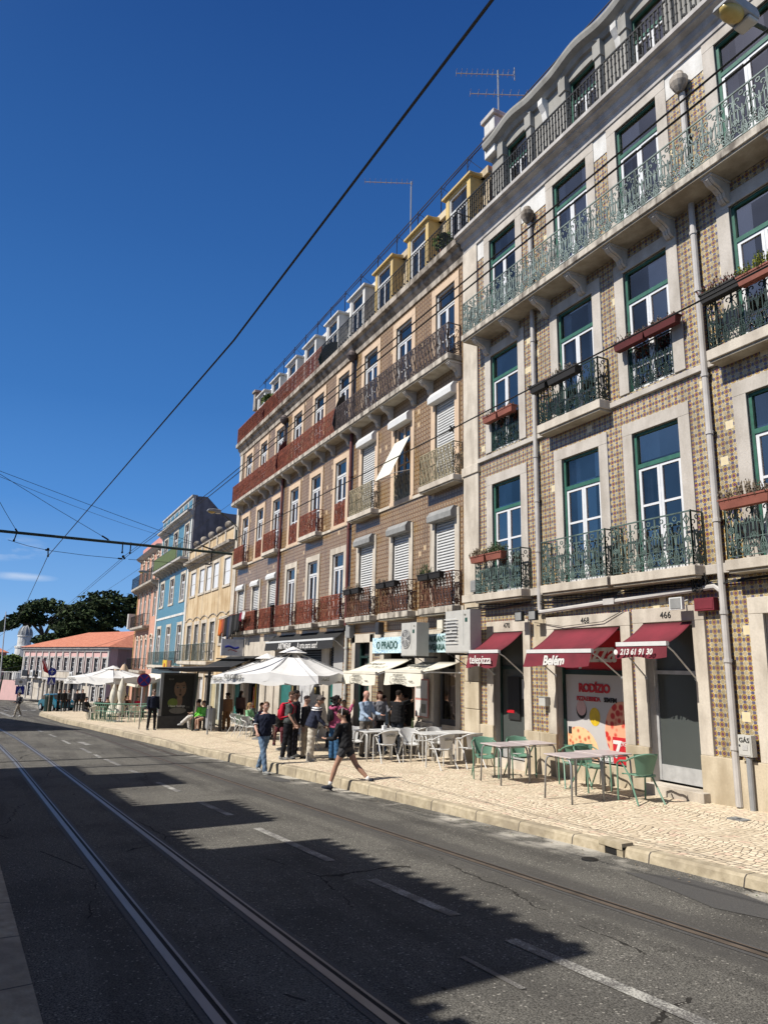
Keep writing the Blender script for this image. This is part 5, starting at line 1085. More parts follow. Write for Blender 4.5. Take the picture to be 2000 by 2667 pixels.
wallbox('junction_box','grey junction box right of the downpipe at the left of the O PRADO sign','box',-23.55,-23.2,.95,1.4,.22,'box_grey'); wallbox('meter_box','dark grey box with cables above the O PRADO sign','box',-21.2,-20.95,1.0,1.4,.2,'dark_metal'); wallbox('cream_box','cream electrical box between the two air conditioners','box',-17.35,-17.05,1.02,1.32,.18,'cream_cloth'); wallbox('alarm_box','dark red alarm box with a yellow label under the big drainpipe','box',-8.72,-8.32,1.05,1.27,.14,'red_cloth')
wallbox('wall_box_small','grey box with red mark on the stone pier above the large air conditioner','box',-15.7,-15.4,1.95,2.25,.16,'box_grey')
for x,lab in ((-13.45,'black floodlight above door 470'),(-12.95,'black floodlight above the exposed brick patch'),(-8.95,'white floodlight above door 466')):
    g=MB(); mt='white_metal' if x>-9 else 'iron_black'; g.box(x-.14,x+.14,YA-.34,YA-.27,1.08,1.30,mt); g.box(x-.11,x+.11,YA-.35,YA-.34,1.10,1.28,'box_grey'); g.tube([(x,YA,1.28),(x,YA-.27,1.2)],.015,mt,5); top(g,'floodlight',lab,'lamp')
gx=thing('gas_meter_box','light grey gas box lettered GÁS on a grey pipe beside the drainpipe','box',(-7.9,10.6,-2.1)); g=MB(); g.box(-8.03,-7.79,10.56,10.68,-1.30,-.97,'ac_white'); g.box(-8.01,-7.81,10.552,10.56,-1.28,-.99,'ac_white'); g.build('case',gx,bevel=.006)
g=MB(); g.tube([(-7.9,10.62,-2.15),(-7.9,10.62,-1.32)],.045,'grey_metal',10); g.build('pipe',gx); put_text('GÁS',.10,'ink_black',gx,(-7.91,10.547,-1.05)); g=MB(); g.box(-7.95,-7.86,10.545,10.551,-1.2,-1.12,'wall_lightgrey'); g.box(-8.01,-7.985,10.545,10.551,-1.15,-1.12,'dark_metal'); g.build('notice',gx)
sgn=thing('projecting_sign','square white shop sign with blue ribbon logo projecting above the souvenir shop','sign',(-36.1,10.3,.1)); g=MB(); g.box(-37.0,-36.9,9.55,10.7,.35,1.20,'sign_white'); g.build('panel',sgn); g=MB(); g.tube([(-36.88,9.75+.09*k,.78+.05*math.sin(k*.8)) for k in range(9)],.05,'sign_blue',6); g.tube([(-36.88,9.9+.08*k,.62+.04*math.sin(k*.8)) for k in range(7)],.02,'sign_red',5); g.build('ribbon_logo',sgn)
g=MB(); g.box(-39.3,-37.3,YB-.15,YB-.08,.55,1.1,'wall_lightgrey'); 
for k in range(4): g.ball((-39.0+k*.5,YB-.18,.8),.15,['ink_white','sign_blue','ink_white','ink_navy'][k],8,6,(1,.3,1))
top(g,'fish_sign','grey sign with white and blue fish shapes left of the projecting sign','sign')
g=MB(); g.box(-56.2,-54.6,10.18,10.24,-.62,.1,'sign_yellow'); g.box(-55.6,-55.2,10.16,10.18,-.4,-.15,'sign_red'); top(g,'yellow_banner','yellow banner on the lower balcony of the blue house','banner'); g=MB(); g.box(-54.5,-53.1,10.18,10.24,-.62,.08,'sign_brown'); top(g,'brown_banner','brown banner beside the yellow one on the blue house','banner')
# sun blind of the second column, second floor
g=MB(); g.sheet([[(-20.35,10.70,7.35),(-19.3,10.70,7.35)],[(-20.35,10.0,5.95),(-19.3,10.0,5.95)]],'cream_cloth',.01); g.tube([(-20.35,10.7,6.2),(-20.35,10.01,5.96)],.012,'alu',5); g.tube([(-19.3,10.7,6.2),(-19.3,10.01,5.96)],.012,'alu',5); top(g,'window_blind','cream canvas sun blind pushed out from a second floor window','blind')
# privacy screens
def screen(x,z,mat,lab,Y0=10.72,Y1=10.1,h=1.6):
    g=MB(); n=10; pr=[]
    for i in range(n+1): t=i/n; pr.append((Y0-(Y0-Y1)*(t+.12*math.sin(PI*t)),z+h*(1-t*t*.75)))
    g.prism([(Y0,z)]+[(Y0,z+h)]+pr[1:]+[(Y1-.02,z+.3),(Y1+.1,z)],0,x-.02,x+.02,mat); return top(g,'partition_screen',lab,'screen','balcony partition screens')
screen(-24.65,8.97,'iron_black','black curved partition screen on the long balcony where brown railing turns red',10.70,10.20); screen(-31.6,8.97,'canvas_maroon','dark red curved partition screen on the long red balcony',10.7,10.2)
screen(-26.9,12.64,'green_dark','dark green curved screen on the roof terrace between yellow and white dormers',11.3,10.35,1.3); screen(-34.8,12.64,'canvas_maroon','maroon curved screen on the roof terrace under a potted plant',11.3,10.35,1.3)
# ================================================================ planters, laundry
def planter(x,y,z,L,mat,leaf,lab,dens=60,h=.14,grp='window boxes on the railings',ax=0):
    T=thing('planter',lab,'planter',(x,y,z),0,grp); g=MB()
    def tr(px,py): return (px,py) if ax==0 else (py,px)
    a,b=L/2,.09
    v=[(-a+.03,-b+.02,0),(a-.03,-b+.02,0),(a-.03,b-.02,0),(-a+.03,b-.02,0),(-a,-b,.16),(a,-b,.16),(a,b,.16),(-a,b,.16)]
    g.add([(x+p[0],y+p[1],z+p[2]) for p in v],[(0,3,2,1),(4,5,6,7),(0,1,5,4),(1,2,6,5),(2,3,7,6),(3,0,4,7)],mat); g.box(x-a-.01,x+a+.01,y-b-.01,y+b+.01,z+.145,z+.175,mat); g.build('trough',T)
    if leaf:
        g=MB(); rd=random.Random(int(abs(x*37+z*11)))
        for k in range(dens):
            px=x+rd.uniform(-a,a); py=y+rd.uniform(-b,b)*1.3; hh=h*rd.uniform(.4,1.3)*(1-.4*abs(px-x)/a)
            tip=(px+rd.uniform(-.06,.06),py+rd.uniform(-.06,.06),z+.15+hh); g.tube([(px,py,z+.14),tip],.004,'twig' if leaf=='twig' else 'leaf_green',3,False)
            for q in range(4):
                t=rd.uniform(.4,1); c=Vector((px+(tip[0]-px)*t,py+(tip[1]-py)*t,z+.14+hh*t)); u=Vector((rd.gauss(0,1),rd.gauss(0,1),rd.gauss(0,1))).normalized()*.022; w_=u.orthogonal().normalized()*.014; g.add([tuple(c-u),tuple(c+w_),tuple(c+u),tuple(c-w_)],[(0,1,2,3)],leaf)
        g.build('foliage',T)
    return T
yr=10.42
planter(-14.9,yr-.08,2.62,.62,'terracotta_pot','twig','terracotta planter with dry twigs on the left end of the balcony over door 470',90,.22); planter(-14.2,yr-.08,2.62,.66,'terracotta_pot','leaf_green','terracotta planter with green herbs on the balcony over door 470',110,.26)
planter(-14.65,10.6,6.38,.6,'terracotta_pot','twig','terracotta planter, left one on the second floor window railing by the stone pier',40,.12); planter(-14.0,10.6,6.38,.62,'terracotta_pot','twig','terracotta planter, right one on the second floor window railing by the stone pier',40,.12)
planter(-11.55,yr-.08,6.38,.95,'pot_black','twig','black planter with pale succulents on the second floor balcony',60,.18); planter(-12.35,yr-.1,6.38,.55,'pot_black','leaf_green','small black planter at the left end of the second floor balcony',10,.06)
planter(-9.75,10.55,6.5,.8,'canvas_maroon','twig','dark maroon planter, left of two on the third column window railing',60,.12); planter(-8.95,10.55,6.5,.8,'canvas_maroon','twig','dark maroon planter, right of two on the third column window railing',60,.14)
planter(-7.45,yr-.08,6.45,.8,'pot_black','leaf_red','black planter with dark red succulents on the right hand second floor balcony',80,.2); planter(-6.75,yr-.08,6.42,.7,'terracotta_pot','leaf_lime','terracotta planter with lime green foliage at the right edge',150,.25)
planter(-7.35,yr-.08,2.66,.9,'terracotta_pot','twig','terracotta planter with grey twigs on the first floor balcony at the right edge',110,.24)
for i,(x,lab) in enumerate(((-17.6,'left'),(-16.95,'right'))): planter(x,10.3,2.42,.6,'pot_black','leaf_green' if i==0 else None,'black planter, %s one on the brown balcony nearest the stone pier'%lab,60,.3)
for i,(x,lab) in enumerate(((-20.3,'left'),(-19.6,'right'))): planter(x,10.3,2.42,.6,'pot_black','twig' if i==0 else None,'black planter, %s one on the second brown balcony from the stone pier'%lab,20,.2)
for i,(x,lab) in enumerate(((-22.9,'left'),(-22.2,'right'))): planter(x,10.3,2.42,.6,'pot_black','twig','black planter, %s one on the third brown balcony from the stone pier'%lab,16,.2)
def potplant(x,y,z,lab,s=1):
    T=thing('potted_plant',lab,'plant',(x,y,z)); g=MB(); g.lathe([(.14*s,0),(.2*s,.3*s)],(x,y,z),'terracotta_pot',12); g.build('pot',T); g=MB(); clumps(g,x,y,z+.65*s,.5*s,.4*s,.35*s,260,'bush_leaves',.10*s,5); g.tube([(x,y,z+.2),(x,y,z+.6*s)],.02,'bark',5); g.build('foliage',T)
potplant(-35.3,10.9,13.2,'leafy potted plant beside the maroon screen on the roof terrace',1.1); potplant(-17.3,10.75,12.7,'dark potted plant on the black railed terrace under the yellow dormers',.8); potplant(-32.3,10.9,12.7,'small potted plant behind the dark red roof railing',.7)
rd=random.Random(4)
cols=[('orange',(.62,.16,.03),.55,.9),('rust red',(.40,.09,.05),.35,.8),('brown',(.16,.07,.04),.3,1.0),('black',(.02,.02,.02),.5,1.0),('navy',(.03,.04,.08),.35,1.2),('dark grey',(.08,.08,.09),.45,1.1),('black',(.015,.015,.015),.5,1.0),('charcoal',(.05,.05,.05),.4,.9),('black',(.02,.02,.02),.45,.95),('crimson',(.25,.02,.05),.4,.45),('white',(.75,.74,.72),.45,.4)]
x=-40.0; names=['trousers','shirt','towel','shirt','trousers','coat','leggings','shirt','dress','scarf','shirt']
for i,(cn,c,w_,h_) in enumerate(cols):
    g=MB(); n=6; y=10.14; z=2.35+.02*i
    rows=[[(x+w_*q/n*(1-.1*j/5),y-.03*math.sin(q*1.9+j*.4)*(.5+j/5),z-h_*j/5+.03*math.sin(q*2+i)) for q in range(n+1)] for j in range(6)]
    g.sheet(rows,cloth(c),.008); top(g,'laundry','%s %s hanging %s from the left on the clothes line under the red balconies'%(cn,names[i],['first','second','third','fourth','fifth','sixth','seventh','eighth','ninth','tenth','eleventh'][i]),'laundry','washing on the line',smooth=True); x+=w_*.97+.04
g=MB(); g.tube([(-40.2,10.14,2.38),(-35.0,10.14,2.62)],.012,'wire_black',4); g.tube([(-40.2,10.75,2.4),(-40.2,10.1,2.38)],.015,'iron_red',4); g.tube([(-35,10.4,2.6),(-35,10.1,2.62)],.015,'iron_red',4); top(g,'clothes_line','clothes line on brackets under the leftmost red balconies','clothes line')
# ================================================================ furniture
def chair(name,mat,logo,label,loc,rz,grp,thick=.016):
    """faces +x local; back at -x"""
    T=thing(name,label,'chair',loc,rz,grp); g=MB()
    n=6; g.sheet([[(-.20+.42*i/n,-.19+.38*j/n,.45+.012*math.cos(j/n*2*PI)-.02*(i/n)**2) for j in range(n+1)] for i in range(n+1)],mat,.02); g.build('seat',T,local=True,smooth=True)
    g=MB(); rows=[]
    for i in range(5):
        t=i/4; hw=.15+.08*t; rows.append([(-.21-.07*t-.05*math.cos((j/6-.5)*PI)*.9+.05,-hw+2*hw*j/6,.46+.34*t) for j in range(7)])
    g.sheet(rows,mat,0); g.sheet([[(p[0]-.012,p[1],p[2]) for p in r] for r in rows],mat,0); b=g.build('backrest',T,local=True,smooth=True)
    if logo:
        me=text('SAGRES',.075,'ink_grey',bold=.002); q=Matrix.Translation((-.302,0,.68))@Matrix(((0,0,-1),(-1,0,0),(0,1,0))).to_4x4(); me.transform(q); o=bpy.data.objects.new('lettering',me); link(o,b)
    g=MB(); pts=[]
    for k in range(13):
        a=PI*k/12; pts.append((-.06-.26*math.sin(a),-.27*math.cos(a),.80-.13*(1-math.sin(a))))
    pts=[(.22,-.27,.60),(.12,-.275,.655)]+pts+[(.12,.275,.655),(.22,.27,.60)]
    g.tube(pts,thick,mat,6); g.build('arm_rail',T,local=True,smooth=True)
    for sy in (-1,1):
        g=MB(); g.tube([(.22,sy*.27,.61),(.235,sy*.265,.40),(.25,sy*.26,0)],thick*.95,mat,6); g.build('leg',T,local=True)
        g=MB(); g.tube([(.12,sy*.25,.64),(-.05,sy*.21,.42),(-.34,sy*.25,0)],thick*.95,mat,6); g.build('leg',T,local=True)
    g=MB(); g.tube([(.2,-.2,.425),(.2,.2,.425)],.01,mat,4); g.tube([(-.18,-.2,.425),(-.18,.2,.425)],.01,mat,4); g.build('seat_frame',T,local=True)
    return T
def table(name,mtop,mleg,label,loc,rz,grp,sx=.70,sy=.72):
    T=thing(name,label,'table',loc,rz,grp); g=MB(); g.box(-sx/2,sx/2,-sy/2,sy/2,.725,.745,mtop); g.build('table_top',T,local=True,bevel=.008)
    for a in (-1,1):
        for b in (-1,1):
            g=MB(); g.tube([(a*(sx/2-.14),b*(sy/2-.04),.71),(a*(sx/2-.07),b*(sy/2-.035),.69),(a*(sx/2-.03),b*(sy/2-.03),.62),(a*(sx/2-.005),b*(sy/2-.01),0)],.017,mleg,6); g.build('leg',T,local=True,smooth=True)
    g=MB(); g.tube([(-sx/2+.05,-sy/2+.05,.70),(sx/2-.05,-sy/2+.05,.70),(sx/2-.05,sy/2-.05,.70),(-sx/2+.05,sy/2-.05,.70)],.01,mleg,4,closed=True); g.build('frame',T,local=True); return T
def at(x,y,dz=0): return (x,y,zs(x,y)+dz)
gt=None
for x,y,lab in ((-12.40,9.18,'pale pink topped table, outer one of the joined pair nearer door 470'),(-12.44,9.93,'pale pink topped table against the wall, inner one of the pair nearer door 470'),(-10.03,8.88,'pale pink topped table, outer one of the pair before the pizza poster'),(-10.12,9.66,'pale pink topped table, inner one of the pair in front of the pizza poster')):
    if gt is None: gt=table('terrace_table','table_pink','grey_metal',lab,at(x,y),0,'pink topped terrace tables')
    else: dup(gt,at(x,y),0,lab)
gc=None
for x,y,rz,lab in ((-13.2,9.25,-.5,'green metal chair at the far end of the left pink tables, nearest the white chairs'),(-12.95,10.0,-.3,'green metal chair between door 470 and the left pink tables'),(-11.25,10.0,2.6,'green metal chair with its round arm rail raised, in front of the poster'),(-10.75,9.95,-.1,'green metal chair behind the right pink tables under the poster'),(-9.35,9.72,2.9,'green metal chair at the right end, casting a round shadow on the jamb')):
    if gc is None: gc=chair('terrace_chair','chair_green',False,lab,at(x,y),rz,'green terrace chairs')
    else: dup(gc,at(x,y),rz,lab)
wt=None
for x,y,rz,lab in ((-17.85,8.85,.05,'white terrace table with a glass of water, nearest the running woman'),(-17.9,9.35,.05,'white terrace table, middle of the group, joined behind the nearest one'),(-18.55,10.25,0,'white terrace table close to the restaurant menu board'),(-18.5,10.8,0,'white terrace table against the restaurant front'),(-15.95,9.55,0,'long white terrace table nearest the stone pier, outer half'),(-15.95,10.28,0,'long white terrace table nearest the stone pier, inner half'),(-22.2,9.2,0,'white table hidden behind the standing group'),(-28.9,9.4,0,'white table under the big parasol with three chairs')):
    if wt is None: wt=table('white_table','white_metal','white_metal',lab,at(x,y),rz,'white terrace tables',.78)
    else: dup(wt,at(x,y),rz,lab)
wc=None
for x,y,rz,lab in ((-17.0,8.85,PI-.1,'white chair lettered on its back, alone at the table nearest the kerb'),(-15.05,9.3,PI+.1,'white chair at the long table, left one of the two seen from behind'),(-14.95,10.05,PI-.1,'white chair at the long table beside the stone pier'),(-16.9,9.5,-.2,'white chair on the far side of the long white table, outer seat'),(-16.85,10.3,-.1,'white chair on the far side of the long white table, inner seat'),(-18.75,8.75,-.1,'white chair just behind the running woman'),(-17.75,10.35,PI,'white chair in front of the menu board'),(-19.6,10.2,.1,'white chair between the camouflage shirt and the door'),
   (-21.7,8.6,-2.2,'white chair behind the person in the navy jacket'),(-21.2,9.4,PI,'white chair beyond the two girls'),(-29.7,8.55,.35,'white folding chair, leftmost of three in a row behind the walking man'),(-28.6,8.45,.35,'white folding chair, middle of three in a row behind the walking man'),(-27.6,8.4,.35,'white folding chair nearest the walking man'),(-25.9,8.9,1.0,'white chair held by the seated girl in black')):
    if wc is None: wc=chair('white_chair','white_metal',True,lab,at(x,y),rz,'white terrace chairs',.015)
    else: dup(wc,at(x,y),rz,lab)
g=MB(); p=at(-17.9,8.75,.746); g.lathe([(.03,0),(.036,.13)],p,'pane',12); top(g,'water_glass','glass standing on the nearest white table','glass')
g=MB(); p=at(-18.0,9.3,.746); g.box(p[0]-.06,p[0]+.06,p[1]-.05,p[1]+.05,p[2],p[2]+.11,'sign_white'); g.add([(p[0]-.03,p[1],p[2]+.11),(p[0]+.03,p[1],p[2]+.11),(p[0],p[1],p[2]+.2)],[(0,1,2)],'sign_white'); top(g,'napkin_box','white napkin box on the nearest white table','napkin box')
g=MB(); p=at(-18.2,10.3,.746); g.lathe([(.035,0),(.035,.16),(.012,.22),(.012,.28)],p,'leaf_green',10); top(g,'bottle','green bottle on the white table by the menu board','bottle')
# parasols
def parasol(name,lab,cx,cy,z0,ze,zt,s,mat,txt=None,rz=0,grp='open white parasols',skew=1.0,valance=.27):
    T=thing(name,lab,'parasol',(cx,cy,z0),rz,grp); g=MB(); h=(zt-z0); e=(ze-z0); g.tube([(0,0,0),(0,0,h)],.03,'alu',10); g.box(-.3,.3,-.3,.3,0,.07,'box_grey'); g.build('pole',T,local=True)
    g=MB(); n=8; 
    cs=[]
    for q in range(8):
        a=PI/4*q; r=s*(1.0 if q%2 else .96*.72/.72); r=s/math.cos(0) if q%2==0 else s*math.sqrt(2)*.98; cs.append((r*math.cos(a)*skew,r*math.sin(a),e-(0.07 if q%2 else -.0)))
    ri=.42
    for q in range(8):
        p,r_=cs[q],cs[(q+1)%8]; m_=6
        rows=[]
        for i in range(m_+1):
            t=ri/s+(1-ri/s)*i/m_; sag=-.12*math.sin(PI*i/m_)*.6; row=[]
            for j in range(5):
                u=j/4; x=p[0]+(r_[0]-p[0])*u; y=p[1]+(r_[1]-p[1])*u; z=(p[2]+(r_[2]-p[2])*u)
                row.append((x*t,y*t,h-.12+(z-h+.12)*t+sag*(.5+math.sin(PI*u)*.7)-.05*math.sin(PI*u)*t))
            rows.append(row)
        g.sheet(rows,mat,0)
        v=[[ (a[0]*(1+.012*k),a[1]*(1+.012*k),a[2]-valance*k/2+(.03*math.sin(j*2+q) if k==2 else 0)) for j,a in enumerate(rows[-1])] for k in range(3)]
        g.sheet(v,mat,0)
    g.build('canopy',T,smooth=False,local=True)
    g=MB(); g.add([(.48*math.cos(PI/4*q)*1.02,.48*math.sin(PI/4*q)*1.02,h-.15) for q in range(8)]+[(0,0,h+.06)],[(q,(q+1)%8,8) for q in range(8)],mat); g.build('vent_cap',T,local=True)
    for q in range(8):
        g=MB(); c=cs[q]; g.tube([(0,0,h-.1),(c[0],c[1],c[2]-.02)],.014,'alu',4); g.tube([(0,0,h-.75),(c[0]*.5,c[1]*.5,(h+c[2])/2-.07)],.011,'alu',4); g.build('rib',T,local=True)
    if txt:
        for a,t_ in ((0,txt),(-PI/2,txt)):
            me=text(t_,.18,'ink_grey',bold=.002); q=Matrix.Rotation(a,4,'Z')@Matrix.Translation((s*1.035,-.75*s if a else -.75*s,e-.17))@Matrix(((0,0,1),(1,0,0),(0,1,0))).to_4x4(); me.transform(q); o=bpy.data.objects.new('lettering',me); link(o,T)
    return T
parasol('parasol','nearer big white square parasol lettered SAGRES over the standing group',-22.2,8.1,zs(-22.2,8.1),-.25,.50,1.60,'white_cloth','SAGRES',PI/4,valance=.26)
parasol('parasol','second white square parasol behind the nearer one, beside the souvenir shop',-27.0,8.8,zs(-27.0,8.8),-.42,.33,1.5,'white_cloth','SAGRES',PI/4,valance=.26)
parasol('parasol','far white parasol over the crowded tables, nearer of the two',-49.5,5.9,zs(-49.5,5.9),-.98,-.38,1.9,'white_cloth','SAGRES',.7); parasol('parasol','far white parasol at the left end of the crowded terrace',-56.0,6.2,zs(-56,6.2),-1.3,-.6,1.9,'white_cloth','SAGRES',.7)
def folded(x,y,h,lab,mat='cream_cloth',r=.2):
    T=thing('folded_parasol',lab,'parasol',(x,y,zs(x,y)),0,'folded parasols'); g=MB(); n=16; prof=[(.05,h),(.09,h-.15),(.16,h-.45),(.19,h-.8),(.13,h*.5),(.10,h*.46),(.20,h*.36),(.26,h*.2)]
    vs=[]; 
    for rr,z in prof:
        for k in range(n): a=2*PI*k/n; q=rr*r/.2*(1+.22*math.cos(k*PI)); vs.append((q*math.cos(a),q*math.sin(a),z))
    g.add(vs,[(i*n+k,i*n+(k+1)%n,(i+1)*n+(k+1)%n,(i+1)*n+k) for i in range(len(prof)-1) for k in range(n)],mat); g.build('canopy',T,local=True,smooth=True); g=MB(); g.tube([(0,0,0),(0,0,h+.1)],.03,'alu',8); g.box(-.25,.25,-.25,.25,0,.06,'box_grey'); g.build('pole',T,local=True)
folded(-43.3,5.35,2.0,'shorter folded cream parasol by the green fence'); folded(-42.2,5.6,2.3,'taller folded cream parasol by the green fence',r=.19); folded(-58,7.2,3.3,'very tall folded beige parasol behind the far white ones','stone_peach',.32); folded(-57.2,7.6,3.5,'tallest folded beige parasol in front of the pink palace','stone_peach',.34)
# far terrace
ft=None
for i,(x,y) in enumerate(((-45.5,4.9),(-47.0,5.6),(-48.5,6.4),(-44.2,6.8),(-46.5,7.6),(-50.5,5.2),(-52,6.6),(-40.5,7.6))):
    lab='small green terrace table, '+['nearest the kerb at the left end','second from the kerb','third from the kerb','behind the green fence','inner one by the awning','further down beside the kerb','furthest from the camera','nearest the bus shelter'][i]
    if ft is None: ft=table('far_table','chair_green','chair_green',lab,at(x,y),0,'green tables of the far terrace')
    else: dup(ft,at(x,y),0,lab)
fc=None; lab2=['front left','front right','second row left','second row right','by the fence end','inner row left','inner row right','middle left','middle right','rear left','rear right','near the bus shelter']
for i,(x,y,rz) in enumerate(((-46.3,4.6,0),(-44.8,4.6,PI),(-47.8,5.3,0),(-46.2,5.9,PI),(-43.4,6.6,PI),(-49.3,6.2,0),(-47.4,6.9,PI),(-51.2,5.0,0),(-49.8,5.0,PI),(-52.8,6.4,0),(-51.2,6.8,PI),(-39.8,7.5,PI))):
    lab='cream chair of the far terrace, '+lab2[i]
    if fc is None: fc=chair('far_chair','cream_cloth',False,lab,at(x,y),rz,'chairs of the far terrace',.02)
    else: dup(fc,at(x,y),rz,lab)
def fence(x0,y0,x1,y1,lab):
    T=thing('terrace_fence',lab,'fence',at(x0,y0)); D=Vector((x1-x0,y1-y0,0)); L_=D.length; D.normalize(); g=MB(); g.tube([at(x0,y0,.95),at(x1,y1,.95)],.03,'chair_green',6); g.tube([at(x0,y0,.55),at(x1,y1,.55)],.018,'chair_green',5); g.build('top_rail',T)
    n=int(L_/.30)
    for k in range(n+1):
        x=x0+(x1-x0)*k/n; y=y0+(y1-y0)*k/n; g=MB(); g.tube([at(x,y,0),at(x,y,.95)],.018,'chair_green',5); g.build('post',T)
fence(-45.0,4.5,-41.4,5.3,'green metal barrier of the far terrace along the kerb'); fence(-41.4,5.3,-40.6,8.8,'green metal barrier of the far terrace running to the houses')
# ================================================================ bus shelter
S=thing('bus_shelter','dark grey bus shelter with lit advertising panel and glass back','bus shelter',at(-33.2,7.5)); zb=zs(-33.2,7.5)
g=MB(); g.box(-34.6,-31.4,6.1,8.45,zb+2.55,zb+2.62,'dark_metal'); g.box(-34.7,-31.3,5.95,6.1,zb+2.60,zb+2.68,'dark_metal'); g.prism([(5.95,zb+2.68),(8.55,zb+2.78),(8.55,zb+2.62),(5.95,zb+2.62)],0,-34.7,-31.3,'dark_metal'); g.build('roof',S)
# the ad panel stands across the pavement, facing the camera (+x)
g=MB(); g.box(-34.15,-34.0,6.15,7.75,zb,zb+.55,'dark_metal'); g.box(-34.15,-34.0,6.15,6.28,zb+.55,zb+2.45,'grey_metal'); g.box(-34.15,-34.0,7.65,7.75,zb+.55,zb+2.45,'dark_metal'); g.box(-34.15,-34.0,6.28,7.65,zb+2.35,zb+2.45,'dark_metal'); g.box(-34.15,-34.03,6.28,7.65,zb+.55,zb+2.35,'ink_black'); ad=g.build('advertising_panel',S)
g=MB(); X_=-34.02
def el(cy,cz,ry,rz_,mat,dx=0): 
    n=20; g.add([(X_+dx,cy+ry*math.cos(2*PI*k/n),zb+cz+rz_*math.sin(2*PI*k/n)) for k in range(n)],[tuple(range(n))],mat)
simple('poster_skin',(.22,.13,.08),.5); simple('poster_shadow',(.07,.035,.02),.5); simple('poster_lime',(.16,.22,.03),.5); simple('poster_grey',(.16,.15,.13),.5)
el(7.05,1.75,.27,.40,'poster_skin'); el(7.05,1.22,.13,.3,'poster_skin',.001); el(7.0,2.12,.22,.12,'ink_black',.002); el(6.93,1.80,.075,.035,'poster_grey',.003); el(7.2,1.80,.075,.035,'poster_grey',.003); el(6.93,1.80,.03,.032,'ink_black',.004); el(7.2,1.80,.03,.032,'ink_black',.004); el(7.06,1.66,.03,.09,'poster_shadow',.003); el(7.06,1.48,.065,.05,'poster_shadow',.003); el(7.06,1.48,.04,.02,'ink_black',.004); el(6.93,1.88,.08,.015,'poster_shadow',.003); el(7.2,1.88,.08,.015,'poster_shadow',.003)
el(6.75,1.12,.22,.2,'poster_lime',.002); el(7.0,.78,.38,.14,'poster_grey',.002); g.build('poster_picture',ad)
put_text('BLUE',.1,'ink_grey',ad,(X_+.005,6.62,zb+2.16),right=(0,1,0)); put_text('I have feelings',.13,'ink_white',ad,(X_+.006,6.95,zb+.98),right=(0,1,0)); put_text('CC',.12,'ink_grey',ad,(X_+.005,7.45,zb+.92),right=(0,1,0))
for x,y in ((-34.08,8.35),(-31.6,8.35)):
    g=MB(); g.box(x-.06,x+.06,y-.06,y+.06,zb-.02,zb+2.6,'dark_metal'); g.build('post',S)
g=MB(); g.box(-31.66,-31.54,7.55,8.29,zb+2.3,zb+2.4,'dark_metal'); g.box(-34.0,-31.66,8.33,8.37,zb+.25,zb+.3,'dark_metal'); g.box(-34.0,-31.66,8.33,8.37,zb+2.3,zb+2.36,'dark_metal'); g.build('frame',S)
g=MB(); g.quad((-34.0,8.35,zb+.3),(-31.66,8.35,zb+.3),(-31.66,8.35,zb+2.3),(-34.0,8.35,zb+2.3),'shelter_glass'); g.build('glass_panel',S)
g=MB(); g.box(-33.9,-32.3,7.75,8.1,zb+.44,zb+.49,'dark_metal'); g.box(-33.5,-33.45,7.85,8.0,zb,zb+.44,'dark_metal'); g.box(-32.65,-32.6,7.85,8.0,zb,zb+.44,'dark_metal'); g.build('bench',S)
g=MB(); p=at(-32.4,7.35); g.tube([p,(p[0],p[1]+.08,p[2]+2.6)],.035,'mast_green',8); top(g,'stop_pole','slim green pole in front of the bus shelter bench','pole')
bn=thing('litter_bin','tall grey cylindrical litter bin by the bus shelter','bin',at(-31.9,8.0)); g=MB(); g.lathe([(.2,.12),(.215,.2),(.215,.9),(.19,.96)],(0,0,0),'grey_metal',20); g.build('container',bn,local=True,smooth=False); g=MB(); g.tube([(.24,0,0),(.24,0,1.0)],.03,'grey_metal',8); g.box(.2,.25,-.08,.08,.25,.3,'dark_metal'); g.build('stand',bn,local=True); g=MB(); g.tube([(0,-.02,.96),(0,.02,.96)],.1,'iron_black',10); g.build('opening',bn,local=True)
g=MB(); p=at(-30.3,7.5); g.tube([p,(p[0],p[1],p[2]+1.05)],.035,'grey_metal',8); g.box(p[0]-.02,p[0]+.02,p[1]-.06,p[1]+.06,p[2]+1.0,p[2]+1.15,'ink_white'); top(g,'bollard','slim grey post with a small white plate in front of the litter bin','bollard')
# signs
def roadsign(name,lab,x,y,h,shape,tilt=0):
    z=zs(x,y); T=thing(name,lab,'sign',(x,y,z)); g=MB(); g.tube([(x,y,z),(x,y,z+h*.45)],.03,'cornice_dirty',8); g.tube([(x,y,z+h*.45),(x,y,z+h)],.03,'sign_white',8); g.build('pole',T); return T,z
T,z=roadsign('no_stopping_sign','round blue no stopping sign with red cross and red rim on a slim pole',-34.4,5.44,2.15,0)
g=MB(); g.lathe([(.29,0),(.30,.01),(.30,.03)],(-34.36,5.47,z+2.15),'sign_red',28,0); g.lathe([(.255,.0),(.255,.01)],(-34.325,5.47,z+2.15),'sign_blue',28,0); g.build('disc',T); g=MB()
for s_ in (-1,1): g.tube([(-34.31,5.47-.17,z+2.15-.17*s_),(-34.31,5.47+.17,z+2.15+.17*s_)],.022,'sign_red',4)
g.build('cross',T)
T,z=roadsign('direction_sign','blue direction sign above a pedestrian crossing sign at the junction',-62.6,3.0,3.4,0)
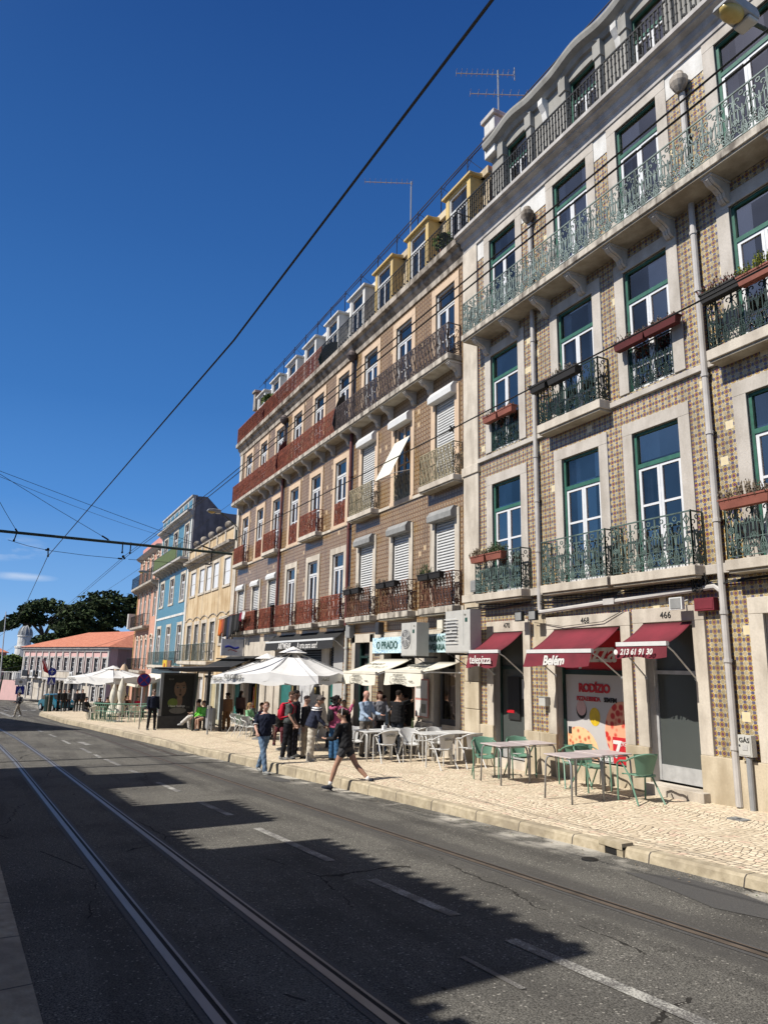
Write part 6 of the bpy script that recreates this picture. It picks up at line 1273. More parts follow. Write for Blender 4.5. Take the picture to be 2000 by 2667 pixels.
g=MB(); g.lathe([(.3,0),(.3,.03)],(-62.55,3.0,z+3.0),'sign_blue',24,0); g.build('arrow_disc',T); g=MB(); g.box(-62.5,-62.48,2.88,3.14,z+3.0,z+3.05,'sign_white'); g.box(-62.5,-62.48,2.96,3.01,z+2.85,z+3.18,'sign_white'); g.build('arrow',T); g=MB(); g.box(-62.57,-62.53,2.72,3.28,z+2.05,z+2.6,'sign_blue'); g.add([(-62.52,2.8,z+2.12),(-62.52,3.2,z+2.12),(-62.52,3.0,z+2.52)],[(0,1,2)],'sign_white'); g.add([(-62.51,2.96,z+2.16),(-62.51,3.04,z+2.16),(-62.51,3.0,z+2.4)],[(0,1,2)],'ink_black'); g.build('crossing_panel',T)
g=MB(); p=at(-63,3.0); g.lathe([(.28,0),(.3,1.15),(.26,1.25)],p,'green_dark',12); top(g,'street_bin','dark green bin under the direction sign','bin')
T,z=roadsign('far_crossing_sign','small blue crossing sign beyond the walker with backpack',-63.5,.9,2.0,0)
T.location.z-=0
g=MB(); g.box(-63.48,-63.46,.6,1.2,z+1.3,z+1.9,'sign_blue'); g.add([(-63.45,.72,z+1.42),(-63.45,1.08,z+1.42),(-63.45,.9,z+1.8)],[(0,1,2)],'sign_white'); g.build('crossing_panel',T); g=MB(); g.box(-63.48,-63.46,.5,1.3,z+1.98,z+2.5,'sign_white'); g.lathe([(.12,0),(.12,.01)],(-63.45,.9,z+2.24),'ink_grey',14,0); g.build('notice_panel',T)
# car
def car(lab,loc,rz):
    T=thing('parked_car',lab,'car',loc,rz); g=MB()
    prof=[(-1.95,.35),(-2.0,.6),(-1.9,.88),(-1.5,1.0),(-.9,1.42),(-.3,1.52),(.7,1.48),(1.25,1.1),(1.85,.92),(2.0,.65),(1.95,.35)]
    g.prism([(a,b) for a,b in prof],1,-.82,.82,'car_teal'); g.build('body',T,local=True,bevel=.08,smooth=False)
    g=MB()
    for s_ in (-1,1): g.add([(-1.35,s_*.825,1.02),(-.85,s_*.825,1.36),(-.1,s_*.825,1.45),(-.1,s_*.825,.98)][::s_],[(0,1,2,3)],'pane'); g.add([(0,s_*.825,.98),(0,s_*.825,1.45),(.65,s_*.825,1.4),(1.15,s_*.825,1.05)],[(0,1,2,3)],'pane')
    g.add([(1.28,-.72,1.12),(1.28,.72,1.12),(.75,.65,1.47),(.75,-.65,1.47)],[(0,1,2,3)],'ink_black'); g.build('windows',T,local=True)
    for sx in (-1.25,1.25):
        for s_ in (-1,1):
            g=MB(); g.lathe([(.33,-.1),(.33,.1)],(sx,s_*.78,.33),'tyre',18,1); w_=g.build('wheel',T,local=True); g=MB(); g.lathe([(.2,-.11),(.2,.11)],(sx,s_*.78,.33),'alu',12,1); g.build('rim',w_,local=True)
    for s_ in (-1,1):
        g=MB(); g.box(1.93,2.0,s_*.62-.14,s_*.62+.14,.62,.78,'sign_white'); g.build('headlight',T,local=True)
    return T
car('teal blue car parked by the side street in front of the pink palace',(-72.5,4.1,zr(-72.5)+.01),.35)
# ================================================================ lamps, wires, antennas
def street_lamp(lab,wallp,head,L_=.62,Yd=-1):
    T=thing('street_lamp',lab,'street lamp',wallp,0,'wall mounted street lamps'); g=MB(); w_=Vector(wallp); h_=Vector(head); g.tube([w_,w_+Vector((0,0,.5)),w_+(h_-w_)*.3+Vector((0,0,.45)),h_+Vector((0,.25,.02))],.03,'mast_green',8); g.box(w_.x-.08,w_.x+.08,w_.y-.06,w_.y+.01,w_.z-.25,w_.z+.35,'mast_green'); g.build('arm',T)
    x,y,z=head; g=MB(); pr=[(y-L_*.52,z-.02),(y-L_*.45,z+.08),(y-L_*.1,z+.13),(y+L_*.35,z+.12),(y+L_*.45,z+.03),(y+L_*.42,z-.07),(y+L_*.1,z-.05)]; g.prism(pr,0,x-.15,x+.15,'grey_metal'); g.box(x-.13,x+.13,y+L_*.1,y+L_*.42,z-.11,z-.05,'ac_white'); g.build('housing',T,bevel=.03)
    g=MB(); g.ball((x,y-L_*.18,z-.03),.5,'lamp_lens',14,8,(.27,.42,.22)); g.build('lens',T,smooth=True)
street_lamp('street lamp with yellow lens at the top right corner in front of the tiled building',(-5.1,10.72,8.55),(-5.12,7.95,8.95),.66); street_lamp('street lamp on the corner pilaster of the brown tiled building',(-39.5,10.7,7.1),(-38.4,9.05,8.15),.8); street_lamp('small street lamp on the top balcony of the salmon pink house',(-65.5,10.7,7.3),(-63.2,9.2,7.45),.8)
def cable(name,lab,pts,r=.011,sag=0,cat='cable',grp=None):
    g=MB(); out=[]
    for a,b in zip(pts,pts[1:]):
        a=Vector(a); b=Vector(b); n=10
        for i in range(n): p=a.lerp(b,i/n); p.z-=sag*4*(i/n)*(1-i/n); out.append(p)
    out.append(Vector(pts[-1])); g.tube(out,r,'wire_black',5); return top(g,name,lab,cat,grp)
cable('contact_wire','thick black overhead wire crossing the sky diagonally',[(8,2.0,3.85),(-2.41,1.78,3.3),(-6.5,1.60,3.12),(-21.9,.59,2.82),(-36,.28,2.28),(-48,-.1,1.9),(-75,-2.2,.9)],.0095)
cable('contact_wire','lower wire of the double overhead line in front of the facades',[(8,3.5,3.7),(-1.7,2.83,2.88),(-11.9,2.72,2.80),(-21.6,2.66,2.97),(-50,1.6,1.95),(-95,-1,.3)],.0065,grp='double overhead wires')
cable('contact_wire','upper wire of the double overhead line in front of the facades',[(8,3.5,3.82),(-1.7,2.83,2.965),(-11.9,2.72,2.87),(-21.6,2.62,3.0),(-50,1.50,2.0),(-95,-1.1,.35)],.0062,grp='double overhead wires')
cable('contact_wire','single overhead wire with small clamps in front of the balconies',[(8,5.7,3.7),(-3.1,4.88,3.1),(-7.6,4.87,3.1),(-19.8,4.64,3.05),(-21.9,5.15,3.28)],.009)
g=MB(); g.tube([(-7.68,4.86,3.09),(-7.58,4.88,3.12)],.02,'wire_black',5); g.tube([(-7.62,4.83,3.14),(-7.64,4.90,3.07)],.012,'wire_black',5); top(g,'wire_clamp','small clamp on the single overhead wire in front of the stone pier','clamp')
mt=thing('tram_mast','tram mast with a long green cross arm over the tracks','mast',(-22,-1.0,zr(-22)+.1)); g=MB(); g.tube([(-22,-1.0,zr(-22)),(-22,-1.0,5.2)],.09,'mast_green',10); g.build('pole',mt)
g=MB(); g.tube([(-22,-1,3.43),(-22,5.85,3.36)],.042,'mast_green',8); g.build('cross_arm',mt)
for (a,b) in (((-22,-1,5.1),(-22,2.18,3.44)),((-22,-1,5.15),(-22,5.3,3.42)),((-22,-1,4.6),(-22,-.25,3.45)),((-22,-.45,3.2),(-22,.58,3.0)),((-22,.58,3.0),(-22,2.6,2.93)),((-22,2.75,2.93),(-22,5.2,2.98))):
    g=MB(); a=Vector(a); b=Vector(b); g.tube([a,a.lerp(b,.5)-Vector((0,0,.02)),b],.007,'wire_black',5); g.tube([a.lerp(b,.93),a.lerp(b,.99)],.025,'wire_black',5); g.build('stay_wire',mt)
for y0,z0,y1,z1 in ((-.25,3.43,-.3,3.2),(.58,3.03,.60,2.84),(2.55,3.4,2.56,3.12),(2.78,3.4,2.78,3.12),(5.2,3.38,5.2,3.0),(2.6,3.0,2.64,2.95)):
    g=MB(); g.tube([(-22,y0,z0+.03),(-22,(y0+y1)/2,(z0+z1)/2),(-22,y1,z1)],.018,'wire_black',5); g.ball((-22,y0,z0),.045,'wire_black',6,4); g.ball((-22,y1,z1),.035,'wire_black',6,4); g.build('insulator',mt)
cable('feeder_wire','thin wire from the mast across to the beige house',[(-22,-1,5.0),(-39.9,10.7,6.2)],.006,.3); cable('feeder_wire','thin wire from the roof corner of the brown building down the street',[(-40.2,10.5,9.2),(-75,3,3.2)],.010,.3)
cable('feeder_wire','thin wire over the roof of the pink palace',[(-64,10.2,2.6),(-110,-1.0,-1.5)],.014,.3)
# roof cables with posts (safety line) and antennas
RL=thing('roof_railing','thin black cable railing on posts along the roof ridge of both tall buildings','railing',(-28,12.3,15.9))
for zz in (17.62,): 
    g=MB(); g.tube([(-41.5,12.3,zz-.15),(-3,12.3,zz)],.02,'wire_black',4); g.tube([(-41.5,12.36,zz-.2),(-3,12.36,zz-.06)],.012,'wire_black',4); g.build('cable',RL)
x=-41; k=0
while x<-3.5:
    g=MB(); g.tube([(x,12.3,15.9),(x,12.3,17.6)],.018,'wire_black',4); g.tube([(x,12.3,17.55),(x+.6,13.1,16.6)],.009,'wire_black',4); g.tube([(x,12.3,17.15),(x+1.0,11.9,16.9)],.009,'wire_black',4); g.build('post',RL); x+=1.75
cable('roof_cable','slack black cable along the roof under the railing',[(-41,11.9,16.9),(-30,12.0,17.05),(-18,12.0,17.05),(-3,12,17.15)],.012,.15)
def antenna(x,y,z0,z1,arms,lab):
    T=thing('tv_antenna',lab,'antenna',(x,y,z0)); g=MB(); g.tube([(x,y,z0),(x,y,z1)],.03,'grey_metal',6); g.build('mast',T)
    dx,dy=.457,.889
    for zz,l,r,n in arms:
        g=MB(); g.tube([(x-l*dx,y-l*dy,zz),(x+r*dx,y+r*dy,zz-.02*(l+r))],.018,'grey_metal',5)
        for k in range(n): q=-l+(l+r)*k/(n-1); X_=x+q*dx; Y_=y+q*dy; g.tube([(X_-.18*dy,Y_+.18*dx,zz+.03),(X_+.18*dy,Y_-.18*dx,zz+.03)],.009,'grey_metal',4); g.tube([(X_,Y_,zz-.05),(X_,Y_,zz+.08)],.009,'grey_metal',4)
        g.build('aerial',T)
antenna(-17.6,13.2,16.4,21.1,[(20.95,1.5,.55,12),(20.1,1.0,1.0,8)],'tall television antenna with two arms on the roof behind the pier'); 
T=bpy.data.objects['tv_antenna']; g=MB(); X_,Y_=-17.6+.46,13.2+.89; g.tube([(X_,Y_,20.08),(X_+.2,Y_+.35,20.35)],.025,'grey_metal',4); g.tube([(X_,Y_,20.08),(X_+.18,Y_+.33,19.8)],.025,'grey_metal',4); g.tube([(X_-.2,Y_-.35,20.7),(X_-.2,Y_-.35,21.25)],.02,'grey_metal',4); g.build('reflector',T)
antenna(-23.6,13.0,16.2,20.45,[(20.4,2.0,.05,10)],'bent television antenna above the yellow dormers')
# far left lamp and flag pole
fp=thing('flagpole','tall white flagpole with green and red flag at the left edge','flagpole',(-96,-1.0,-5.2)); g=MB(); g.tube([(-96,-.75,-5.2),(-96,-1.15,5.4)],[.09,.05],'white_metal',8); g.build('pole',fp)
g=MB(); g.sheet([[(-96,-1.15-.1*j*i+.1*math.sin(i+j),5.0-.28*i-.12*j) for i in range(8)] for j in range(4)],'leaf_green',0); g.sheet([[(-96.03,-1.45-.12*j*i*.6+.05*math.sin(i),4.3-.3*i-.1*j) for i in range(6)] for j in range(4)],'sign_red',0); g.build('flag_cloth',fp)
ml=thing('mast_lamp','dark lamp post with side lamp at the far left','street lamp',(-60,-.55,-4.1)); g=MB(); g.tube([(-60,-.6,-4.1),(-60,-.38,-1.2)],.06,'mast_green',8); g.build('pole',ml); g=MB(); g.tube([(-60,-.5,1.75),(-60,-.2,1.75)],.05,'grey_metal',6); g.build('lamp_head',ml) if False else None

g=MB(); rd=random.Random(31)
for k in range(260):
    x=rd.uniform(-30,-1); y=ky(x)-rd.uniform(.02,.35)**1.0; a=rd.uniform(0,3.14); r=rd.uniform(.008,.022); z=zr(x)+.012
    g.add([(x-r*math.cos(a),y-r*math.sin(a),z),(x+r*.5*math.sin(a),y-r*.5*math.cos(a),z+.004),(x+r*math.cos(a),y+r*math.sin(a),z),(x-r*.5*math.sin(a),y+r*.5*math.cos(a),z+.006)],[(0,1,2,3)],['leaf_green','twig','twig'][k%3])
o=g.build('gutter_debris'); tag(o,'dry leaves and grit lying in the gutter along the kerb','debris',None,'stuff')
# ================================================================ people
def ringtube(g,pts,rads,lat,mat,n=12):
    """closed tube with elliptical rings: rads (side, depth); lat = sideways axis"""
    pts=[Vector(p) for p in pts]; N=len(pts); vs=[];fs=[]
    for i,p in enumerate(pts):
        t=(pts[min(i+1,N-1)]-pts[max(i-1,0)]).normalized(); L=lat[i] if isinstance(lat,list) else lat; L=Vector(L); L=(L-t*L.dot(t))
        L=L.normalized() if L.length>1e-4 else t.orthogonal().normalized()
        D=t.cross(L); a,b=rads[i]
        for k in range(n): an=2*PI*k/n; vs.append(tuple(p+L*(a*math.cos(an))+D*(b*math.sin(an))))
    for i in range(N-1):
        for k in range(n): fs.append((i*n+k,i*n+(k+1)%n,(i+1)*n+(k+1)%n,(i+1)*n+k))
    b=len(vs); vs+= [tuple(pts[0]),tuple(pts[-1])]
    for k in range(n): fs.append((b,(k+1)%n,k)); fs.append((b+1,(N-1)*n+k,(N-1)*n+(k+1)%n))
    g.add(vs,fs,mat)
def remesh(g,name,parent,vox,mats,smooth_it=3,extra=None,wr=0):
    me=bpy.data.meshes.new('tmp'); me.from_pydata(g.v,[],g.f); o=bpy.data.objects.new('tmp',me); sc.collection.objects.link(o)
    r=o.modifiers.new('r','REMESH'); r.mode='VOXEL'; r.voxel_size=vox; s=o.modifiers.new('s','SMOOTH'); s.factor=.5; s.iterations=smooth_it
    dg=bpy.context.evaluated_depsgraph_get(); m2=bpy.data.meshes.new_from_object(o.evaluated_get(dg)); bpy.data.objects.remove(o)
    m2.materials.clear(); m2.materials.append(M[mats])
    if wr:
        n=len(m2.vertices); a=np.empty(n*3); m2.vertices.foreach_get('co',a); a=a.reshape(-1,3); nn=np.empty(n*3); m2.vertices.foreach_get('normal',nn); nn=nn.reshape(-1,3)
        d=np.sin(a[:,2]*55+a[:,0]*24+np.sin(a[:,1]*30)*1.7)*np.sin(a[:,0]*38+a[:,1]*47+a[:,2]*9); a=a+nn*(d*wr)[:,None]; m2.vertices.foreach_set('co',a.ravel())
    m2.polygons.foreach_set('use_smooth',[True]*len(m2.polygons)); m2.name=name
    if extra and extra.v:
        bm=bmesh.new(); bm.from_mesh(m2); base=[mt for mt in m2.materials]
        for nm in extra.names: m2.materials.append(M[nm])
        vs=[bm.verts.new(v) for v in extra.v]
        for f,mi in zip(extra.f,extra.m):
            try: q=bm.faces.new([vs[i] for i in f]); q.material_index=mi+1; q.smooth=True
            except ValueError: pass
        bm.to_mesh(m2); bm.free()
    ob=bpy.data.objects.new(name,m2); link(ob,parent); return ob
def person(label,x,y,z,rz,H=1.72,legs=((0,0,.04),(0,0,.04)),arms=((0,.12,.15),(0,.12,.15)),lean=0,sit=None,skinc=(.52,.30,.21),hair=('short',(.06,.04,.03)),
           topc=(.05,.05,.06),sleeve='long',bot='trousers',botc=(.05,.06,.09),shoe=(.08,.08,.08),head=(0,0),vox=.016,cat='person',twist=0,collar=None,topm=None,wide=1.0,grp=None,ctop=None,loose=1.0,torso_len=1.0,fem=0):
    """pose angles in radians. legs: (thigh swing forward, knee bend, spread). arms: (swing forward, spread, elbow bend[, inward])"""
    s=H/1.75; T=thing('person',label,cat,(x,y,z),rz,grp); sk=skin(skinc)
    hip=.93*s; th=.44*s; shn=.43*s; J={}
    def leg(side,hp):
        a,k,sp_=legs[side]; sg=1 if side==0 else -1
        h=hp+Vector((0,sg*.09*s,0)); kn=h+Vector((math.sin(a)*th,sg*math.sin(sp_)*th,-math.cos(a)*math.cos(sp_)*th)); b=a-k; an=kn+Vector((math.sin(b)*shn,sg*math.sin(sp_)*shn*.6,-math.cos(b)*shn)); return h,kn,an,b
    hp=Vector((0,0,hip)); 
    if sit is None:
        lo=min(leg(0,hp)[2].z,leg(1,hp)[2].z); hp.z-=lo-.075*s
    else: hp.z=sit+.09*s
    hp.z=hp.z
    up=Vector((math.sin(lean),0,math.cos(lean))); fw=Vector((math.cos(lean),0,-math.sin(lean))); lat=Vector((0,1,0)); lt=Matrix.Rotation(twist,3,up)@lat; ft_=Matrix.Rotation(twist,3,up)@fw
    C=lambda u,f=0: hp+up*(u*s*torso_len)+fw*(f*s)
    g=MB(); ex=MB()
    tor=[C(-.06),C(.02),C(.14,.0),C(.28,.01),C(.40,.01),C(.48,-.005),C(.53,-.01)]; hw=1-.08*fem
    tr=[(.135,.10),(.165*(1+.05*fem),.115),(.135*hw,.10),(.155*hw,.115),(.175*hw,.11),(.14*hw,.085),(.06,.06)]; tr=[(a*s*wide,b*s*wide) for a,b in tr]
    ringtube(g,tor,tr,[lat,lat,lat,lt,lt,lt,lt],sk)
    nk=C(.52,-.01); hc=nk+up*(.165*s)+fw*(.035*s); ringtube(g,[nk-up*.05*s,nk+up*.04*s,hc-up*.06*s],[(.062*s,.06*s),(.053*s,.055*s),(.05*s,.055*s)],lat,sk)
    hy,hpch=head; Rh=Matrix.Rotation(hy+twist,3,'Z')@Matrix.Rotation(lean*.5+hpch,3,'Y')
    def hd(a,b,c): return hc+Rh@Vector((a*s,b*s,c*s))
    ringtube(g,[hd(.02,0,-.118),hd(.018,0,-.10),hd(.008,0,-.06),hd(.002,0,-.01),hd(-.004,0,.04),hd(-.01,0,.08),hd(-.014,0,.105)],[(.025*s,.03*s),(.045*s,.055*s),(.062*s,.082*s),(.074*s,.094*s),(.075*s,.097*s),(.060*s,.078*s),(.03*s,.04*s)],Rh@lat,sk)
    ringtube(g,[hd(.088,0,.012),hd(.104,0,-.018),hd(.112,0,-.032),hd(.09,0,-.042)],[(.008*s,.008*s),(.011*s,.011*s),(.015*s,.012*s),(.010*s,.008*s)],Rh@lat,sk,8)
    for sg in (-1,1):
        ringtube(g,[hd(-.01,sg*.07,-.03),hd(-.012,sg*.086,.0),hd(-.01,sg*.075,.03)],[(.008*s,.018*s),(.008*s,.024*s),(.006*s,.014*s)],Rh@Vector((0,1,0)),sk,8)
        e=hd(.080,sg*.030,.008); ex.ball(tuple(e),.0125*s,'ink_white',8,6); e=hd(.0905,sg*.0305,.008); ex.ball(tuple(e),.0065*s,'ink_black',6,4)
        ex.tube([hd(.088,sg*.014,.030),hd(.086,sg*.046,.028)],.0045*s,'ink_black',4)
    ex.tube([hd(.093,-.02,-.066),hd(.098,0,-.064),hd(.093,.02,-.066)],.005*s,'skin_lip',5)
    Lg=[leg(0,hp),leg(1,hp)]
    for (h,kn,an,b) in Lg:
        ringtube(g,[h+Vector((0,0,.04)),h.lerp(kn,.3),h.lerp(kn,.75),kn,kn.lerp(an,.3),kn.lerp(an,.75),an],[(.085*s,.09*s),(.083*s,.086*s),(.062*s,.064*s),(.052*s,.056*s),(.052*s,.058*s),(.036*s,.04*s),(.034*s,.038*s)],lat,sk)
    A=[]
    for side in (0,1):
        sg=1 if side==0 else -1; ar=arms[side]; a,sp_,eb=ar[:3]; inw=ar[3] if len(ar)>3 else 0
        sh=C(.455)+lt*(sg*.185*s*wide*hw); base=Matrix.Rotation(lean,3,'Y')
        d=base@Vector((math.sin(a)*math.cos(sp_),sg*math.sin(sp_),-math.cos(a)*math.cos(sp_))); d=Matrix.Rotation(twist,3,'Z')@d
        el_=sh+d*(.29*s); a2=a+eb; d2=base@Vector((math.sin(a2)*math.cos(sp_*.5),sg*(math.sin(sp_*.5)-math.sin(inw)),-math.cos(a2)*math.cos(sp_*.5))); d2=(Matrix.Rotation(twist,3,'Z')@d2).normalized()
        wr=el_+d2*(.25*s); A.append((sh,el_,wr,d,d2))
        ringtube(g,[sh-d*.02*s,sh.lerp(el_,.35),el_,el_.lerp(wr,.3),wr],[(.052*s,.055*s),(.043*s,.045*s),(.036*s,.036*s),(.036*s,.034*s),(.026*s,.020*s)],lat,sk)
        side_ax=d2.cross(Vector((0,0,1))); side_ax=side_ax.normalized() if side_ax.length>.2 else fw.copy(); 
        if abs(d2.z)>.7: side_ax=Vector((1,0,0))
        pn=d2.cross(side_ax).normalized(); pe=wr+d2*(.085*s)
        ringtube(g,[wr-d2*.01,wr+d2*.03*s,wr+d2*.06*s,pe],[(.026*s,.018*s),(.036*s,.018*s),(.041*s,.017*s),(.037*s,.014*s)],side_ax,sk,8)
        if vox<.02:
            cur=-pn*sg if True else pn
            for k,(o_,ln) in enumerate(((-.028,.060),(-.0095,.072),(.0095,.068),(.027,.054))):
                p0=pe+side_ax*(o_*s)-d2*.012*s; p1=p0+(d2+cur*.25).normalized()*(ln*.5*s); p2=p1+(d2+cur*.9).normalized()*(ln*.5*s); ex.tube([p0,p1,p2],[.0088*s,.008*s,.0062*s],sk,6)
            p0=wr+d2*.03*s+side_ax*.030*s; ex.tube([p0,p0+(side_ax+d2*.9).normalized()*.032*s,p0+(side_ax*.5+d2+cur*.3).normalized()*.062*s],[.0105*s,.0095*s,.007*s],sk,6)
    remesh(g,'body',T,vox,sk,2,ex)
    # shirt ------------------------------------------------------------------
    tm=topm or cloth(topc); g=MB(); o_=.014*s*loose; st=-.05 if bot!='none' else -.1
    ringtube(g,[C(-.07 if loose>1.2 else -.02),C(.03),C(.14),C(.28,.01),C(.40,.01),C(.475,-.005),C(.50,-.01)],[(a+o_*(2.2 if i<3 else 1.3),b+o_*(2.4 if i<3 else 1.5)) for i,(a,b) in enumerate([(tr[1][0]*1.0,tr[1][1]*1.02),tr[1],(tr[2][0]*1.06,tr[2][1]*1.1),tr[3],tr[4],(tr[5][0]*1.02,tr[5][1]*1.05),(.075*s,.07*s)])],[lat,lat,lat,lt,lt,lt,lt],tm)
    for sh,el_,wr,d,d2 in A:
        if sleeve=='long': ringtube(g,[sh-d*.03*s,sh.lerp(el_,.35),el_,el_.lerp(wr,.4),el_.lerp(wr,.95)],[(.062*s+o_*.4,.066*s+o_*.4),(.054*s+o_*.5,.056*s+o_*.5),(.048*s+o_*.4,.048*s+o_*.4),(.045*s+o_*.4,.043*s+o_*.4),(.034*s+o_*.3,.032*s+o_*.3)],lat,tm)
        elif sleeve=='short': ringtube(g,[sh-d*.03*s,sh.lerp(el_,.35),sh.lerp(el_,.72)],[(.064*s,.068*s),(.060*s,.062*s),(.058*s,.060*s)],lat,tm)
    if sleeve=='hood' : pass
    remesh(g,'shirt',T,vox,tm,2,None,.006)
    if collar: g=MB(); g.tube([C(.505,.045)+lat*(-.045*s),C(.53,-.05)+lat*(-.05*s),C(.53,-.065),C(.53,-.05)+lat*(.05*s),C(.505,.045)+lat*(.045*s),C(.47,.10)],.018*s,collar,6); g.build('collar',T,local=True,smooth=True)
    # trousers / shorts ------------------------------------------------------------
    bmn=cloth(botc); g=MB(); L_=1.0
    ringtube(g,[C(.10),C(.02),C(-.06),C(-.10)],[(tr[2][0]+.008,tr[2][1]+.012),(tr[1][0]+.012,tr[1][1]+.014),(.150*s*wide,.115*s*wide),(.12*s,.09*s)],lat,bmn)
    for (h,kn,an,b) in Lg:
        if bot=='shorts': ringtube(g,[h+Vector((0,0,.05)),h.lerp(kn,.25),h.lerp(kn,.48)],[(.094*s,.10*s),(.094*s,.098*s),(.086*s,.090*s)],lat,bmn)
        else:
            w_=1.0 if bot=='trousers' else (1.35 if bot=='wide' else .86); an2=an+Vector((0,0,-.01))
            ringtube(g,[h+Vector((0,0,.05)),h.lerp(kn,.3),h.lerp(kn,.75),kn,kn.lerp(an2,.35),kn.lerp(an2,.8),an2],[(.093*s,.10*s),(.092*s,.096*s),(.074*s*w_,.077*s*w_),(.067*s*w_,.070*s*w_),(.064*s*w_,.069*s*w_),(.058*s*w_,.064*s*w_),(.056*s*w_,.064*s*w_)],lat,bmn)
    remesh(g,'trousers' if bot!='shorts' else 'shorts',T,vox,bmn,2,None,.0065)
    for (h,kn,an,b) in Lg:
        g=MB(); q=Matrix.Rotation(-b*.55 if sit is None else 0,3,'Y'); 
        if sit is None and an.z>.16*s: q=Matrix.Rotation(-b*.9,3,'Y')
        def F(a_,c_): return an+q@Vector((a_*s,0,c_*s))
        sm=cloth(shoe,.05); ringtube(g,[F(-.075,-.03),F(-.05,-.02),F(.0,-.012),F(.06,-.032),F(.12,-.045),F(.165,-.052)],[(.026*s,.034*s),(.038*s,.05*s),(.040*s,.055*s),(.044*s,.036*s),(.042*s,.026*s),(.024*s,.016*s)],lat,sm,10)
        ringtube(g,[F(-.08,-.066),F(-.04,-.066),F(.06,-.066),F(.13,-.066),F(.17,-.064)],[(.028*s,.009),(.040*s,.009),(.046*s,.009),(.043*s,.009),(.02*s,.008)],lat,sm,10)
        g.build('shoe',T,local=True,smooth=True)
    # hair --------------------------------------------------------------------------
    k,hcol=hair
    if k!='none':
        g=MB(); hm=cloth(hcol,.3,30)
        def cap(rr=1.0,back=0):
            ringtube(g,[hd(-.028,0,-.03),hd(-.022,0,.01),hd(-.012,0,.05),hd(-.012,0,.085),hd(-.014,0,.118)],[(.070*s*rr,.074*s*rr),(.081*s*rr,.086*s*rr),(.083*s*rr,.103*s*rr),(.070*s*rr,.088*s*rr),(.03*s,.04*s)],Rh@lat,hm)
        if k=='fringe_bald': ringtube(g,[hd(-.035,0,-.045),hd(-.03,0,-.0),hd(-.025,0,.03)],[(.066*s,.066*s),(.079*s,.08*s),(.078*s,.078*s)],Rh@lat,hm)
        elif k=='short': cap()
        elif k in('long','curly','bun','bob'):
            cap(1.06)
            if k=='long': ringtube(g,[hd(-.05,0,.03),hd(-.075,0,-.06),hd(-.085,0,-.17),hd(-.085,0,-.30),hd(-.08,0,-.38)],[(.075*s,.05*s),(.088*s,.05*s),(.10*s,.045*s),(.085*s,.04*s),(.04*s,.02*s)],Rh@lat,hm)
            if k=='bob': ringtube(g,[hd(-.04,0,.03),hd(-.05,0,-.06),hd(-.05,0,-.14)],[(.085*s,.07*s),(.10*s,.075*s),(.085*s,.05*s)],Rh@lat,hm)
            if k=='bun': g.ball(tuple(hd(-.13,0,.035)),.05*s,hm,10,7)
            if k=='curly':
                rd=random.Random(int(abs(x*100)))
                for q in range(34):
                    a=rd.uniform(0,2*PI); e=rd.uniform(-.13,.11); r_=.095 if e>-.02 else .085
                    if math.cos(a)>.55 and e<.05: continue
                    g.ball(tuple(hd(-.02+r_*math.cos(a),r_*math.sin(a),e)),rd.uniform(.018,.032)*s,hm,6,4)
        remesh(g,'hair',T,max(vox*.8,.011),hm,1,None,.004)
    return T,dict(C=C,fw=fw,up=up,lat=lt,hd=hd,A=A,L=Lg,s=s,hp=hp)
simple('skin_lip',(.30,.10,.08),.5)
striped_cloth('cloth_stripes',(.75,.73,.70),(.012,.016,.035),1.30,17)
m=Mat('cloth_camo',.9); v=m.n('ShaderNodeTexVoronoi'); v.inputs['Scale'].default_value=22; m.t.links.new(m.pos(True),v.inputs['Vector']); sx_s=m.n('ShaderNodeSeparateXYZ'); m.t.links.new(v.outputs['Color'],sx_s.inputs[0]); m.col(m.mix(E(m.t,sx_s.outputs[0]).gt(.6),(.05,.045,.045),(.22,.19,.17)))
def backpack(label,info,c,w_=.30,h_=.42,d_=.15,straps=True,off=.0,name='backpack',px=None,parent_loc=None,rz=0):
    C,fw,lt,s=info['C'],info['fw'],info['lat'],info['s']; up=info['up']; T=thing(name,label,'backpack',parent_loc,rz); mt=cloth(c); g=MB()
    ct=C(.27)-fw*(.115+d_/2+off)*s; pts=[ct-up*h_*.5*s,ct-up*h_*.38*s,ct,ct+up*h_*.35*s,ct+up*h_*.5*s]; ringtube(g,pts,[(w_*.30*s,d_*.3*s),(w_*.48*s,d_*.5*s),(w_*.5*s,d_*.52*s),(w_*.42*s,d_*.42*s),(w_*.15*s,d_*.15*s)],lt,mt,14); b=g.build('bag_body',T,local=True,smooth=True)
    g=MB(); c2=ct-fw*(d_*.5)*s-up*.06*s; ringtube(g,[c2-up*.11*s,c2-up*.08*s,c2+up*.07*s,c2+up*.10*s],[(w_*.2*s,.02*s),(w_*.34*s,.035*s),(w_*.32*s,.035*s),(w_*.2*s,.02*s)],lt,mt,10); g.build('pocket',T,local=True,smooth=True)
    if straps:
        for sg in (-1,1):
            g=MB(); g.tube([ct+up*.19*s+lt*sg*.08*s,C(.50)-fw*.06*s+lt*sg*.10*s,C(.51)+lt*sg*.105*s+up*.015,C(.42)+fw*.125*s+lt*sg*.115*s,C(.26)+fw*.12*s+lt*sg*.14*s,C(.16)-fw*.02*s+lt*sg*.17*s,ct-up*.16*s+lt*sg*.13*s],.016*s,mt,6); g.build('strap',T,local=True,smooth=True)
    return T
def Z(x,y): return zs(x,y)
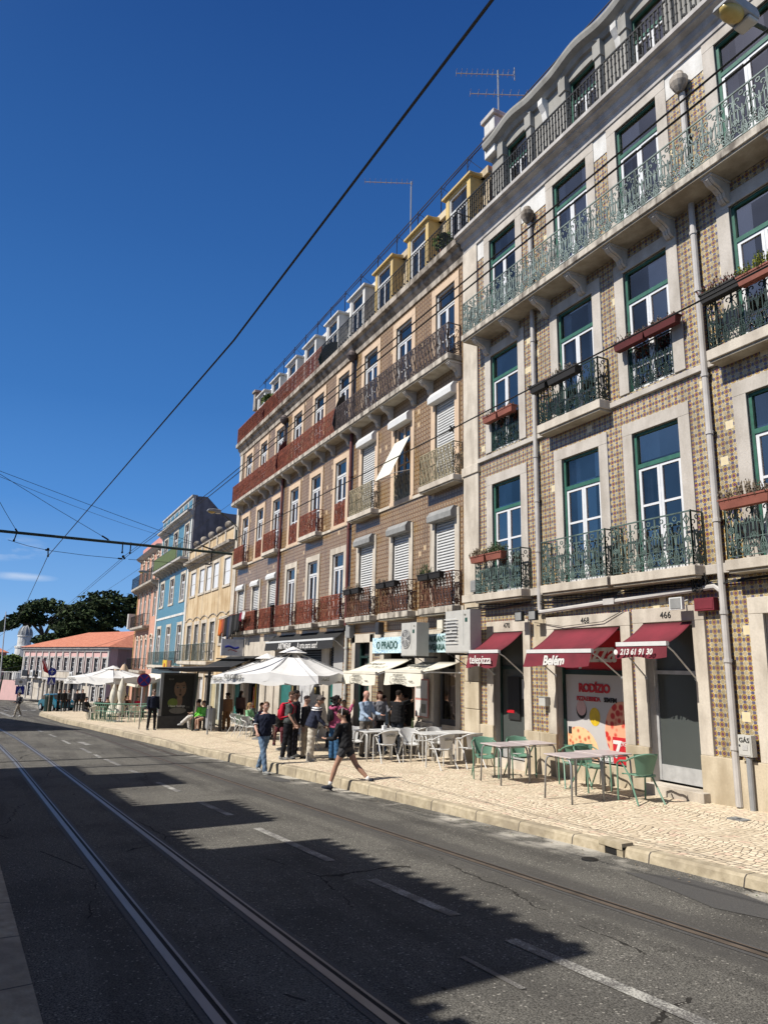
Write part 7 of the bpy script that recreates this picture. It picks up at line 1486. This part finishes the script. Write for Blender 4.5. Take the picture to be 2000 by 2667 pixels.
# the man crossing in front (walks towards +x, slightly to the camera)
x,y=-18.25,5.98; T,i=person('man crossing the road in navy polo shirt with white collar and light blue jeans',x,y,zr(x)+.005,.35,1.80,legs=((-.34,.12,.06),(.36,.10,.05)),arms=((-.30,.12,.20),(.35,.10,.75,.2)),sleeve='short',topc=(.012,.016,.035),botc=(.15,.23,.34),bot='trousers',shoe=(.42,.42,.40),hair=('short',(.16,.09,.05)),skinc=(.62,.36,.27),collar='white_cloth',vox=.013,head=(-.1,0),wide=1.07,twist=-.6)
g=MB()
for sh,el_,wr,d,d2 in i['A']: g.tube([sh.lerp(el_,.69),sh.lerp(el_,.74)],.064,'white_cloth',12)
g.build('sleeve_trim',T,local=True)
# running woman (seen from behind, running away to the left)
x,y=-14.15,6.42; T,i=person('woman jogging at the kerb in black long sleeved top and dark grey shorts',x,y,zr(x)+.02,-2.35,1.69,legs=((.42,.12,.04),(-.50,.30,.05)),arms=((.35,.2,1.30,.2),(.15,.25,1.45,.3)),lean=.14,topc=(.02,.02,.022),bot='shorts',botc=(.065,.065,.07),shoe=(.03,.035,.05),hair=('bun',(.03,.02,.015)),skinc=(.50,.28,.19),vox=.013,fem=1,head=(.5,0),twist=-.35)
for h,kn,an,b in i['L']: g=MB(); g.tube([an+(kn-an).normalized()*.10,an+(kn-an).normalized()*.02],[.042,.044],'white_cloth',10); g.build('sock',T,local=True,smooth=True)
g=MB(); g.tube([i['hd'](-.02,-.1,-.02),i['hd'](-.03,-.07,.12),i['hd'](-.03,.07,.12),i['hd'](-.02,.1,-.02)],.008,'ink_white',5); g.ball(tuple(i['hd'](-.01,-.1,-.01)),.03,'ink_white',8,5); g.build('headphones',T,local=True)
# man with the red backpack and headphones
x,y=-19.15,6.95; rz=1.0; T,i=person('man in grey t-shirt and black trousers wearing a red backpack, red headphones round his neck',x,y,Z(x,y),rz,1.80,legs=((.06,.05,.04),(-.1,.05,.05)),arms=((.15,.1,.4),(.2,.1,.5)),lean=.06,sleeve='short',topc=(.10,.11,.105),botc=(.012,.012,.016),shoe=(.35,.35,.35),hair=('short',(.10,.06,.04)),skinc=(.55,.32,.23),vox=.014,head=(-.1,.15))
g=MB(); g.tube([i['hd'](.05,.07,-.14),i['hd'](-.05,.08,-.13),i['hd'](-.075,0,-.125),i['hd'](-.05,-.08,-.13),i['hd'](.05,-.07,-.14)],.016,'sign_red',6); g.build('neck_headphones',T,local=True,smooth=True)
backpack('bright red backpack on the back of the man in the grey t-shirt',i,(.60,.02,.05),.29,.44,.17,parent_loc=T.location,rz=rz)
person('person with black hair, mostly hidden behind the man with the red backpack',-19.75,7.35,Z(-19.7,7.3),.9,1.83,topc=(.03,.03,.04),botc=(.02,.02,.03),hair=('short',(.012,.01,.01)),skinc=(.30,.16,.10))
x,y=-18.45,7.35; T,i=person('person bending forward in a navy jacket with white shoulder stripes and cream trousers',x,y,Z(x,y),1.2,1.72,legs=((.02,.05,.10),(-.02,.05,.10)),arms=((.5,.15,.6),(.5,.15,.6)),lean=.30,topm='cloth_stripes',topc=(.01,.01,.03),botc=(.66,.60,.50),bot='wide',shoe=(.62,.60,.55),hair=('curly',(.14,.12,.11)),skinc=(.50,.30,.2),vox=.014,wide=1.12,loose=1.3,head=(0,.35))
x,y=-19.3,7.5; person('person in striped trousers behind the navy jacket, facing the wall',x,y,Z(x,y),.8,1.68,topc=(.03,.03,.035),botc=(.42,.36,.28),bot='trousers',hair=('short',(.03,.02,.02)),shoe=(.05,.05,.05))
x,y=-19.6,8.6; person('girl with dark curls in a lilac top and wide dark blue jeans',x,y,Z(x,y),1.6,1.60,topc=(.50,.44,.62),botc=(.03,.06,.14),bot='wide',hair=('curly',(.05,.025,.015)),skinc=(.45,.26,.18),fem=1,loose=1.3,arms=((.3,.1,.6),(.2,.1,.4)))
x,y=-18.15,7.9; rz=1.9; T,i=person('girl with long black curly hair in pink hooded top, arm raised to her head',x,y,Z(x,y),rz,1.68,arms=((.2,.15,.3),(1.1,.7,1.6,.3)),topc=(.46,.10,.20),botc=(.05,.14,.28),bot='wide',hair=('curly',(.015,.01,.01)),skinc=(.45,.26,.18),fem=1,loose=1.35,vox=.014)
g=MB(); hm=cloth((.015,.01,.01),.3,30)
rd=random.Random(9)
for q in range(60): g.ball(tuple(i['hd'](-.09+rd.uniform(-.04,.03),rd.uniform(-.13,.13),rd.uniform(-.30,.04))),rd.uniform(.02,.035),hm,6,4)
g.build('long_curls',T,local=True,smooth=True)
g=MB(); C=i['C']; g.tube([C(.50,-.03)+i['lat']*.12,C(.46,-.12)+i['lat']*.08,C(.43,-.15),C(.46,-.12)-i['lat']*.08,C(.50,-.03)-i['lat']*.12],.045,cloth((.46,.10,.20)),8); g.build('hood',T,local=True,smooth=True)
b_=backpack('small black leather backpack with white print on the girl in pink',i,(.012,.012,.013),.24,.30,.10,False,parent_loc=T.location,rz=rz,off=.02)
x,y=-18.9,9.15; person('bald man in a light blue shirt standing by the dark green door',x,y,Z(x,y),.4,1.80,topc=(.36,.46,.60),botc=(.20,.18,.16),hair=('fringe_bald',(.25,.22,.20)),skinc=(.60,.32,.24),arms=((.5,.1,.9),(.4,.1,.8)),sleeve='long')
person('person in a grey patterned hooded top next to the bald man',-19.2,9.75,Z(-19,9.7),.0,1.78,topc=(.20,.20,.22),botc=(.02,.02,.025),hair=('bob',(.12,.05,.03)),skinc=(.5,.3,.22),arms=((.6,.1,1.5),(.2,.1,.4)))
x,y=-19.35,9.95; person('woman with long straight black hair in a loose light blue shirt and jeans',x,y,Z(x,y),.6,1.66,topc=(.34,.48,.66),botc=(.06,.10,.20),hair=('long',(.012,.01,.01)),skinc=(.48,.3,.22),fem=1,loose=1.5,vox=.014)
x,y=-18.65,10.05; T,i=person('tall man in a black t-shirt and black trousers raising his hand to his head',x,y,Z(x,y),2.0,1.80,topc=(.014,.014,.016),botc=(.02,.025,.035),hair=('short',(.02,.015,.012)),skinc=(.42,.24,.16),sleeve='short',arms=((.1,.1,.3),(1.9,.55,1.7)),lean=.05,vox=.014,loose=1.3,wide=1.08)
x,y=-19.9,10.9; person('person in a camouflage patterned shirt inside the restaurant doorway',x,y,Z(x,y),1.3,1.66,topm='cloth_camo',botc=(.02,.02,.02),hair=('short',(.02,.015,.01)),lean=.1,loose=1.3)
person('dark figure behind the tall man at the restaurant door',-19.6,10.65,Z(-19.6,10.6),.8,1.70,topc=(.02,.02,.02),botc=(.02,.02,.02),hair=('short',(.015,.01,.01)))
# seated under the parasols
SE=((1.45,1.5,.08),(1.35,1.4,.08)); AS=((.5,.12,1.0),(.4,.12,.9))
def seated(lab,x,y,rz,**k):
    a=dict(legs=SE,arms=AS,sit=.45,H=1.65,vox=.018); a.update(k); return person(lab,x,y,Z(x,y),rz,**a)
seated('seated girl with black hair in a black t-shirt reaching down to her chair',-24.6,8.6,-.4,topc=(.02,.02,.02),sleeve='short',botc=(.10,.02,.03),hair=('long',(.012,.01,.01)),skinc=(.55,.33,.25),arms=((.1,.1,.2),(.2,.1,.2)),lean=.25,vox=.015)
seated('seated blonde woman in a pale green top under the parasol',-28.8,8.75,.7,topc=(.30,.62,.35),hair=('long',(.35,.22,.10)),botc=(.1,.1,.1),fem=1)
seated('seated person in a dark purple top behind the walking man',-27.2,8.75,.9,topc=(.07,.04,.12),hair=('short',(.04,.02,.015)),botc=(.05,.05,.08),H=1.75)
seated('small seated person in grey at the left end under the parasol',-31.0,9.5,.5,topc=(.18,.17,.17),hair=('short',(.03,.02,.02)),H=1.55)
seated('seated red haired person behind the walking man',-26.2,9.5,2.6,topc=(.05,.04,.05),hair=('curly',(.28,.10,.05)))
seated('seated woman with sunglasses in black behind the navy jacket',-22.6,9.9,-.9,topc=(.02,.02,.02),hair=('bob',(.02,.015,.01)),skinc=(.4,.24,.17))
person('dark clad person behind the girls near the white table',-21.4,9.6,Z(-21,9.6),-.4,1.5,topc=(.03,.03,.03),botc=(.02,.02,.02),hair=('short',(.02,.02,.02)))
# at the bus stop
x,y=-33.75,5.85; T,i=person('man in dark jacket standing between the no stopping sign and the bus shelter',x,y,Z(x,y),.15,1.76,legs=((.03,.03,.08),(-.03,.05,.08)),topc=(.012,.016,.035),botc=(.012,.012,.016),hair=('short',(.16,.13,.11)),skinc=(.5,.32,.25),loose=1.1,wide=1.04,arms=((.05,.14,.25),(.05,.14,.3)))
g=MB(); g.tube([i['hd'](.088,-.055,.01),i['hd'](.10,0,.008),i['hd'](.088,.055,.01)],.014,'ink_black',5); g.build('sunglasses',T,local=True)
person('woman in a brown camel jumpsuit standing by the shelter post, seen from behind',-32.1,8.75,Z(-32,8.7),PI-.4,1.62,topc=(.24,.12,.06),botc=(.22,.11,.05),bot='wide',hair=('curly',(.02,.012,.01)),skinc=(.25,.14,.09),fem=1,loose=1.3)
person('person in dark clothes partly hidden beside the woman in brown',-33.0,9.6,Z(-33,9.6),PI-.8,1.68,topc=(.12,.06,.05),botc=(.03,.02,.02),hair=('long',(.03,.015,.01)),skinc=(.35,.2,.14))
seated('person sitting cross legged in white trousers and a black cap on the shelter bench',-33.5,7.85,-1.75,topc=(.55,.42,.35),botc=(.70,.66,.62),bot='wide',hair=('short',(.02,.02,.02)),legs=((1.55,.7,.05),(1.35,1.5,.05)),shoe=(.6,.6,.6),H=1.70)
seated('person in a neon green vest and dark trousers on the shelter bench',-33.0,7.9,-1.5,topc=(.20,.75,.08),botc=(.03,.025,.025),hair=('short',(.02,.02,.02)),legs=((1.3,1.3,.1),(1.4,1.5,.05)),arms=((.7,.1,.5),(.6,.1,.6)),lean=.3)
seated('person in grey shorts and a green shirt at the right end of the shelter bench',-32.5,7.95,-1.4,topc=(.16,.55,.10),botc=(.13,.13,.12),hair=('short',(.1,.07,.05)),bot='shorts',lean=.2)
# walker crossing far away and the group by the car
x,y=-58.5,.85; rz=-1.2; T,i=person('young man with a pale backpack walking across the road in the distance, white shoes',x,y,zr(x)+.01,rz,1.70,legs=((.35,.15,.03),(-.3,.15,.03)),arms=((.3,.1,.9),(.1,.1,1.2)),topc=(.04,.04,.05),botc=(.36,.32,.26),shoe=(.75,.75,.75),hair=('short',(.05,.03,.02)),vox=.022)
backpack('pale grey backpack on the far walker',i,(.50,.50,.48),.3,.42,.16,parent_loc=T.location,rz=rz)
cols_=[((.02,.02,.02),(.03,.03,.03)),((.12,.12,.12),(.02,.02,.03)),((.02,.02,.025),(.02,.02,.02)),((.03,.03,.04),(.05,.05,.05)),((.02,.02,.02),(.02,.02,.02))]
for k,(x,y,rz) in enumerate(((-62.0,4.0,.3),(-63.0,4.4,-.5),(-61.6,4.9,2.6),(-62.8,5.4,.2),(-63.2,3.7,1.2))):
    person('distant dark clad person in the group beside the teal car, '+['nearest the kerb','second from kerb, grey top','facing away','furthest to the right','closest to the car'][k],x,y,Z(x,y),rz,1.70,topc=cols_[k][0],botc=cols_[k][1],hair=('short',(.03,.02,.02)),vox=.03,grp='group standing by the car')
far=[(-46.9,5.0,0,(.02,.02,.02),'in black with long dark hair at the kerb side table',('long',(.015,.01,.01))),(-45.6,5.3,2.8,(.06,.03,.02),'in dark brown facing the palace',('short',(.03,.02,.02))),(-49.5,6.6,.2,(.70,.68,.66),'in a white top under the far parasol',('short',(.03,.02,.02))),(-50.8,7.0,2.9,(.12,.05,.04),'in maroon under the far parasol',('short',(.08,.04,.02))),(-47.6,7.3,.6,(.55,.02,.06),'in a bright red top',('short',(.02,.02,.02))),(-44.0,8.0,.3,(.30,.04,.05),'in a dark red top behind the fence',('short',(.03,.02,.02))),(-42.6,8.4,2.6,(.05,.02,.02),'with dark hair behind the fence',('bob',(.03,.02,.02))),(-41.3,8.8,.4,(.08,.07,.06),'with white hair near the bus shelter',('short',(.7,.68,.62))),(-52.5,7.4,.4,(.35,.15,.12),'in a rust coloured top at the rear',('short',(.05,.03,.02))),(-46.2,4.2,.9,(.03,.03,.03),'in black leaning over the nearest table',('short',(.02,.02,.02)))]
for x,y,rz,c,lab,hr in far: seated('distant seated person '+lab,x,y,rz,topc=c,hair=hr,botc=(.04,.04,.05),vox=.028,grp='people on the far terrace')
